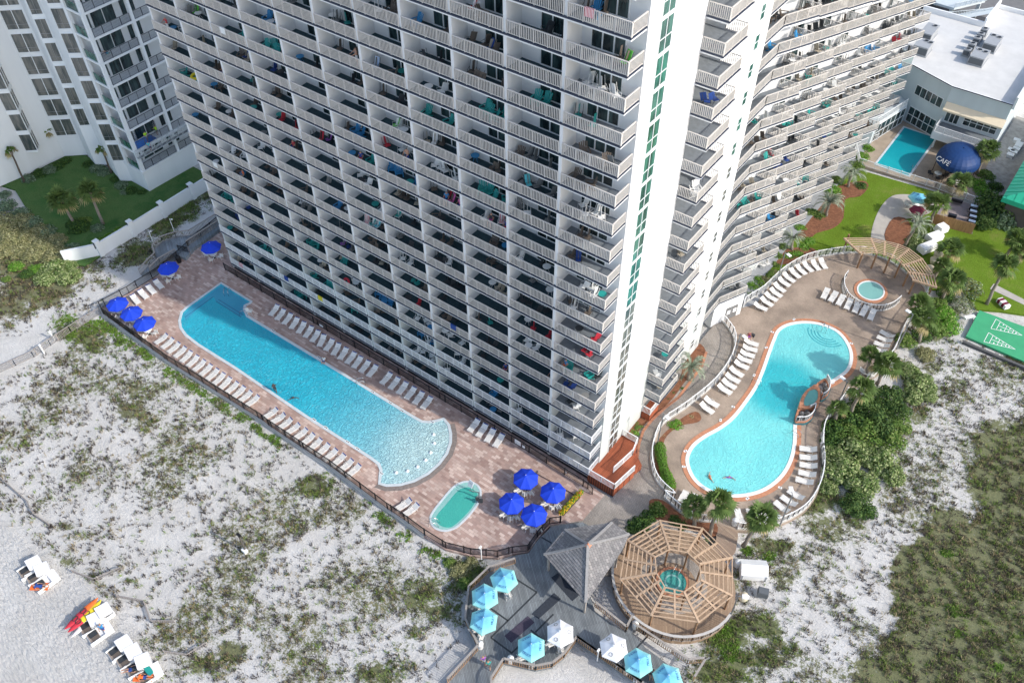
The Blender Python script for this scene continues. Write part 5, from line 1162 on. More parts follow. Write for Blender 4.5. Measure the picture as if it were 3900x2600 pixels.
for k in list(range(20, 40)): pickets(b, fc[k], fc[(k+1) % 40], DZ, DZ+1.0, sp=.2, w=.05, post=1)
part(b, 'railing', WOODG, gz, OGZ)
b = MB()
for k in list(range(20, 40)): b.bar((*fc[k], DZ+1.03), (*fc[(k+1) % 40], DZ+1.03), .24, .05)
part(b, 'handrail_cap', M('white_grey_wood', (.5, .48, .45), .85, .1), gz, OGZ)
tc = z23(455, 900, DZ); cc_ = lambda r: [(tc.x+r*math.cos(6.28318*t/24), tc.y+r*math.sin(6.28318*t/24)) for t in range(24)]
ht = empty('gazebo_hot_tub', (tc.x, tc.y, DZ), 0, 'round green hot tub with a brick ring in the middle of the gazebo', 'hot tub')
o = water(cc_(1.35), DZ+.1, WTUB, lambda x, y: .9, ht); o.location = OFF(ht); b = MB(); ring(b, cc_(1.34), cc_(1.62), DZ+.14, DZ-.1); part(b, 'brick_rim', BRICKRED, ht, OFF(ht))
b = MB(); ring(b, cc_(.65), cc_(.8), DZ+.105); part(b, 'bench_edge', WTUB, ht, OFF(ht)); handrail(Vector((tc.x-.2, tc.y+1.3, 0)), -1.57, 'handrail', ht, OFF(ht))

# ================================================================ CURVED PERGOLA
pg = empty('curved_pergola', tuple(z29(760, 300).xy)+(G,), 0, 'arched cedar pergola on timber posts behind the round hot tub', 'pergola'); OPG = OFF(pg)
PO = [tuple(z29(a, c, 2.1).xy) for a, c in [(490, 175), (650, 175), (735, 193), (815, 212), (880, 240), (960, 300), (1030, 400), (1045, 470)]]
PI_ = [tuple(z29(a, c, 2.0).xy) for a, c in [(598, 268), (690, 262), (732, 275), (775, 292), (805, 300), (840, 335), (872, 375), (900, 420)]]
PO = PO[:1]+PO[1:]; 
for i in range(8): b = MB(); b.bar((*PI_[i], 2.05), (*PO[i], 2.3), .2, .24); part(b, 'rafter', TIMB, pg, OPG)
for k in range(9):
    b = MB(); t = .04+.92*k/8
    for i in range(7): b.bar(L3(PI_[i], PO[i], t, 2.14, 2.4), L3(PI_[i+1], PO[i+1], t, 2.14, 2.4), .12, .09)
    part(b, 'lath', TIMB, pg, OPG)
for (a, c) in [(572, 345), (655, 348), (730, 375), (795, 402), (845, 452), (880, 500), (1000, 500), (490, 240)]:
    q = z29(a, c); b = MB(); b.box(q.x-.11, q.y-.11, G, q.x+.11, q.y+.11, 2.0); part(b, 'post', TIMB2, pg, OPG)

# ================================================================ CAFE DOME
cf = empty('cafe_canopy', (13.9, 78.3, G), R(0), 'blue ribbed dome canopy lettered CAFE beside the small pool', 'canopy')
DOME = M('navy_canopy_cloth', (.006, .04, .15), .6, .12, 1.5)
b = MB(); nn_ = 48; RX, RY = 3.0, 3.5
for i in range(9):
    ph = (i/8)*math.pi/2; r = math.cos(ph*.98)
    for k in range(nn_):
        a = 2*math.pi*k/nn_; rb = r*(1+.012*(k % 2)); b.v.append((RX*rb*math.cos(a), RY*rb*math.sin(a), 2.6+1.9*math.sin(ph)))
for i in range(8):
    for k in range(nn_): b.fa((i*nn_+k, i*nn_+(k+1) % nn_, (i+1)*nn_+(k+1) % nn_, (i+1)*nn_+k))
bb = len(b.v)
for k in range(nn_): x, y, z = b.v[k]; b.v.append((x*1.01, y*1.01, 2.25))
for k in range(nn_): b.fa((bb+k, bb+(k+1) % nn_, (k+1) % nn_, k))
b.build('canopy', DOME, cf)
me = textmesh('CAFÉ', .95, 'lettering'); me.materials.append(WHITE)
o = link('lettering', me, cf); o.location = (-1.55, -3.2, 3.35); o.rotation_euler = (Matrix.Rotation(-.32, 3, 'Z') @ Matrix.Rotation(R(52), 3, 'X')).to_euler()
for k in range(6): a = 1.047*k+.3; b = MB(); b.tube([(RX*.93*math.cos(a), RY*.93*math.sin(a), 0), (RX*.93*math.cos(a), RY*.93*math.sin(a), 2.5)], .05, 6); b.build('post', BLACKM, cf)
for i, (x, y) in enumerate([(12.3, 76.0), (15.2, 75.6), (13.4, 78.6)]):
    place('table_white', None, (x, y, G), 0, ['round white table at the left front edge of the cafe canopy', 'round white table at the right front edge of the cafe canopy', 'round white table deep under the cafe canopy'][i], 'cafe tables')
    for j, a in enumerate((200, 290, 20)): place('chair_dark', lambda: chair_proto(PAL['dark'], BLACKM), (x+.9*math.cos(R(a)), y+.9*math.sin(R(a)), G), R(a)-1.57, 'black cafe chair, %s of three, at the %s table' % (ORD[j+1], ['left front', 'right front', 'inner'][i]), 'black cafe chairs')

# ================================================================ LAMP POSTS, BOARDS, SMALL THINGS
def lamp(base, top, side, label, zb=G, mat=None):
    P_ = at(*base, zb); best = None
    for k in range(200):
        z = zb+k*.05; e = math.hypot(*(Vector(px(P_.x, P_.y, z))-Vector(top)))
        if best is None or e < best[0]: best = (e, z)
    h = best[1]-zb; t = empty('lamp_post', (P_.x, P_.y, zb), 0, label, 'lamp')
    b = MB(); b.tube([(0, 0, 0), (0, 0, h)], [.09, .06], 8); b.build('pole', GREYM, t)
    d = Vector((math.cos(side), math.sin(side), 0)); b = MB(); b.bar(Vector((0, 0, h)), d*.5+Vector((0, 0, h+.03)), .06, .06); b.build('arm', GREYM, t)
    b = MB(); b.bar(d*.35+Vector((0, 0, h+.04)), d*.95+Vector((0, 0, h+.04)), .4, .12); b.build('lamp_head', WHITE, t)
    return t
S_ = lambda x0, y0, s, a, c: (x0+a/s, y0+c/s)
lamp(S_(2400, 900, 1.568, 162, 1245), S_(2400, 900, 1.568, 205, 1060), -.3, 'grey lamp post beside the clipped hedge by the brick path')
lamp(S_(2400, 900, 1.568, 612, 755), S_(2400, 900, 1.568, 665, 582), -.3, 'grey lamp post among the loungers left of the curved pool')
lamp(S_(2650, 700, 1.792, 548, 680), S_(2650, 700, 1.792, 610, 468), -.4, 'grey lamp post on the curved fence below the wing')
lamp(S_(2300, 1700, 1.742, 1165, 528), S_(2300, 1700, 1.742, 1258, 325), 2.2, 'white lamp post outside the fence at the bottom of the curved pool')
lamp(S_(2900, 800, 1.568, 808, 830), S_(2900, 800, 1.568, 905, 622), 2.9, 'tall grey lamp post at the right end of the tan deck')
lamp(S_(2900, 800, 1.568, 455, 1160), S_(2900, 800, 1.568, 520, 1028), 2.9, 'lamp post among the palms right of the raised spa')
lamp(S_(2300, 1700, 1.742, 825, 1160), S_(2300, 1700, 1.742, 890, 990), .5, 'thin white lamp post beside the stacked pots right of the gazebo', zb=-1.1)
for i, (f, a, c, a2, c2) in enumerate([(z19, 1465, 830, 1465, 720), (z11, 1000, 1420, 1018, 1345)]):
    q = f(a, c, G); b = MB(); b.tube([(0, 0, 0), (0, 0, 2.6)], .05, 6); b.box(-.05, -.3, 2.55, .12, .05, 2.68); o = b.build('lamp_post', WHITE); o.location = (q.x, q.y, G); tag(o, ['thin white lamp on the dune fence below the therapy pool', 'thin white lamp on the grey deck railing between the white parasols'][i], 'lamp')
t = empty('dune_post', tuple(z16(1468, 780, -1.15).xy)+(-1.15,), 0, 'dark timber light pole with a pale box at its foot in the dune', 'pole')
b = MB(); b.tube([(0, 0, 0), (0, 0, 3.2)], .11, 8); b.build('pole', M('dark_timber', (.10, .09, .08), .9, .2), t); b = MB(); b.box(-.25, -.3, .0, .3, .1, .45); b.build('box', WHITE, t); b = MB(); b.box(-.2, -.1, 3.0, .25, .15, 3.25); b.build('lamp_head', BLACKM, t)
# shuffleboard court
ct = empty('shuffleboard_court', tuple(z35(700, 320).xy)+(G,), 0, 'green shuffleboard court with white scoring triangles', 'court')
cp = PL(z35, [(592, 145), (500, 322), (900, 495), (1300, 670), (1500, 560), (1100, 330)]); b = MB(); b.prism(cp, G-.3, G-.01); part(b, 'slab', M('green_court_paint', (.05, .34, .16), .75, .1, .6), ct, OFF(ct))
for P_, nm in [([(705, 205), (885, 318), (670, 270)], 1), ([(655, 298), (838, 412), (622, 360)], 2)]:
    A, T_, B_ = [z35(*p) for p in P_]; b = MB(); z = G-.002
    def ln(p, q): b.bar((p.x, p.y, z), (q.x, q.y, z), .07, .008)
    ln(A, T_); ln(B_, T_); ln(A, B_); M_ = (A+B_)/2; I1 = A*.85+B_*.15+(T_-M_)*.18
    for k in (.17, .42, .68): ln(A+(T_-A)*k, B_+(T_-B_)*k)
    ln(M_+(T_-M_)*.17, M_+(T_-M_)*.68)
    for (k, s, tx) in ((.30, .27, '8'), (.30, -.27, '8'), (.55, .18, '7'), (.55, -.18, '7'), (.78, 0, '10')):
        c = M_+(T_-M_)*k+(A-B_)*s*.9; b.box(c.x-.06, c.y-.12, z, c.x+.06, c.y+.12, z+.008)
    part(b, 'scoring_triangle', WHITE, ct, OFF(ct))
b = MB(); A, B_, C__ = z35(480, 355, G), z35(700, 450, G), z35(930, 545, G); b.bar((A.x, A.y, G-.2), (B_.x, B_.y, G-.2), .35, .5); b.bar((B_.x, B_.y, G-.2), (C__.x, C__.y, G-.2), .35, .5); tag(b.build('timber_curb', M('dark_weathered_wood', (.10, .10, .10), .9, .2, 3)), 'dark weathered timber retaining edge below the green court', 'retaining wall')
for i, (a, c, s, mt_) in enumerate([(518, 205, 1.4, 0), (750, 110, 1.6, 1)]):
    q = z35(a, c); t = empty('garden_bench', (q.x, q.y, G), R(50 if i == 0 else -35), ['white bench on the sand left of the green court', 'white and maroon painted box bench above the green court'][i], 'bench')
    b = MB(); b.box(-s/2, -.22, .38, s/2, .22, .45) if i == 0 else b.box(-s/2, -.4, .0, s/2, .4, .55); b.build('seat', WHITE, t)
    b = MB(); b.mi = 0
    if i == 0: b.box(-s/2+.1, -.2, 0, -s/2+.2, .2, .38); b.box(s/2-.2, -.2, 0, s/2-.1, .2, .38)
    else:
        for k in (-.55, .2): b.box(k-.12, -.41, .02, k+.25, .41, .556)
    b.build('stripe_panel' if i else 'leg', PAL['maroon'] if i else WHITE, t)
# spa cover / equipment on the sand right of the gazebo
t = empty('pitched_shelter', tuple(z23(985, 830, -1.0).xy)+(-1.1,), R(32), 'white pitched tarpaulin shelter on the sand right of the gazebo', 'shelter')
b = MB(); n = b.vs([(-1.3, -.9, .9), (1.3, -.9, .9), (1.3, .9, .9), (-1.3, .9, .9), (-1.3, 0, 1.5), (1.3, 0, 1.5), (-1.3, -.9, 0), (1.3, -.9, 0), (1.3, .9, 0), (-1.3, .9, 0)])
b.fa((n, n+1, n+5, n+4), (n+2, n+3, n+4, n+5), (n, n+4, n+3, n+9, n+6), (n+1, n+7, n+8, n+2, n+5), (n, n+6, n+7, n+1), (n+2, n+8, n+9, n+3)); b.build('cover', WHITE, t)
b = MB(); b.box(-1.2, -.95, 0, -1.1, -.9, .9); b.box(1.1, -.95, 0, 1.2, -.9, .9); b.build('post', M_HV, t)
SBX = empty('metal_smoker', tuple(z23(1048, 985, -1.0).xy)+(-1.1,), R(20), 'dark metal box grill on the sand right of the gazebo', 'grill'); b = MB(); b.box(-.5, -.4, .3, .5, .4, .95); b.box(-.45, -.35, .95, .45, .35, 1.05); b.build('body', M_HV2, SBX); b = MB(); [b.box(x, y, 0, x+.06, y+.06, .3) for x in (-.45, .38) for y in (-.35, .3)]; b.build('leg', BLACKM, SBX)
PT = M('cream_pot', (.60, .54, .40), .6, .1)
b = MB(); b.lathe([(.0, 0), (.36, 0), (.48, .35), (.42, .75), (.22, .95), (.2, 1.0), (0, 1.0)], 16); o = b.build('cream_tank', PT, None, True); q = z23(922, 1005, -1.0); o.location = (q.x, q.y, -1.15); tag(o, 'cream rounded tank standing beside the white lamp right of the gazebo', 'tank')
for i, (f, a, c, zb, lab) in enumerate([(z23, 880, 790, -1.0, 'white cylindrical drum next to the white pitched shelter'), (z11, 1250, 1195, DZ, 'white ribbed bin on the grey deck beside the gazebo'), (z11, 225, 1330, DZ, 'white domed bin at the left deck railing'), (z11, 427, 1425, DZ, 'small white domed bin at the inner deck railing'), (z11, 1192, 1497, DZ, 'small white domed bin by the lower deck railing'), (z26, 352, 620, G, 'white cylindrical drum at the pool gate near the twin palms')]):
    q = f(a, c, zb); b = MB(); b.lathe([(0, 0), (.28, 0), (.3, .1), (.3, .75), (.33, .8), (.25, .98), (0, 1.05)], 14); o = b.build('waste_bin', PAL['white'], None, True); o.location = (q.x, q.y, zb-.02); tag(o, lab, 'bin')
b = MB(); b.lathe([(0, 0), (.2, .02), (.3, .25), (.2, .5), (0, .58)], 12); o = b.build('black_kettle', BLACKM, None, True); q = z11(1315, 1235, DZ); o.location = (q.x, q.y, DZ); tag(o, 'round black kettle pot beside the deck railing near the gazebo', 'pot')
# covered catering carts by the garden
for i, (a, c) in enumerate([(228, 275), (275, 205), (325, 145)]):
    q = z34(a, c); t = empty('covered_cart', (q.x, q.y, G), R(62), ['long white covered cart nearest the pergola', 'middle white covered cart by the pergola path', 'small white covered cart nearest the reed fence'][i], 'cart'); s = [1.25, 1.1, .7][i]
    b = MB(); b.box(-1.0*s, -.65, .12, 1.0*s, .65, .85); b.bar((-.95*s, 0, .95), (.95*s, 0, .95), 1.1, .2); b.build('cover', WHITE, t); b = MB(); [b.box(x, y, 0, x+.1, y+.1, .12) for x in (-.9*s, .8*s) for y in (-.6, .5)]; b.build('wheel', BLACKM, t)
for i, (a, c) in enumerate([(295, 325), (262, 382), (320, 285)]):
    q = z34(a, c, 0.2); b = MB(); b.lathe([(0, .95), (.3, .92), (.55, .8), (.62, .7), (.5, .1), (.45, 0)], 16); o = b.build('cream_drum', PT, None, True); o.location = (q.x, q.y, G); tag(o, ['cream rounded drum middle of three by the pergola palms', 'cream rounded drum lowest of three by the pergola palms', 'cream rounded drum topmost of three by the pergola palms'][i], 'drum')
# grill patio behind reed fence
b = MB(); b.prism([(15.2, 65.0), (20.6, 65.8), (19.2, 72.3), (15.2, 72.3)], G-.2, G+.02); tag(b.build('grill_patio', M('pink_grey_paving', (.24, .20, .20), .9, .2, 1)), kind='structure')
b = MB(); b.bar((15.3, 64.8, 0.0), (20.5, 65.7, 0.0), .06, 1.7); tag(b.build('reed_fence', M('reed', (.36, .20, .09), .9, .25, 6, streak=True)), 'brown reed screen fence along the near edge of the grill patio', 'fence')
for i, (x, y, s) in enumerate([(16.6, 71.2, 1.5), (17.2, 66.8, 1.1), (19.0, 70.6, .9), (19.3, 69.4, .9), (19.6, 68.2, .9), (19.8, 67.0, .9)]):
    t = empty('patio_grill', (x, y, G), R(10), ['long steel grill table at the back of the reed-fenced patio', 'black and steel grill just behind the reed fence', 'steel grill farthest back in the right-hand row', 'steel grill second from the back in the right-hand row', 'steel grill third from the back in the right-hand row', 'steel grill nearest the reed fence in the right-hand row'][i], 'grill', 'grills on the fenced patio')
    b = MB(); b.box(-s/2, -.35, .45, s/2, .35, .9); b.build('body', BLACKM, t); b = MB(); b.bar((-s/2, .05, 1.0), (s/2, .05, 1.0), .5, .2); b.build('lid', STEEL if i != 1 else BLACKM, t); b = MB(); [b.box(x2, y2, 0, x2+.06, y2+.06, .45) for x2 in (-s/2, s/2-.06) for y2 in (-.3, .25)]; b.build('leg', GREYM, t)
# crates and tables in the alley
for i, (a, c) in enumerate([(805, 335), (830, 315), (845, 295), (858, 275), (868, 258), (850, 235), (812, 300)]):
    q = i2(a, c, -.3); b = MB(); b.box(-.45, -.35, 0, .45, .35, .45); b.box(-.5, -.4, .45, .5, .4, .53); o = b.build('white_crate', PAL['white']); o.location = (q.x, q.y, G-.02); tag(o, '%s white covered crate up the alley beside the green-roofed building' % ORD[i+1], 'crate', 'white crates in the alley')
# parking structure behind the low building
pk = empty('parking_deck', (-1, 124, G), 0, 'pale blue-grey parking deck with ramps behind the low white roof', 'parking garage'); OPK = OFF(pk)
b = MB(); b.prism([(-14, 125), (-1.5, 124.4), (2.2, 130.8), (-14, 131.5)], 1.9, 2.3); part(b, 'deck_slab', PALE, pk, OPK)
b = MB(); b.prism([(-14, 120.2), (6.2, 117), (6.6, 131), (-14, 131.6)], G-.3, G+.02); part(b, 'floor', M('garage_floor', (.06, .06, .065), .9, .2), pk, OPK)
b = MB()
for x, y in [(-8, 125.2), (-2, 125.2), (1.5, 130), (-6, 130.5), (5.6, 121.5), (5.6, 127)]: b.box(x-.3, y-.3, G, x+.3, y+.3, 1.9)
part(b, 'column', PALE, pk, OPK)
b = MB(); pickets(b, (-1.5, 124.3), (2.4, 130.9), 2.3, 3.3, sp=.3); pickets(b, (-10, 122), (-2, 122.5), .6, 1.5, sp=.3); pickets(b, (-2, 122.5), (4.8, 129.5), 1.2, 2.2, sp=.3); part(b, 'railing', PALE, pk, OPK)
b = MB(); n = b.vs([(-12, 118.5, .2), (-2, 120.5, .9), (5, 128, 1.9), (4, 130, 1.9), (-3, 122.3, .9), (-12, 120, .2)]); b.fa((n, n+1, n+4, n+5), (n+1, n+2, n+3, n+4)); part(b, 'ramp', PALE, pk, OPK)
b = MB(); b.box(6.3, 115.8, G, 9.0, 119.5, 4.2); b.box(9, 116.0, G, 22, 117.8, 3.2); part(b, 'stair_block', WHITE, pk, OPK)
# ================================================================ VEGETATION
def leafmat(name, c, var=.35, rough=.7):
    m, t, b = newmat(name); b.inputs['Roughness'].default_value = rough; b.inputs['Specular IOR Level'].default_value = .25
    g = nd(t, 'ShaderNodeNewGeometry'); r_ = g.outputs['Random Per Island']
    t.links.new(ramp(t, r_, [(0, sc3(c, 1-var)), (1, sc3(c, 1+var))]), b.inputs['Base Color'])
    tr = nd(t, 'ShaderNodeBsdfTranslucent'); tr.inputs[0].default_value = (*sc3(c, 1.3), 1); ms = nd(t, 'ShaderNodeMixShader', i_Fac=.25)
    t.links.new(b.outputs[0], ms.inputs[1]); t.links.new(tr.outputs[0], ms.inputs[2]); t.links.new(ms.outputs[0], t.nodes['Material Output'].inputs[0]); return m
LF = {'palm': leafmat('palm_leaf', (.12, .185, .05)), 'palmold': leafmat('dry_palm_leaf', (.36, .30, .14)), 'pindo': leafmat('pindo_leaf', (.20, .25, .17)), 'pindo2': leafmat('pale_pindo_leaf', (.33, .36, .27)),
      'dark': leafmat('dark_leaf', (.045, .10, .025)), 'mid': leafmat('mid_leaf', (.12, .21, .04)), 'light': leafmat('light_leaf', (.27, .34, .10)), 'bright': leafmat('bright_leaf', (.13, .31, .03)),
      'grape': leafmat('sea_grape_leaf', (.13, .20, .055)), 'grape2': leafmat('pale_sea_grape_leaf', (.38, .43, .20)), 'olive': leafmat('olive_leaf', (.20, .21, .09)), 'olive2': leafmat('pale_olive_leaf', (.40, .38, .20)),
      'flower': leafmat('yellow_flower', (.75, .50, .03)), 'dusty': leafmat('dusty_leaf', (.13, .20, .11)), 'dusty2': leafmat('pale_dusty_leaf', (.28, .36, .23))}
TRUNK = M('palm_trunk', (.26, .22, .18), .95, .25, 6, .6, 12); TRUNKD = M('dark_palm_trunk', (.13, .10, .075), .95, .3, 6, .6, 12)
rs = np.random.RandomState(11)
def tri_fan_frond(P0, dirv, upv, L, n, spread, ll, droop):
    V, F = [], []
    side = dirv.cross(upv).normalized(); base = P0+dirv*L
    w_ = .03
    V += [P0-side*w_, P0+side*w_, base+side*w_, base-side*w_]; F.append((0, 1, 2, 3))
    for i in range(n):
        a = (i/(n-1)-.5)*2*spread; d = (dirv*math.cos(a)+side*math.sin(a)).normalized(); l = ll*(1-.25*abs(a)/spread)*rnd.uniform(.85, 1.1); s = d.cross(upv).normalized()*.075
        mid = base+d*l*.55; tip = base+d*l+Vector((0, 0, -droop*rnd.uniform(.6, 1.4)))
        k = len(V); V += [base, mid-s, mid+s, tip]; F.append((k, k+1, k+3, k+2))
    return V, F
def fan_crown(nf, ll, old, L=.75, seed=0):
    rnd.seed(seed); V, F, Mi = [], [], []
    for i in range(nf):
        az = rnd.uniform(0, 6.283); el = R(-35+115*((i+.5)/nf)**.8); isold = i < nf*old
        d = Vector((math.cos(az)*math.cos(el), math.sin(az)*math.cos(el), math.sin(el))); up = Vector((0, 0, 1)) if abs(d.z) < .93 else Vector((1, 0, 0))
        up = (up-d*up.dot(d)).normalized(); up = (up+d.cross(up)*rnd.uniform(-.7, .7)).normalized()
        v, f = tri_fan_frond(Vector((0, 0, 0)), d, up, L*rnd.uniform(.7, 1.2), 9, 1.15, ll*rnd.uniform(.8, 1.1), .28)
        k = len(V); V += v; F += [tuple(k+q for q in x) for x in f]; Mi += [1 if isold else 0]*len(f)
    return np.array([tuple(v) for v in V]), np.array(F), np.array(Mi)
def feather_crown(nf, L, seed):
    rnd.seed(seed); V, F, Mi = [], [], []
    for i in range(nf):
        az = rnd.uniform(0, 6.283); el = R(5+75*(i/nf)); h = Vector((math.cos(az), math.sin(az), 0)); sd_ = Vector((-h.y, h.x, 0)); prev = Vector((0, 0, 0)); l = L*rnd.uniform(.8, 1.1); N = 10
        for k in range(1, N+1):
            t = k/N; e = el-2.2*t*t*.8; p = prev+(h*math.cos(e)+Vector((0, 0, math.sin(e))))*(l/N)
            for s in (-1, 1):
                tip = p+sd_*s*.42*(1-.6*abs(t-.4))+(p-prev)*1.6+Vector((0, 0, -.10)); q = len(V); V += [prev, p, p+(tip-p)*.5+Vector((0, 0, .03)), tip]; F.append((q, q+1, q+3, q+2)); Mi.append(1 if rnd.random() < .45 else 0)
            prev = p
    return np.array([tuple(v) for v in V]), np.array(F), np.array(Mi)
CROWN = {}
for s in range(4): v, f, m_ = fan_crown(54, .95, .10, seed=s+1); CROWN['fan%d' % s] = np_mesh('crown', v, f, [LF['palm'], LF['palmold']], m_)
for s in range(2): v, f, m_ = fan_crown(16, .6, .35, .4, seed=s+21); CROWN['thin%d' % s] = np_mesh('crown', v, f, [LF['mid'], LF['palmold']], m_)
for s in range(3): v, f, m_ = feather_crown(26, 2.0, s+31); CROWN['pindo%d' % s] = np_mesh('crown', v, f, [LF['pindo'], LF['pindo2']], m_)
rnd.seed(5)
def S2(x0, y0, s, p): return (x0+p[0]/s, y0+p[1]/s)
def palm(kind, base, crown, label, zb=G, sc=1.0, group=None, tr=.15, tm=None):
    P_ = at(*base, zb); best = None
    for k in range(4, 260):
        z = zb+k*.05; e = math.hypot(*(Vector(px(P_.x, P_.y, z))-Vector(crown)))
        if best is None or e < best[0]: best = (e, z)
    h = max(.6, best[1]-zb); C_ = at(*crown, zb+h)-Vector((P_.x, P_.y, zb)); t = empty('pindo_palm' if kind == 'pindo' else 'fan_palm', (P_.x, P_.y, zb), 0, label, 'palm tree', group)
    b = MB(); pts_ = [(0, 0, -.1)]+[(C_.x*k/6+.05*math.sin(k*2.1), C_.y*k/6, h*k/6) for k in range(1, 7)]; b.tube(pts_, [tr*1.5]+[tr*(1.15-.05*k+(.12 if k % 2 else 0)) for k in range(6)], 9); b.build('trunk', tm or TRUNK, t, True)
    b = MB(); b.lathe([(tr*.7, -.6), (tr*1.8, -.3), (tr*1.2, -.05), (0, .05)], 9); o = b.build('boot', TRUNK, t); o.location = C_
    o = link('crown', CROWN['%s%d' % (kind, rnd.randint(0, 3 if kind == 'fan' else 1 if kind == 'thin' else 2))], t); o.location = C_; o.rotation_euler = (rnd.uniform(-.12, .12), rnd.uniform(-.12, .12), rnd.uniform(0, 6.28)); o.scale = (sc, sc, sc)
    return t
a29 = (2900, 800, 1.568); a5 = (2900, 0, 1.568); a23 = (2300, 1700, 1.742); a24 = (2400, 900, 1.568); a1 = (0, 0, 1.568)
for a, bs, cr, kd, sc, lab in [
    (a29, (1345, 558), (1458, 330), 'fan', 1.25, 'tall fan palm with a leaning bare trunk on the lawn above the green court'),
    (a29, (1095, 320), (1130, 235), 'fan', 1.2, 'fan palm right of the covered carts behind the pergola'),
    (a29, (1075, 530), (1140, 425), 'fan', 1.3, 'broad fan palm just right of the pergola end'),
    (a29, (905, 700), (945, 560), 'fan', 1.15, 'fan palm against the fence below the pergola end'),
    (a29, (940, 785), (975, 655), 'fan', 1.2, 'fan palm with dark trunk lower of two below the pergola'),
    (a29, (625, 985), (650, 880), 'fan', 1.1, 'fan palm left of the pair at the right edge of the curved pool'),
    (a29, (690, 1035), (752, 925), 'fan', 1.25, 'fan palm right of the pair at the right edge of the curved pool'),
    (a29, (525, 1220), (598, 1065), 'fan', 1.15, 'fan palm with white trunk beside the raised spa'),
    (a29, (440, 1260), (455, 1185), 'fan', .8, 'low fan palm between the raised spa and the white-trunked palm'),
    (a29, (1030, 400), (1080, 330), 'fan', .9, 'dark fan palm tucked behind the pergola end'),
    (a29, (1460, 270), (1530, 185), 'fan', 1.3, 'fan palm on the far right of the lawn beside the brown building'),
    (a5, (1530, 1568), (1560, 1500), 'fan', 1.0, 'fan palm cut by the right picture edge above the tall palm'),
    (a5, (1283, 1040), (1350, 900), 'fan', 1.35, 'fan palm right of the cafe canopy'),
    (a5, (1155, 1160), (1190, 1090), 'fan', 1.25, 'yellowish fan palm below the cafe canopy'),
    (a5, (1010, 1330), (1050, 1215), 'fan', 1.3, 'fan palm beside the grill patio and the garden parasols'),
    (a23, (600, 520), (600, 400), 'fan', .95, 'left fan palm of the twin palms below the curved pool'),
    (a23, (700, 585), (760, 375), 'fan', 1.15, 'taller right fan palm of the twin palms below the curved pool'),
    (a23, (925, 655), (1045, 475), 'fan', 1.2, 'fan palm with sparse fronds outside the fence at the pool bottom'),
    (a1, (440, 1330), (365, 1195), 'fan', 1.45, 'pale-fringed fan palm left of the pair on the shaded lawn'),
    (a1, (615, 1335), (535, 1145), 'fan', 1.4, 'greener fan palm right of the pair on the shaded lawn'),
    (a1, (145, 1085), (65, 905), 'thin', 1.2, 'slim palm at the neighbour tower wall nearest the left edge'),
    (a1, (350, 940), (280, 780), 'thin', 1.2, 'slim palm at the inner corner of the neighbour tower'),
    (a1, (665, 1030), (610, 895), 'thin', 1.2, 'slim palm near the balcony corner of the neighbour tower'),
    (a5, (515, 1115), (540, 1035), 'pindo', 1.25, 'feathery blue-green palm in the mulch nearest the small pool'),
    (a5, (385, 1290), (405, 1210), 'pindo', 1.2, 'feathery blue-green palm in the middle mulch bed by the wing'),
    (a5, (180, 1490), (185, 1425), 'pindo', .95, 'small feathery palm among bright shrubs by the lamp post'),
    (a5, (850, 1470), (930, 1340), 'pindo', 1.2, 'leaning feathery palm over the brown mulch behind the pergola'),
    (a24, (345, 850), (362, 780), 'pindo', 1.15, 'feathery blue-green palm between the tower and the brick path')]:
    palm(kd, S2(*a, bs), S2(*a, cr), lab, sc=sc, tr=.17 if kd != 'thin' else .12, tm=TRUNKD if kd == 'thin' else None)

def leaf_cloud(N, size, lumps, squash=.75, inner=.35, seed=0):
    r = np.random.RandomState(seed); Vs = []; 
    which = r.randint(0, len(lumps), N); L = np.array(lumps); c = L[which, :3]; rad = L[which, 3]
    d = r.normal(size=(N, 3)); d /= np.linalg.norm(d, axis=1)[:, None]; d[:, 2] = np.where(r.rand(N) < .75, np.abs(d[:, 2]), d[:, 2])
    rr = np.where(r.rand(N) < inner, r.rand(N)**.5*.9, 1-.16*r.rand(N)); p = c+d*(rad*rr)[:, None]*np.array([1, 1, squash]); p[:, 2] = np.maximum(p[:, 2], .02)
    n = d+r.normal(size=(N, 3))*.45; n /= np.linalg.norm(n, axis=1)[:, None]; t = np.cross(n, r.normal(size=(N, 3))); t /= np.linalg.norm(t, axis=1)[:, None]; s = np.cross(n, t)
    sz = (size*(.6+.8*r.rand(N)))[:, None]
    V = np.stack([p-t*sz, p-s*sz*.6, p+t*sz, p+s*sz*.6], 1).reshape(-1, 3); F = np.arange(N*4).reshape(-1, 4); return V, F, r
def bush_mesh(seed, N, size, mats, prob, nl=7):
    r = np.random.RandomState(seed+100); lumps = [(0, 0, .25, .72)]+[(.62*math.cos(a), .62*math.sin(a), r.uniform(.1, .35), r.uniform(.3, .5)) for a in np.linspace(0, 6.28, nl, endpoint=False)+r.rand()]
    lumps += [(r.uniform(-.4, .4), r.uniform(-.4, .4), r.uniform(.4, .6), r.uniform(.25, .4)) for _ in range(3)]
    V, F, r2 = leaf_cloud(N, size, lumps, .85, .35, seed); return np_mesh('foliage', V, F, mats, (r2.rand(N) < prob).astype(int))
BM = {}
for kd, N, size, mats, prob in [('grape', 2600, .075, ['grape', 'grape2'], .45), ('dark', 1800, .075, ['dark', 'mid'], .3), ('mid', 1800, .075, ['mid', 'light'], .3), ('bright', 1500, .08, ['bright', 'light'], .25), ('olive', 2200, .07, ['olive', 'olive2'], .5), ('dusty', 1800, .07, ['dusty', 'dusty2'], .3), ('green', 2600, .065, ['dark', 'grape'], .5), ('twig', 900, .06, ['olive', 'dusty2'], .4)]:
    for s in range(2): BM[kd+str(s)] = bush_mesh(s*7+len(BM), N, size, [LF[m_] for m_ in mats], prob)
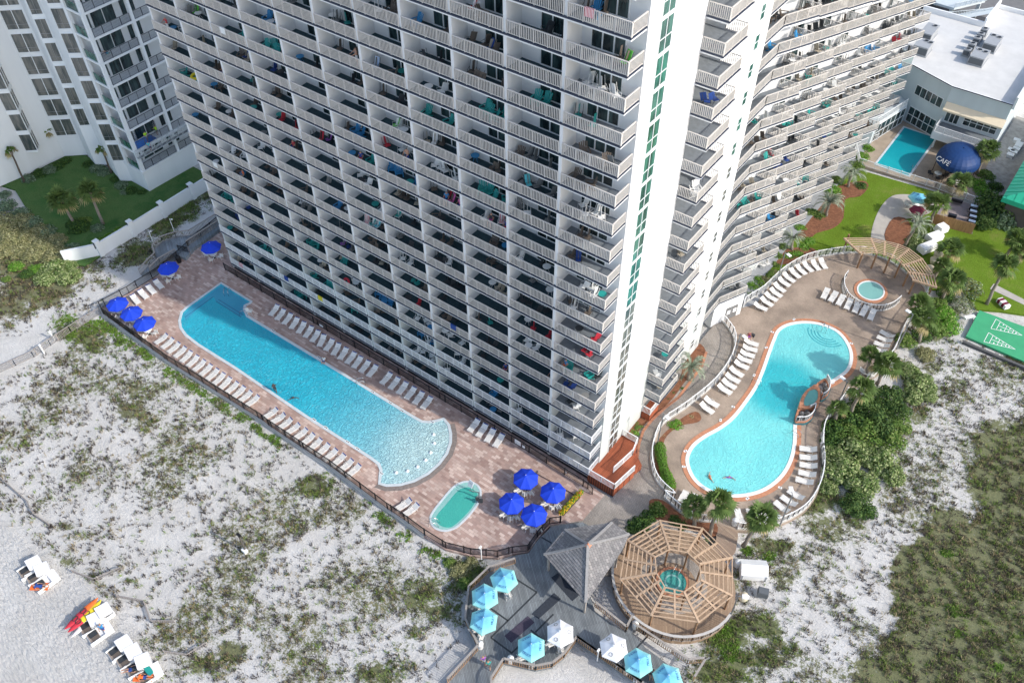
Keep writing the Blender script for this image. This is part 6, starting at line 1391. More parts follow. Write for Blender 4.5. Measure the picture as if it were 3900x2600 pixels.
STEM = MB(); [STEM.tube([(0, 0, 0), (.25*math.cos(k*2.1), .25*math.sin(k*2.1), .5)], [.04, .02], 5) for k in range(3)]
STEMM = STEM.mesh('stem', TRUNKD)
def bush(kd, f, x, y, rpx, label, name='shrub', cat='bush', group=None, h=.8, zb=None, zoom=1.568):
    zb = G-.25 if zb is None else zb
    P_ = f(x, y, zb+.5); e = f(x+rpx, y, zb+.5); r = (e-P_).length*1.08
    t = empty(name, (P_.x, P_.y, zb), 0, label, cat, group); o = link('foliage', BM[kd+str(rnd.randint(0, 1))], t); o.scale = (r*rnd.uniform(.95, 1.1), r*rnd.uniform(.9, 1.05), r*h); o.rotation_euler.z = rnd.uniform(0, 6.28)
    o = link('stem', STEMM, t); o.scale = (r*.8, r*.8, r*h*.9)
    return t
def bushes(f, L, label, group, name='shrub', cat='bush', **kw):
    words = label.split(); kinds = {'grape': 'pale round-leaved', 'green': 'deep green', 'dark': 'dark', 'mid': 'mid-green', 'bright': 'bright green', 'olive': 'olive', 'dusty': 'grey-green', 'twig': 'twiggy', 'light': 'pale'}
    seen = {}
    for (kd, x, y, r) in sorted(L, key=lambda q: q[1]):
        seen[kd] = seen.get(kd, 0)+1; bush(kd, f, x, y, r, '%s %s from the left, %s' % (ORD[seen[kd]], kinds[kd]+' bush', label), name, cat, group, **kw)
bushes(z29, [('grape', 950, 1035, 95), ('grape', 885, 955, 68), ('grape', 1000, 1090, 60), ('grape', 905, 1100, 70)], 'in the clump nearest the shuffleboard court', 'sea grape bushes by the court', 'sea_grape_bush')
bushes(z29, [('green', 620, 1185, 100), ('dark', 520, 1260, 90), ('green', 745, 1120, 95), ('green', 810, 1190, 80), ('green', 700, 1290, 110), ('dark', 440, 1310, 75), ('dark', 590, 1290, 90), ('mid', 830, 1290, 70), ('dark', 410, 1390, 55)], 'thicket right of the raised spa', 'bushes in the upper thicket', h=1.0)
bushes(z30, [('grape', 480, 300, 110), ('grape', 440, 200, 75), ('grape', 560, 190, 105), ('grape', 700, 235, 110), ('mid', 620, 90, 100), ('mid', 780, 120, 85), ('grape', 785, 320, 80), ('grape', 600, 380, 100), ('green', 560, 500, 85), ('dark', 640, 540, 60), ('dark', 425, 120, 70), ('grape', 400, 390, 60), ('mid', 520, 60, 80)], 'thicket right of the lower lounger curve', 'bushes in the lower thicket', 'sea_grape_bush', h=1.0)
bushes(z29, [('bright', 1085, 620, 80), ('bright', 1120, 690, 70), ('mid', 1060, 700, 70), ('mid', 865, 775, 65), ('olive', 985, 850, 60), ('twig', 1235, 470, 95), ('twig', 1210, 560, 70), ('mid', 1050, 560, 60), ('dark', 960, 740, 60), ('mid', 1090, 360, 70), ('dark', 1110, 500, 60)], 'among the palms below the pergola', 'shrubs among the palms')
bushes(z5, [('green', 1390, 1270, 110), ('dusty', 1440, 1330, 70), ('green', 1330, 1340, 60)], 'beyond the grill patio', 'shrubs by the grill patio', h=1.4)
bushes(z5, [('bright', 1290, 1095, 60), ('mid', 1345, 1040, 50), ('mid', 1240, 1060, 45), ('bright', 1330, 1140, 50), ('dark', 1400, 1110, 50)], 'between cafe canopy and alley', 'shrubs by the cafe')
bushes(z5, [('grape', 930, 1440, 65), ('grape', 960, 1390, 50), ('grape', 900, 1480, 45)], 'under the leaning feathery palm', 'clipped shrubs by the carts')
bushes(z5, [('bright', 640, 880, 40), ('bright', 600, 930, 45), ('mid', 575, 975, 40), ('bright', 425, 1130, 50), ('mid', 460, 1070, 40), ('dark', 600, 1100, 40), ('bright', 230, 1350, 38), ('mid', 290, 1260, 38), ('dark', 340, 1290, 30)], 'along the lawn below the wing', 'shrubs below the wing', h=.7)
bushes(ze, [('bright', 780, 380, 42), ('bright', 740, 420, 40), ('mid', 600, 420, 42), ('mid', 560, 480, 42), ('bright', 640, 480, 42), ('bright', 700, 470, 40), ('mid', 545, 540, 35), ('mid', 850, 200, 45), ('dark', 800, 180, 40), ('bright', 720, 290, 30)], 'right of the wing patio chairs', 'shrubs by the wing patios', h=.7)
bushes(ze, [('mid', 520, 610, 45), ('olive', 480, 640, 42), ('bright', 430, 650, 45), ('bright', 390, 690, 45), ('mid', 450, 690, 40), ('mid', 370, 740, 32), ('olive', 540, 590, 30)], 'bed between wing and curved fence', 'shrubs inside the curved fence', h=.7)
bushes(cr1, [('mid', 235, 480, 40), ('bright', 215, 525, 38), ('mid', 190, 540, 25)], 'foot of the tower side wall', 'shrubs at the tower side wall', h=.7)
bushes(cr1, [('green', 450, 290, 26), ('dark', 480, 250, 28), ('green', 420, 330, 24), ('mid', 390, 365, 20), ('dark', 530, 220, 30), ('mid', 500, 290, 20)], 'strip below the side balconies', 'small shrubs by the side balconies', h=.7)
bush('bright', cr1, 492, 470, 52, 'round bright green clipped bush inside the curved fence'); bush('olive', cr1, 600, 415, 36, 'low spiky grey-green plant in the rounded planting bed', h=.6); bush('olive', cr1, 410, 545, 32, 'pale spiky grass clump beside the lamp post by the brick path', h=.6); bush('olive', cr1, 430, 515, 24, 'small pale spiky grass clump above the larger clump by the lamp post', h=.6)
# clipped hedge
hg = empty('clipped_hedge', tuple(z24(200, 1380).xy)+(G,), 0, 'long clipped green hedge between the curved fence and the curved pool', 'hedge')
hp = [z24(175, 1265), z24(182, 1330), z24(198, 1400), z24(222, 1460), z24(248, 1515)]; lm = []
for i in range(len(hp)-1):
    for k in range(5): q = hp[i]+(hp[i+1]-hp[i])*(k/5); lm.append((q.x-hg.location.x, q.y-hg.location.y, .35, .62+.1*math.sin(i*2+k)))
V, F, r2 = leaf_cloud(7000, .07, lm, .9, .3, 3); link('foliage', np_mesh('foliage', V, F, [LF['mid'], LF['bright']], (r2.rand(7000) < .4).astype(int)), hg)
b = MB(); [b.tube([(l[0], l[1], 0), (l[0], l[1], .4)], .05, 5) for l in lm[::3]]; b.build('stem', TRUNKD, hg)
bushes(z23, [('dark', 235, 515, 75), ('dark', 300, 460, 60), ('green', 190, 540, 45), ('dark', 470, 480, 45), ('dark', 520, 510, 40)], 'between shingled pavilion and gazebo', 'dark shrubs behind the pavilion', h=.9)
bush('mid', z23, 360, 415, 58, 'light feathery pine-like shrub above the gazebo', h=1.3)
bushes(z19, [('olive', 1330, 890, 60), ('light', 1400, 840, 45), ('olive', 1370, 960, 50), ('mid', 1290, 850, 45)] if False else [('olive', 1330, 890, 60), ('olive', 1400, 840, 45), ('mid', 1370, 960, 45), ('mid', 1270, 840, 40)], 'left edge of the grey deck', 'grass clumps by the grey deck', 'grass_clump', 'plant', zb=-1.2)
bushes(z1, [('dusty', 170, 1060, 45), ('dark', 230, 1030, 50), ('dusty', 290, 1010, 45), ('dark', 340, 985, 42), ('dark', 390, 955, 36)], 'left wall of the shaded lawn', 'shrubs at the left lawn wall', h=.8)
bushes(z1, [('dark', 520, 970, 38), ('dusty', 570, 1000, 45), ('dusty', 620, 1020, 42), ('dark', 690, 1060, 38), ('dusty', 720, 1100, 45), ('dark', 780, 1130, 42), ('dark', 840, 1140, 32), ('dusty', 740, 1140, 30)], 'neighbour tower base', 'shrubs at the neighbour tower base', h=.7)
bushes(z1, [('dark', 470, 1350, 68), ('dark', 430, 1330, 45), ('mid', 500, 1310, 40), ('dusty', 580, 1355, 42), ('bright', 560, 1430, 28), ('bright', 640, 1395, 26), ('bright', 700, 1360, 26), ('bright', 600, 1420, 25)], 'under the palm pair on the lawn', 'bushes under the lawn palms', h=.8)
bushes(z1, [('dusty', 30, 1220, 60), ('dusty', 110, 1270, 60), ('dusty', 190, 1320, 60), ('dusty', 270, 1380, 60), ('dusty', 350, 1430, 55), ('dusty', 420, 1470, 45), ('dusty', 20, 1150, 40)], 'near edge of the shaded lawn', 'shrubs edging the lawn', h=.6)
bushes(z8, [('olive', 30, 60, 85), ('olive', 120, 60, 80), ('olive', 60, 160, 85), ('olive', 160, 150, 80), ('olive', 240, 120, 70), ('olive', 250, 200, 80), ('olive', 330, 180, 70), ('olive', 200, 250, 80), ('olive', 320, 270, 85), ('olive', 390, 250, 60), ('grape', 340, 350, 95), ('grape', 270, 390, 75), ('grape', 410, 390, 75), ('grape', 410, 330, 55), ('olive', 20, 240, 70), ('olive', 110, 230, 70)], 'thicket left of the white wall', 'olive scrub thicket', 'scrub_bush', h=.6)
bushes(z8, [('bright', 90, 330, 45), ('bright', 215, 340, 45), ('dark', 160, 370, 45), ('mid', 30, 400, 30)], 'inside the olive scrub thicket', 'green bushes in the scrub', h=.7)
# planter with yellow flowers
fp_ = empty('flower_planter', tuple(z11(830, 385).xy)+(G,), 0, 'long planter of yellow and green flowers near the deck gate', 'planter')
A, B_ = z11(765, 452), z11(888, 318); lm = [(A.x+(B_.x-A.x)*k/9-fp_.location.x, A.y+(B_.y-A.y)*k/9-fp_.location.y, .45, .35) for k in range(10)]
V, F, r2 = leaf_cloud(1500, .08, lm, .7, .3, 5); link('foliage', np_mesh('foliage', V, F, [LF['bright'], LF['flower'], PAL['red']], r2.choice([0, 1, 2], 1500, p=[.5, .42, .08])), fp_)
b = MB(); b.bar((A.x, A.y, G+.2), (B_.x, B_.y, G+.2), .5, .4); part(b, 'trough', M('dark_planter', (.05, .045, .04), .8), fp_, OFF(fp_))
b = MB(); A, B_ = z11(610, 175), z11(895, 335); b.bar((A.x, A.y, G+.1), (B_.x, B_.y, G+.1), .45, .3); tag(b.build('low_seat_wall', pave('low_wall_stone', [(.40, .27, .22), (.5, .36, .3)], (.3, .2, .17), .4, .2, 0)), 'low pinkish stone seat wall behind the four blue parasols', 'wall')

# ------------------------------------------------ dune grass, counted by nobody
EXCL = [offset(deckL, .35), offset(deckR, .1), gd, circ(6.2), path, [(-.5, -6.5), (11, 0), (11, 30), (-.5, 33)], lawnL]
def scatter(N, x0, x1, y0, y1, seed, pw=1.2, mn=.12):
    r = np.random.RandomState(seed); X = r.uniform(x0, x1, N); Y = r.uniform(y0, y1, N); D, C = density(X, Y)
    D = D*np.clip(fbm(X*1.3, Y*1.3, 31, 3)*3.2-.9, .05, 1.4)
    k = r.rand(N) < np.clip(D, 0, 1)**pw; X, Y, C, D = X[k], Y[k], C[k], D[k]
    sx, sy = px_np(X, Y, np.full_like(X, -1.1)); k = (sx > -60) & (sx < 3960) & (sy > 500) & (sy < 2680)
    for P_ in EXCL: k &= ~inside_np(P_, X, Y)
    k &= ~((X > -57) & (X < 2) & (Y > -.3)) & (Y < 46)
    return X[k], Y[k], C[k], D[k], r
def tufts(name, X, Y, r, nb, h, wd, mats, mi, lean=.5):
    n = len(X); Z = terr(X, Y)-.03; K = n*nb; bx = np.repeat(X, nb); by = np.repeat(Y, nb); bz = np.repeat(Z, nb)
    az = r.uniform(0, 6.283, K); ln = r.uniform(.15, 1, K)*lean; hh = h*np.repeat(r.uniform(.5, 1.3, n), nb)*r.uniform(.6, 1.1, K)
    ox = r.normal(0, .10, K); oy = r.normal(0, .10, K); dx, dy = np.cos(az), np.sin(az); p0 = np.stack([bx+ox, by+oy, bz], 1); wv = np.stack([-dy, dx, np.zeros(K)], 1)*wd*r.uniform(.6, 1.3, K)[:, None]
    tip = p0+np.stack([dx*ln*hh, dy*ln*hh, hh*np.sqrt(np.maximum(.1, 1-ln**2*.7))], 1); md = p0*.5+tip*.5+np.stack([np.zeros(K), np.zeros(K), hh*.12], 1)
    V = np.stack([p0-wv, p0+wv, md+wv, md-wv, tip], 1).reshape(-1, 3)
    I = np.arange(K)*5; F = np.concatenate([np.stack([I, I+1, I+2, I+3], 1), np.stack([I+3, I+2, I+4, I+4], 1)])
    F3 = np.stack([I+3, I+2, I+4], 1)
    # quads and tips as triangles
    T = np.concatenate([np.stack([I, I+1, I+2], 1), np.stack([I, I+2, I+3], 1), F3]); m3 = np.tile(np.repeat(mi, nb), 3)
    return tag(link(name, np_mesh(name, V, T, mats, m3)), kind='stuff')
GR = [leafmat('dune_grass_green', (.21, .29, .07)), leafmat('dune_grass_straw', (.34, .28, .16)), leafmat('dune_grass_dark', (.12, .17, .045)), leafmat('dead_twig', (.085, .07, .06)), leafmat('creeper_green', (.14, .26, .035))]
X, Y, C, D, r = scatter(560000, -118, 46, -52, 46, 3)
u_ = r.rand(len(X)); mi = np.where(u_ < (1-C)*.85, np.where(r.rand(len(X)) < .35, 2, 0), np.where(r.rand(len(X)) < .6, 3, 1)); mi = np.where((D < .45) & (r.rand(len(X)) < .45), 3, mi)
keep = slice(0, 95000); print('tufts', len(X)); X, Y, mi, Dk = X[keep], Y[keep], mi[keep], D[keep]
tufts('dune_grass', X, Y, r, 7, .38, .024, GR, mi, .9)
# bright creeper along the dune side of the brick deck
cl = offset(deckL, .75)[6:18]; XX_, YY_ = [], []
for i in range(len(cl)-1):
    A, B_ = Vector(cl[i]), Vector(cl[i+1]); n = int((B_-A).length*34)
    for k in range(n):
        q = A+(B_-A)*rnd.random(); XX_.append(q.x+rnd.gauss(0, .38)); YY_.append(q.y+rnd.gauss(0, .38))
X, Y = np.array(XX_), np.array(YY_); k = (fbm(X*.35+3, Y*.35, 8, 3) > .47) & ~inside_np(offset(deckL, .2), X, Y); X, Y = X[k], Y[k]
for (a, c, rr, n) in [(400, 660, 60, 120), (420, 740, 40, 100), (560, 690, 50, 120), (640, 700, 40, 100), (720, 780, 35, 80), (800, 780, 50, 110), (850, 830, 35, 90), (920, 850, 30, 60)]:
    P_ = z8(a, c, -1.1); s = (z8(a+rr, c, -1.1)-P_).length; X = np.append(X, P_.x+r.normal(0, s*.6, n)); Y = np.append(Y, P_.y+r.normal(0, s*.6, n))
for (a, c, rr, n) in [(1140, 1130, 30, 80), (1170, 1270, 20, 50), (1415, 1470, 20, 40), (1200, 1140, 20, 40), (1100, 790, 25, 50)]:
    P_ = z30(a, c, -1.1); s = (z30(a+rr, c, -1.1)-P_).length; X = np.append(X, P_.x+r.normal(0, s*.6, n)); Y = np.append(Y, P_.y+r.normal(0, s*.6, n))
for (a, c, rr, n) in [(800, 1250, 60, 200), (760, 1180, 40, 100), (850, 1330, 50, 140), (950, 690, 25, 50), (1100, 730, 30, 60), (820, 1390, 40, 90)]:
    P_ = z23(a, c, -1.1); s = (z23(a+rr, c, -1.1)-P_).length; X = np.append(X, P_.x+r.normal(0, s*.6, n)); Y = np.append(Y, P_.y+r.normal(0, s*.6, n))
k = np.ones(len(X), bool)
for P_ in EXCL: k &= ~inside_np(P_, X, Y)
X, Y = X[k], Y[k]
tufts('beach_creeper', X, Y, r, 8, .22, .05, GR, np.where(r.rand(len(X)) < .75, 4, 0), 1.0)
# ================================================================ BEACH THINGS
BZ = -1.15
def cabana(hood, seat, label, fold=False, person=None):
    a = z16(*hood, BZ+.9); c = z16(*seat, BZ+.35); d = Vector((c.x-a.x, c.y-a.y)); rz = math.atan2(d.y, d.x)-math.pi/2; L = 2.3
    m = Vector(((a.x+c.x)/2, (a.y+c.y)/2))
    t = empty('beach_cabana_chair', (m.x, m.y, BZ), rz, label, 'cabana', 'white beach cabana chairs')
    t.scale = (.80, .86, .85)
    b = MB(); b.box(-.82, -1.2, 0, .82, 1.3, .3); b.box(-.84, -1.25, 0, -.76, 1.35, .6); b.box(.76, -1.25, 0, .84, 1.35, .6); b.build('base', WHITE, t)
    b = MB(); b.box(-.75, .15, .3, .75, 1.25, .38); b.build('wooden_seat', M('cabana_boards', (.33, .27, .22), .8, .2, 4) if 'cb' not in TXT else TXT['cb'], t)
    b = MB(); b.bar((-.4, .1, .45), (-.4, .9, .42), .05, .62, up=(1, 0, 0)) if False else b.box(-.72, .2, .38, -.02, 1.0, .45); b.mi = 1; b.box(.03, .2, .38, .72, 1.1, .45); b.build('cushion', [PAL['brown'], PAL['dark']], t)
    b = MB()
    if not fold: b.bar((0, -1.28, 1.02), (0, .12, 1.28), 1.72, .05); b.bar((0, -1.30, .3), (0, -1.30, 1.05), .05, 1.7, up=(1, 0, 0)) if False else b.box(-.86, -1.34, .25, .86, -1.28, 1.05)
    else: b.bar((0, -1.3, .5), (0, -.4, .62), 1.72, .12)
    b.build('hood', WHITEC, t)
    if not fold:
        for s_ in (-.84, .84): b = MB(); b.bar((s_, -1.2, .9), (s_, .1, 1.2), .03, .05); b.bar((s_, -.6, .5), (s_, .05, 1.2), .04, .04); b.build('hood_frame', WHITE, t)
    return t
cabana((210, 845), (145, 910), 'white cabana chair farthest left of the uppermost beach group'); cabana((255, 885), (193, 942), 'white cabana chair right of the uppermost beach group')
cabana((300, 915), (238, 985), 'open white cabana base with folded hood in the uppermost beach group', True)
cabana((625, 1130), (565, 1195), 'white cabana chair of the middle beach group set back behind the kayaks', False); cabana((575, 1180), (512, 1240), 'white cabana chair of the middle beach group with the grey seat visible')
cabana((620, 1225), (560, 1290), 'low white cabana base of the middle beach group beside the walker in blue', True)
cabana((745, 1325), (685, 1392), 'white cabana chair leftmost of the lowest beach group'); cabana((800, 1375), (735, 1440), 'white cabana chair second from left of the lowest beach group'); cabana((860, 1432), (790, 1490), 'white cabana chair third from left of the lowest beach group, occupied')
cabana((915, 1480), (855, 1540), 'open white cabana base with folded hood in the lowest beach group', True)
def kayak(a, c, w_, mats, label, zb, split=.5):
    A = z16(*a, zb+.2); B_ = z16(*c, zb+.2); d = Vector((B_.x-A.x, B_.y-A.y)); L = d.length; t = empty('kayak' if w_ > .35 else 'paddle_board', ((A.x+B_.x)/2, (A.y+B_.y)/2, zb), math.atan2(d.y, d.x), label, 'kayak' if w_ > .35 else 'board')
    b = MB(); N = 16
    for i in range(N+1):
        s = -1+2*i/N; ww = w_*max(.03, (1-abs(s)**2.4)**.8); lift = .14*abs(s)**3
        for k in range(8):
            an = 6.2832*k/8; b.v.append((s*L/2, ww*math.cos(an), .2+lift+(.17 if w_ > .35 else .06)*max(.3, (1-abs(s)**3))*math.sin(an)))
    for i in range(N):
        for k in range(8): b.fa((i*8+k, i*8+(k+1) % 8, (i+1)*8+(k+1) % 8, (i+1)*8+k)); b.m[-1] = 0 if i < N*split else 1
    b.build('hull', mats, t, True)
    if w_ > .35:
        for s in (-.4, .15): b = MB(); b.lathe([(.0, .33), (.24, .33), (.3, .4), (.26, .42)], 12); o = b.build('cockpit', PAL['dark'], t, True); o.location = (s*L/2*.9, 0, 0.02)
kayak((388, 1250), (588, 1062), .42, [PAL['red'], PAL['orange']], 'red and orange kayak leaning outermost beside the middle cabanas', BZ+.55, .6)
kayak((408, 1268), (608, 1075), .42, [PAL['red'], PAL['yellow']], 'red and yellow kayak inside the red-orange one', BZ+.5, .35)
kayak((425, 1300), (625, 1100), .3, [WHITE, WHITE], 'white paddle board between the kayaks and the cabanas', BZ+.1)
kayak((858, 1455), (915, 1528), .28, [PAL['teal'], PAL['orange']], 'teal and orange furled beach parasol lying by the lowest cabana', BZ+.4, .85)

# ================================================================ PEOPLE
import bmesh
def person_mesh(name, J, skin, top, bottom, hair, shoes=None):
    B = [('pelvis', 'waist'), ('waist', 'chest'), ('chest', 'neck'), ('neck', 'head'), ('chest', 'ls'), ('ls', 'le'), ('le', 'lw'), ('lw', 'lh'), ('chest', 'rs'), ('rs', 're'), ('re', 'rw'), ('rw', 'rh'),
         ('pelvis', 'lhp'), ('lhp', 'lk'), ('lk', 'la'), ('la', 'lt'), ('pelvis', 'rhp'), ('rhp', 'rk'), ('rk', 'ra'), ('ra', 'rt')]
    rad = dict(pelvis=(.15, .12), waist=(.13, .10), chest=(.16, .12), neck=(.06, .06), head=(.095, .11), ls=(.07, .07), rs=(.07, .07), le=(.045, .045), re=(.045, .045), lw=(.03, .03), rw=(.03, .03), lh=(.035, .02), rh=(.035, .02),
               lhp=(.10, .10), rhp=(.10, .10), lk=(.065, .065), rk=(.065, .065), la=(.045, .045), ra=(.045, .045), lt=(.04, .03), rt=(.04, .03))
    names = list(rad); me = bpy.data.meshes.new('t'); me.from_pydata([J[n] for n in names], [(names.index(a), names.index(c)) for a, c in B], [])
    o = bpy.data.objects.new('t', me); COL.objects.link(o); sk = o.modifiers.new('s', 'SKIN'); sv = me.skin_vertices[0].data if me.skin_vertices else None
    if sv is None:
        bm = bmesh.new(); bm.from_mesh(me); bm.verts.layers.skin.verify(); bm.to_mesh(me); bm.free(); sv = me.skin_vertices[0].data
    for i, n in enumerate(names): sv[i].radius = rad[n]; sv[i].use_root = (n == 'pelvis')
    ss = o.modifiers.new('u', 'SUBSURF'); ss.levels = 1; ss.render_levels = 1
    dg_ = bpy.context.evaluated_depsgraph_get(); m2 = bpy.data.meshes.new_from_object(o.evaluated_get(dg_)); bpy.data.objects.remove(o)
    m2.name = name; m2.materials.clear(); [m2.materials.append(PAL[c]) for c in (skin, top, bottom, hair)]
    def segd(p, a, c):
        a, c = Vector(a), Vector(c); t = max(0, min(1, (p-a).dot(c-a)/max(1e-6, (c-a).length_squared))); return (p-a-(c-a)*t).length, t
    hd = Vector(J['head']); nk = Vector(J['neck']); upv = (hd-nk).normalized()
    for f in m2.polygons:
        p = f.center; best = min(((segd(p, J[a], J[c])+(a, c)) for a, c in B), key=lambda q: q[0]); a, c, t = best[2], best[3], best[1]; m_ = 0
        if (a, c) in (('pelvis', 'waist'), ('waist', 'chest'), ('chest', 'ls'), ('chest', 'rs')): m_ = 1
        elif a in ('ls', 'rs') and t < .5: m_ = 1
        elif (a, c) == ('chest', 'neck') and t < .5: m_ = 1
        elif c in ('lhp', 'rhp') or (a in ('lhp', 'rhp') and t < .6): m_ = 2
        if (a, c) == ('pelvis', 'waist') and t < .4: m_ = 2
        if (a, c) == ('neck', 'head') and (p-nk).dot(upv) > (hd-nk).length*.95 and (p-hd).dot(Vector(J['back'])) > -.02: m_ = 3
        f.material_index = m_; f.use_smooth = True
    # fingers and face
    b = MB(); 
    for s, h_, w_ in (('l', 'lh', 'lw'), ('r', 'rh', 'rw')):
        H, W_ = Vector(J[h_]), Vector(J[w_]); d = (H-W_).normalized(); sdv = d.cross(Vector((0, 0, 1))); sdv = sdv.normalized() if sdv.length > .1 else Vector((1, 0, 0))
        for k in range(4): q = H+sdv*(k-1.5)*.018; l = (.055, .07, .065, .05)[k]; b.tube([q, q+d*l*.6, q+d*l+Vector((0, 0, -.015))], [.009, .009, .007], 5)
        b.tube([W_+d*.03+sdv*.03, W_+d*.06+sdv*.06], [.011, .009], 5)
    fw = -Vector(J['back']); b.tube([hd+fw*.09+upv*-.02, hd+fw*.125+upv*-.03], [.015, .018], 5)
    n0 = len(m2.vertices)
    bm = bmesh.new(); bm.from_mesh(m2); vs = [bm.verts.new(v) for v in b.v]
    for f in b.f:
        try: bm.faces.new([vs[i] for i in f])
        except ValueError: pass
    bm.to_mesh(m2); bm.free(); return m2
def pose(kind):
    J = dict(pelvis=(0, 0, .93), waist=(0, 0, 1.08), chest=(0, 0, 1.30), neck=(0, 0, 1.46), head=(0, -.01, 1.62), ls=(.18, 0, 1.40), le=(.24, .02, 1.13), lw=(.25, -.06, .90), lh=(.25, -.08, .83), rs=(-.18, 0, 1.40), re=(-.24, .02, 1.13), rw=(-.25, -.06, .90), rh=(-.25, -.08, .83),
             lhp=(.10, 0, .86), lk=(.11, -.02, .48), la=(.11, .02, .08), lt=(.11, -.13, .03), rhp=(-.10, 0, .86), rk=(-.11, -.02, .48), ra=(-.11, .02, .08), rt=(-.11, -.13, .03), back=(0, 1, 0))
    if kind == 'walk': J.update(lk=(.1, -.18, .5), la=(.1, -.16, .1), lt=(.1, -.3, .05), rk=(-.1, .05, .48), ra=(-.1, .28, .12), rt=(-.1, .16, .03), le=(.24, .14, 1.15), lw=(.24, .02, .95), lh=(.24, -.03, .9), re=(-.24, -.1, 1.14), rw=(-.2, -.3, 1.05), rh=(-.18, -.36, 1.03))
    if kind == 'sit':
        dz = -.40; up = {k: (v[0], v[1]+.05, v[2]+dz) for k, v in J.items() if k in ('pelvis', 'waist', 'chest', 'neck', 'head', 'ls', 'rs', 'le', 're')}; J.update(up)
        J.update(lw=(.26, -.22, .68), lh=(.24, -.29, .67), rw=(-.26, -.22, .68), rh=(-.24, -.29, .67), lhp=(.10, -.02, .50), rhp=(-.10, -.02, .50), lk=(.13, -.44, .52), rk=(-.13, -.44, .52), la=(.12, -.46, .1), ra=(-.12, -.46, .1), lt=(.12, -.6, .05), rt=(-.12, -.6, .05))
    if kind == 'lie':
        J = dict(pelvis=(0, 0, .14), waist=(0, .15, .16), chest=(0, .36, .22), neck=(0, .52, .27), head=(0, .67, .32), ls=(.18, .45, .22), le=(.32, .25, .16), lw=(.30, .02, .14), lh=(.30, -.06, .13), rs=(-.18, .45, .22), re=(-.32, .25, .16), rw=(-.30, .02, .14), rh=(-.30, -.06, .13),
                 lhp=(.1, -.07, .13), lk=(.12, -.46, .22), la=(.12, -.86, .1), lt=(.12, -.95, .2), rhp=(-.1, -.07, .13), rk=(-.12, -.46, .14), ra=(-.12, -.88, .1), rt=(-.12, -.97, .2), back=(0, 0, -1))
    if kind == 'swim':
        J.update({k: (v[0], v[1], v[2]-1.25) for k, v in J.items() if k != 'back'}); J.update(le=(.42, -.12, .12), lw=(.55, -.25, .14), lh=(.6, -.3, .12), re=(-.42, -.05, .10), rw=(-.6, -.1, .12), rh=(-.68, -.1, .10))
        J.update(lk=(.11, -.2, -.75), rk=(-.11, -.1, -.75), la=(.11, .1, -1.0), ra=(-.11, .2, -1.0), lt=(.11, 0, -1.05), rt=(-.11, .1, -1.05))
    if kind == 'lean': J.update(le=(.26, -.2, 1.2), lw=(.2, -.42, 1.12), lh=(.18, -.49, 1.12), re=(-.26, -.2, 1.2), rw=(-.2, -.42, 1.12), rh=(-.18, -.49, 1.12))
    return J
PM = {}
def person(kind, p, rz, label, skin='skin', top='white', bottom='navy', hair='hair', s=1.0):
    k = (kind, skin, top, bottom, hair)
    if k not in PM: PM[k] = person_mesh('person', pose(kind), *k[1:])
    o = link('person', PM[k]); o.location = p; o.rotation_euler.z = rz; o.scale = (s, s, s); return tag(o, label, 'person')
q = z24(475, 1440, WZ); person('swim', (q.x, q.y, WZ-.02), 2.5, 'person in an orange top wading in the curved pool', 'skin', 'orange', 'navy')
q = z24(590, 1440, WZ); person('swim', (q.x, q.y, WZ-.02), .6, 'person in purple swimwear gliding in the curved pool', 'skin', 'purple', 'purple')
q = z9(525, 745); person('sit', (q.x, q.y, G-.42), .4, 'person in white sitting on the tower-side rim of the long pool', 'skin', 'white', 'navy')
q = z9(250, 925); person('walk', (q.x-.2, q.y-.2, G-.2), -2.2, 'person in dark swimwear stepping down the ladder of the long pool', 'darkskin', 'dark', 'dark')
q = z9(340, 965, WZ); person('swim', (q.x, q.y, WZ-.1), 1.0, 'person in dark swimwear in the water of the long pool', 'darkskin', 'dark', 'dark')
q = z11(248, 1440, DZ); person('walk', (q.x, q.y, DZ), -2.4, 'person in a lilac top and sun hat walking on the grey deck', 'skin', 'purple', 'white', 'blond')
q = z11(282, 1470, DZ); person('walk', (q.x, q.y, DZ), -2.4, 'person in a green shirt and brown shorts walking on the grey deck', 'skin', 'teal', 'brown', 'blond')
q = z16(628, 1262, BZ); person('walk', (q.x, q.y, BZ), 1.0, 'person wrapped in a blue towel standing by the beach cabanas', 'skin', 'blue', 'navy', 'blond')
q = z16(240, 992, BZ+.4); person('lie', (q.x, q.y, BZ+.34), 2.2, 'person in navy lying on the orange towel of the uppermost beach group', 'skin', 'navy', 'navy')
q = z16(790, 1488, BZ+.4); person('lie', (q.x, q.y, BZ+.36), -.7, 'person in dark clothes lying in the occupied lowest cabana', 'skin', 'dark', 'navy')
q = z16(860, 1535, BZ+.4); person('lie', (q.x, q.y, BZ+.34), 2.2, 'person in orange and navy lying on the last base of the lowest beach group', 'skin', 'orange', 'navy')
for i, (f, a, c, col) in enumerate([(z16, 238, 992, 'orange'), (z16, 858, 1533, 'orange')]):
    q = f(a, c, BZ+.3); b = MB(); b.box(-.4, -.9, 0, .4, .9, .03); o = b.build('beach_towel', PAL[col]); o.location = (q.x, q.y, BZ+.31); o.rotation_euler.z = 2.2; tag(o, ['orange beach towel under the person on the uppermost cabana base', 'orange beach towel under the person on the lowest cabana base'][i], 'towel')
q = z11(1355, 1510, DZ); person('sit', (q.x, q.y, DZ), .6, 'person in black seated between the two lowest cyan parasols', 'skin', 'dark', 'dark')
q = z24(705, 612, G); person('sit', (q.x, q.y, G-.05), .8, 'person in maroon sitting on the lounger at the top left of the curved pool', 'skin', 'maroon', 'purple')
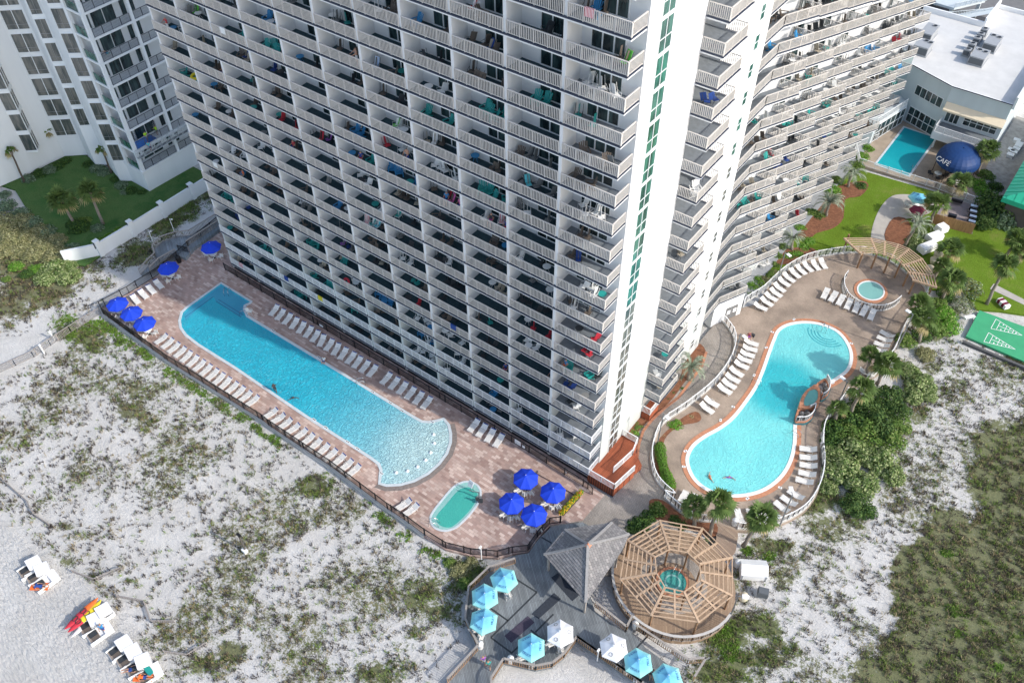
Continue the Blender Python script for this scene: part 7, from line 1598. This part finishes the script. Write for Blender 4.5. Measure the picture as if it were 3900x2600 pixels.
q = z24(728, 608, G); b = MB(); b.box(-.22, -.16, 0, .22, .16, .35); o = b.build('beach_bag', PAL['dark']); o.location = (q.x, q.y, G+.36); tag(o, 'dark bag beside the person in maroon on the lounger', 'bag')

# neighbour tower: suspended work platform and painters
zn = NZ+NF
wp_ = empty('suspended_work_platform', (-79.3, 8, NZ+NF), 0, 'long aluminium suspended work platform along the neighbour tower balconies', 'scaffold')
b = MB(); O0 = (-79.75, 4.0); O1 = (-79.75, 16.0)
for x in (-79.95, -79.35):
    for z in (.5, 1.1, 1.6): b.bar((x, 4, zn-1.3+z), (x, 16.5, zn-1.3+z), .06, .06)
    for k in range(14): b.bar((x, 4+k*.96, zn-.8), (x, 4+k*.96, zn+.3), .05, .05)
    for k in range(13): b.bar((x, 4+k*.96, zn-.8), (x, 4.96+k*.96, zn+.3), .035, .035)
part(b, 'truss', PALM if False else M('bright_aluminium', (.55, .58, .58), .4, .1), wp_, OFF(wp_)); b = MB(); b.box(-79.95, 4, zn-.84, -79.35, 16.5, zn-.80); part(b, 'platform', GREYM, wp_, OFF(wp_))
b = MB(); b.prism([(-82.2, 4.4), (-80.4, 4.4), (-80.4, 8.2), (-82.2, 8.2)], zn+.01, zn+.05); b.prism([(-80.38, 4.3), (-80.30, 4.3), (-80.30, 6.5), (-80.38, 6.5)], zn+.1, zn+1.2); tag(b.build('blue_tarpaulin', PAL['blue'] if False else M('tarp_blue', (.01, .13, .50), .6, .2, 2)), 'blue tarpaulin spread over the balcony behind the work platform', 'tarpaulin')
person('lean', (-81.0, 8.8, zn), -1.2, 'worker in a lime vest at the back of the balcony with the blue tarpaulin', 'skin', 'lime', 'grey'); person('lean', (-80.9, 6.9, zn), 1.4, 'worker in a lime vest on the balcony nearer the platform rail', 'skin', 'lime', 'white', 'blond')
person('lean', (-79.65, 6.2, zn-.8), 1.2, 'worker in pale blue standing on the suspended platform', 'skin', 'aqua', 'navy')
for i, y in enumerate((5.6, 9.0)): b = MB(); [b.bar((-81.6+.0, y+s*.3, zn), (-81.6+.3, y+s*.12, zn+2.2), .05, .05) for s in (-1, 1)]; [b.bar((-81.6+.03*k, y-.28, zn+.3*k), (-81.6+.03*k, y+.28, zn+.3*k), .04, .04) for k in range(1, 7)]; tag(b.build('step_ladder', GREYM), ['metal ladder by the blue tarpaulin corner', 'metal ladder behind the standing worker'][i], 'ladder')
o = person('lie', (-81.1, 6.0, NZ+NF*5+.35), -1.6, 'person in blue reclining on the upper neighbour balcony', 'skin', 'aqua', 'navy')
place('lounger0', None, (-81.1, 5.9, NZ+NF*5), -1.6+3.14, 'white lounger on the upper balcony of the neighbour tower', None)

# ================================================================ BALCONY FURNITURE
rnd.seed(42)
def adirondack(mat):
    b = MB(); b.bar((0, -.3, .38), (0, .22, .28), .56, .04)
    for k in range(5): x = (k-2)*.12; b.bar((x, .2, .28), (x*1.25, .52, 1.05-.05*abs(k-2)), .105, .025)
    for s in (-.34, .34): b.bar((s, -.38, .58), (s, .34, .56), .12, .03); b.bar((s, -.32, 0), (s, -.32, .57), .07, .09); b.bar((s*.9, .45, 0), (s*.9, -.2, .35), .05, .1)
    return b
def tbl(mat): b = MB(); b.lathe([(0, .68), (.42, .68), (.43, .72), (0, .725)], 18); [b.tube([(.05, 0, .66), (.34*math.cos(k*1.571+.5), .34*math.sin(k*1.571+.5), 0)], .018, 4) for k in range(4)]; return b
def highback(mat):
    b = MB(); b.box(-.27, -.27, .40, .27, .25, .44); b.bar((0, .24, .42), (0, .46, 1.12), .52, .03); b.mi = 1
    for s in (-.29, .29): b.tube([(s, .22, .42), (s, .48, 1.14)], .018, 4); b.tube([(s, -.30, 0), (s, -.28, .64), (s, .30, .66)], .018, 4); b.tube([(s, .36, 0), (s, .2, .42)], .018, 4)
    return b
FM = {}
for c in ('brown', 'grey', 'dark', 'white', 'tan', 'teal', 'red', 'navy'): FM['sling '+c] = highback(0).mesh('patio_chair', [PAL[c], PAL['dark'] if c not in ('white',) else PAL['white']])
for c in ('teal', 'blue', 'brown', 'white', 'green'): FM['adirondack '+c] = adirondack(0).mesh('adirondack_chair', [PAL[c]])
for c in ('white', 'dark', 'teal', 'blue', 'grey'): FM['table '+c] = tbl(0).mesh('patio_table', [PAL[c]])
def towelmesh(c, w_=.75): b = MB(); b.box(-w_/2, -.075, -.62, w_/2, -.06, .012); b.box(-w_/2, -.0595, .0, w_/2, .055, .012); b.box(-w_/2, .055, -.3, w_/2, .07, .012); return b.mesh('towel', [PAL[c]])
for c in ('pink', 'blue striped', 'red striped', 'aqua', 'white', 'orange', 'yellow', 'navy', 'purple', 'teal'): FM['towel '+c] = towelmesh(c)
def drape(c): 
    b = MB(); b.bar((0, .21, .5), (0, .45, 1.16), .46, .045); b.bar((0, -.26, .465), (0, .2, .465), .46, .03); return b.mesh('towel', [PAL[c]])
for c in ('blue striped', 'red striped', 'aqua', 'navy', 'pink', 'orange', 'white', 'red', 'purple', 'teal', 'green'): FM['drape '+c] = drape(c)
CHN = ['sling brown']*8+['sling grey']*7+['sling dark']*7+['sling white']*8+['sling tan']*4+['sling teal']*1+['sling red']*1+['adirondack teal']*3+['adirondack blue']*2+['adirondack brown']*2+['adirondack white']*2+['sling navy']
nchair = [0]; stuffc = MB(); SM_ = []
def put(key, p, rz, label, cat, group, s=1.0):
    me = FM[key]; nm = me.name.split('.')[0]
    if cat == 'chair':
        nchair[0] += 1
        if nchair[0] > 262:
            Mx = Matrix.Translation(p) @ Matrix.Rotation(rz, 4, 'Z'); n = len(stuffc.v); stuffc.v += [tuple(Mx @ v.co) for v in me.vertices]
            for f in me.polygons:
                mt_ = me.materials[f.material_index]
                if mt_ not in SM_: SM_.append(mt_)
                stuffc.f.append(tuple(n+i for i in f.vertices)); stuffc.m.append(SM_.index(mt_))
            return None
    o = link(nm, me); o.location = p; o.rotation_euler.z = rz; o.scale = (s, s, s); return tag(o, label, cat, group)
KN = lambda key: ('%s sling chair' % key[6:]) if key.startswith('sling') else ('%s adirondack chair' % key[11:])
def where(place_, b_, k):
    return {'T': 'tower %s bay from the corner' % ORD[b_+1], 'W': 'wing %s column' % ORD[b_+1], 'S': 'side-wall'}[place_]+(', %s floor' % ORD[k+1])
def furnish(pl, b_, k, fn, dens, rot0):
    # fn(x, y) -> world position; x in metres along the balcony, y depth
    x = .7; slot = 0; w_ = where(pl, b_, k); L_ = 4.4 if pl != 'S' else 3.0; cs = rnd.choice(CHN); style = [cs]*3+[rnd.choice(CHN)]; cnt = {}
    if rnd.random() > dens: return
    n = rnd.choice([2, 2, 3, 3, 4, 4] if b_ < 6 else [1, 2, 3, 3]); xs = sorted(rnd.uniform(.45, L_-.3) for _ in range(n)); last = -1
    hast = rnd.random() < .55; ti = rnd.randint(0, n) if hast else -1; names = ['leftmost', 'second', 'third', 'rightmost']
    for i, x in enumerate(xs):
        x = max(x, last+.62); last = x
        if x > L_: break
        p = fn(x, rnd.uniform(.55, 1.45))
        if i == ti: c = rnd.choice(['white', 'white', 'dark', 'grey', 'teal', 'blue', 'dark']); put('table '+c, p, rnd.uniform(0, 3), 'round %s table, %s balcony' % (c, w_), 'table', 'balcony tables', .9); continue
        key = rnd.choice(style); rz = rot0+rnd.gauss(0, .6); cnt[key] = cnt.get(key, 0)+1
        o = put(key, p, rz, '%s %s, %s balcony' % (ORD[cnt[key]], KN(key), w_), 'chair', 'balcony chairs')
        if o and rnd.random() < .16 and key.startswith('sling'): c = rnd.choice(['blue striped', 'red striped', 'aqua', 'navy', 'pink', 'orange', 'white', 'red', 'purple', 'teal', 'green', 'navy']); put('drape '+c, p+Vector((0, 0, .004)), rz, '%s towel over a chair, %s balcony' % (c, w_), 'towel', 'towels on balcony chairs')
for k in range(19, -1, -1):
    for b_ in range(11):
        c = px(-BW*b_-2.6, .8, FH*k+.8)
        if not (-40 < c[0] < 3940 and -60 < c[1] < 2640): continue
        if (b_, k) == (0, 0): continue
        fn = lambda x, y, b_=b_, k=k: Vector((-BW*(b_+1)+.2+x, y, FH*k+.258))
        furnish('T', b_, k, fn, .93 if b_ not in (1,) else .75, 0)
        if rnd.random() < .07: cc = rnd.choice(['pink', 'blue striped', 'red striped', 'aqua', 'white', 'yellow', 'navy', 'purple']); put('towel '+cc, Vector((-BW*b_-rnd.uniform(.7, 4.4), .05, FH*k+1.33)), 0, '%s towel hung on the rail, %s' % (cc, where('T', b_, k)), 'towel', 'towels on balcony rails')
for j in range(7):
    for k in range(WROWS[j]-1, 0, -1):
        c = px(0, KY[j]-3, FH*k+.8)
        if not (-40 < c[0] < 3940 and -80 < c[1] < 2640): continue
        K = Vector((1.83, KY[j], FH*k+.258)); fn = lambda x, y, K=K: K-WD*x*1.15-WN*y
        furnish('W', j, k, fn, .85, math.atan2(-.4143, .9101)+math.pi/2)
for k in range(1, 20):
    if k in (5, 7, 10, 12, 15): continue
    fn = lambda x, y, k=k: Vector((2.0-y, 11.2+x, FH*k+.258)); furnish('S', 0, k, fn, .45, math.pi/2)
if stuffc.v: tag(stuffc.build('patio_chair', SM_), kind='stuff')
# particular things seen on the balconies
b = MB(); 
def torus(r1, r2, n=24, m_=8):
    b = MB()
    for i in range(n):
        for q in range(m_): a, c = 6.2832*i/n, 6.2832*q/m_; b.v.append(((r1+r2*math.cos(c))*math.cos(a), (r1+r2*math.cos(c))*math.sin(a), r2*math.sin(c)+r2))
    for i in range(n):
        for q in range(m_): b.fa((i*m_+q, ((i+1) % n)*m_+q, ((i+1) % n)*m_+(q+1) % m_, i*m_+(q+1) % m_))
    return b
o = torus(.42, .17).build('swim_ring', PAL['yellow'], None, True); o.location = (-BW*10-1.6, .95, FH*10+.9); o.rotation_euler.x = .25; tag(o, 'yellow swim ring on a balcony at the far left end of the tower', 'swim ring')
o = torus(.36, .14).build('swim_ring', PAL['red'], None, True); o.location = (-BW*6-3.4, .8, FH*3+.5); o.rotation_euler.x = 1.2; tag(o, 'red swim ring on a low balcony in the middle of the tower', 'swim ring')
for i, (b_, k, x, kd, top, bot, hr) in enumerate([(10, 12, 1.6, 'lean', 'red', 'white', 'hair'), (9, 11, 3.8, 'sit', 'skin', 'navy', 'hair'), (5, 14, 4.0, 'lean', 'skin', 'white', 'red'), (4, 11, 3.6, 'lean', 'skin', 'navy', 'hair'), (3, 10, 2.6, 'sit', 'blue', 'navy', 'hair'), (3, 10, 4.2, 'sit', 'pink', 'navy', 'hair'), (2, 10, 2.6, 'sit', 'dark', 'pink', 'hair'), (2, 10, 4.3, 'sit', 'navy', 'red', 'hair'), (1, 4, 4.5, 'sit', 'navy', 'dark', 'hair'), (0, 5, .9, 'sit', 'blue', 'orange', 'hair'), (5, 10, 2.2, 'sit', 'navy', 'red', 'hair'), (9, 6, 2.1, 'sit', 'orange', 'tan', 'blond'), (2, 3, 3.9, 'sit', 'navy', 'pink', 'hair'), (7, 9, 2.4, 'sit', 'red', 'navy', 'blond')]):
    person(kd, (-BW*(b_+1)+.2+x, .55 if kd == 'lean' else .8, FH*k+.258), rnd.uniform(-.5, .5), 'person in %s and %s %s on tower balcony, %s bay, %s floor' % ({'skin': 'swimwear'}.get(top, top), bot, 'standing' if kd == 'lean' else 'seated', ORD[b_+1], ORD[k+1]), 'skin', top, bot, hr)
for i, (a, c) in enumerate([(400, 565), (430, 550), (490, 548), (460, 560)]):
    q = ze(a, c, G+.3); place('chair_white', None, (q.x, q.y, G+.03), .5*i, '%s white chair from the left on the ground patio below the wing' % ORD[i+1], 'white chairs on the wing patio')
for o in bpy.data.objects:
    if 'label' in o and not 4 <= len(o['label'].split()) <= 16: print('LAB', o.name, len(o['label'].split()), o['label'])
print('objects', len(bpy.data.objects), 'verts', sum(len(m.vertices) for m in bpy.data.meshes))
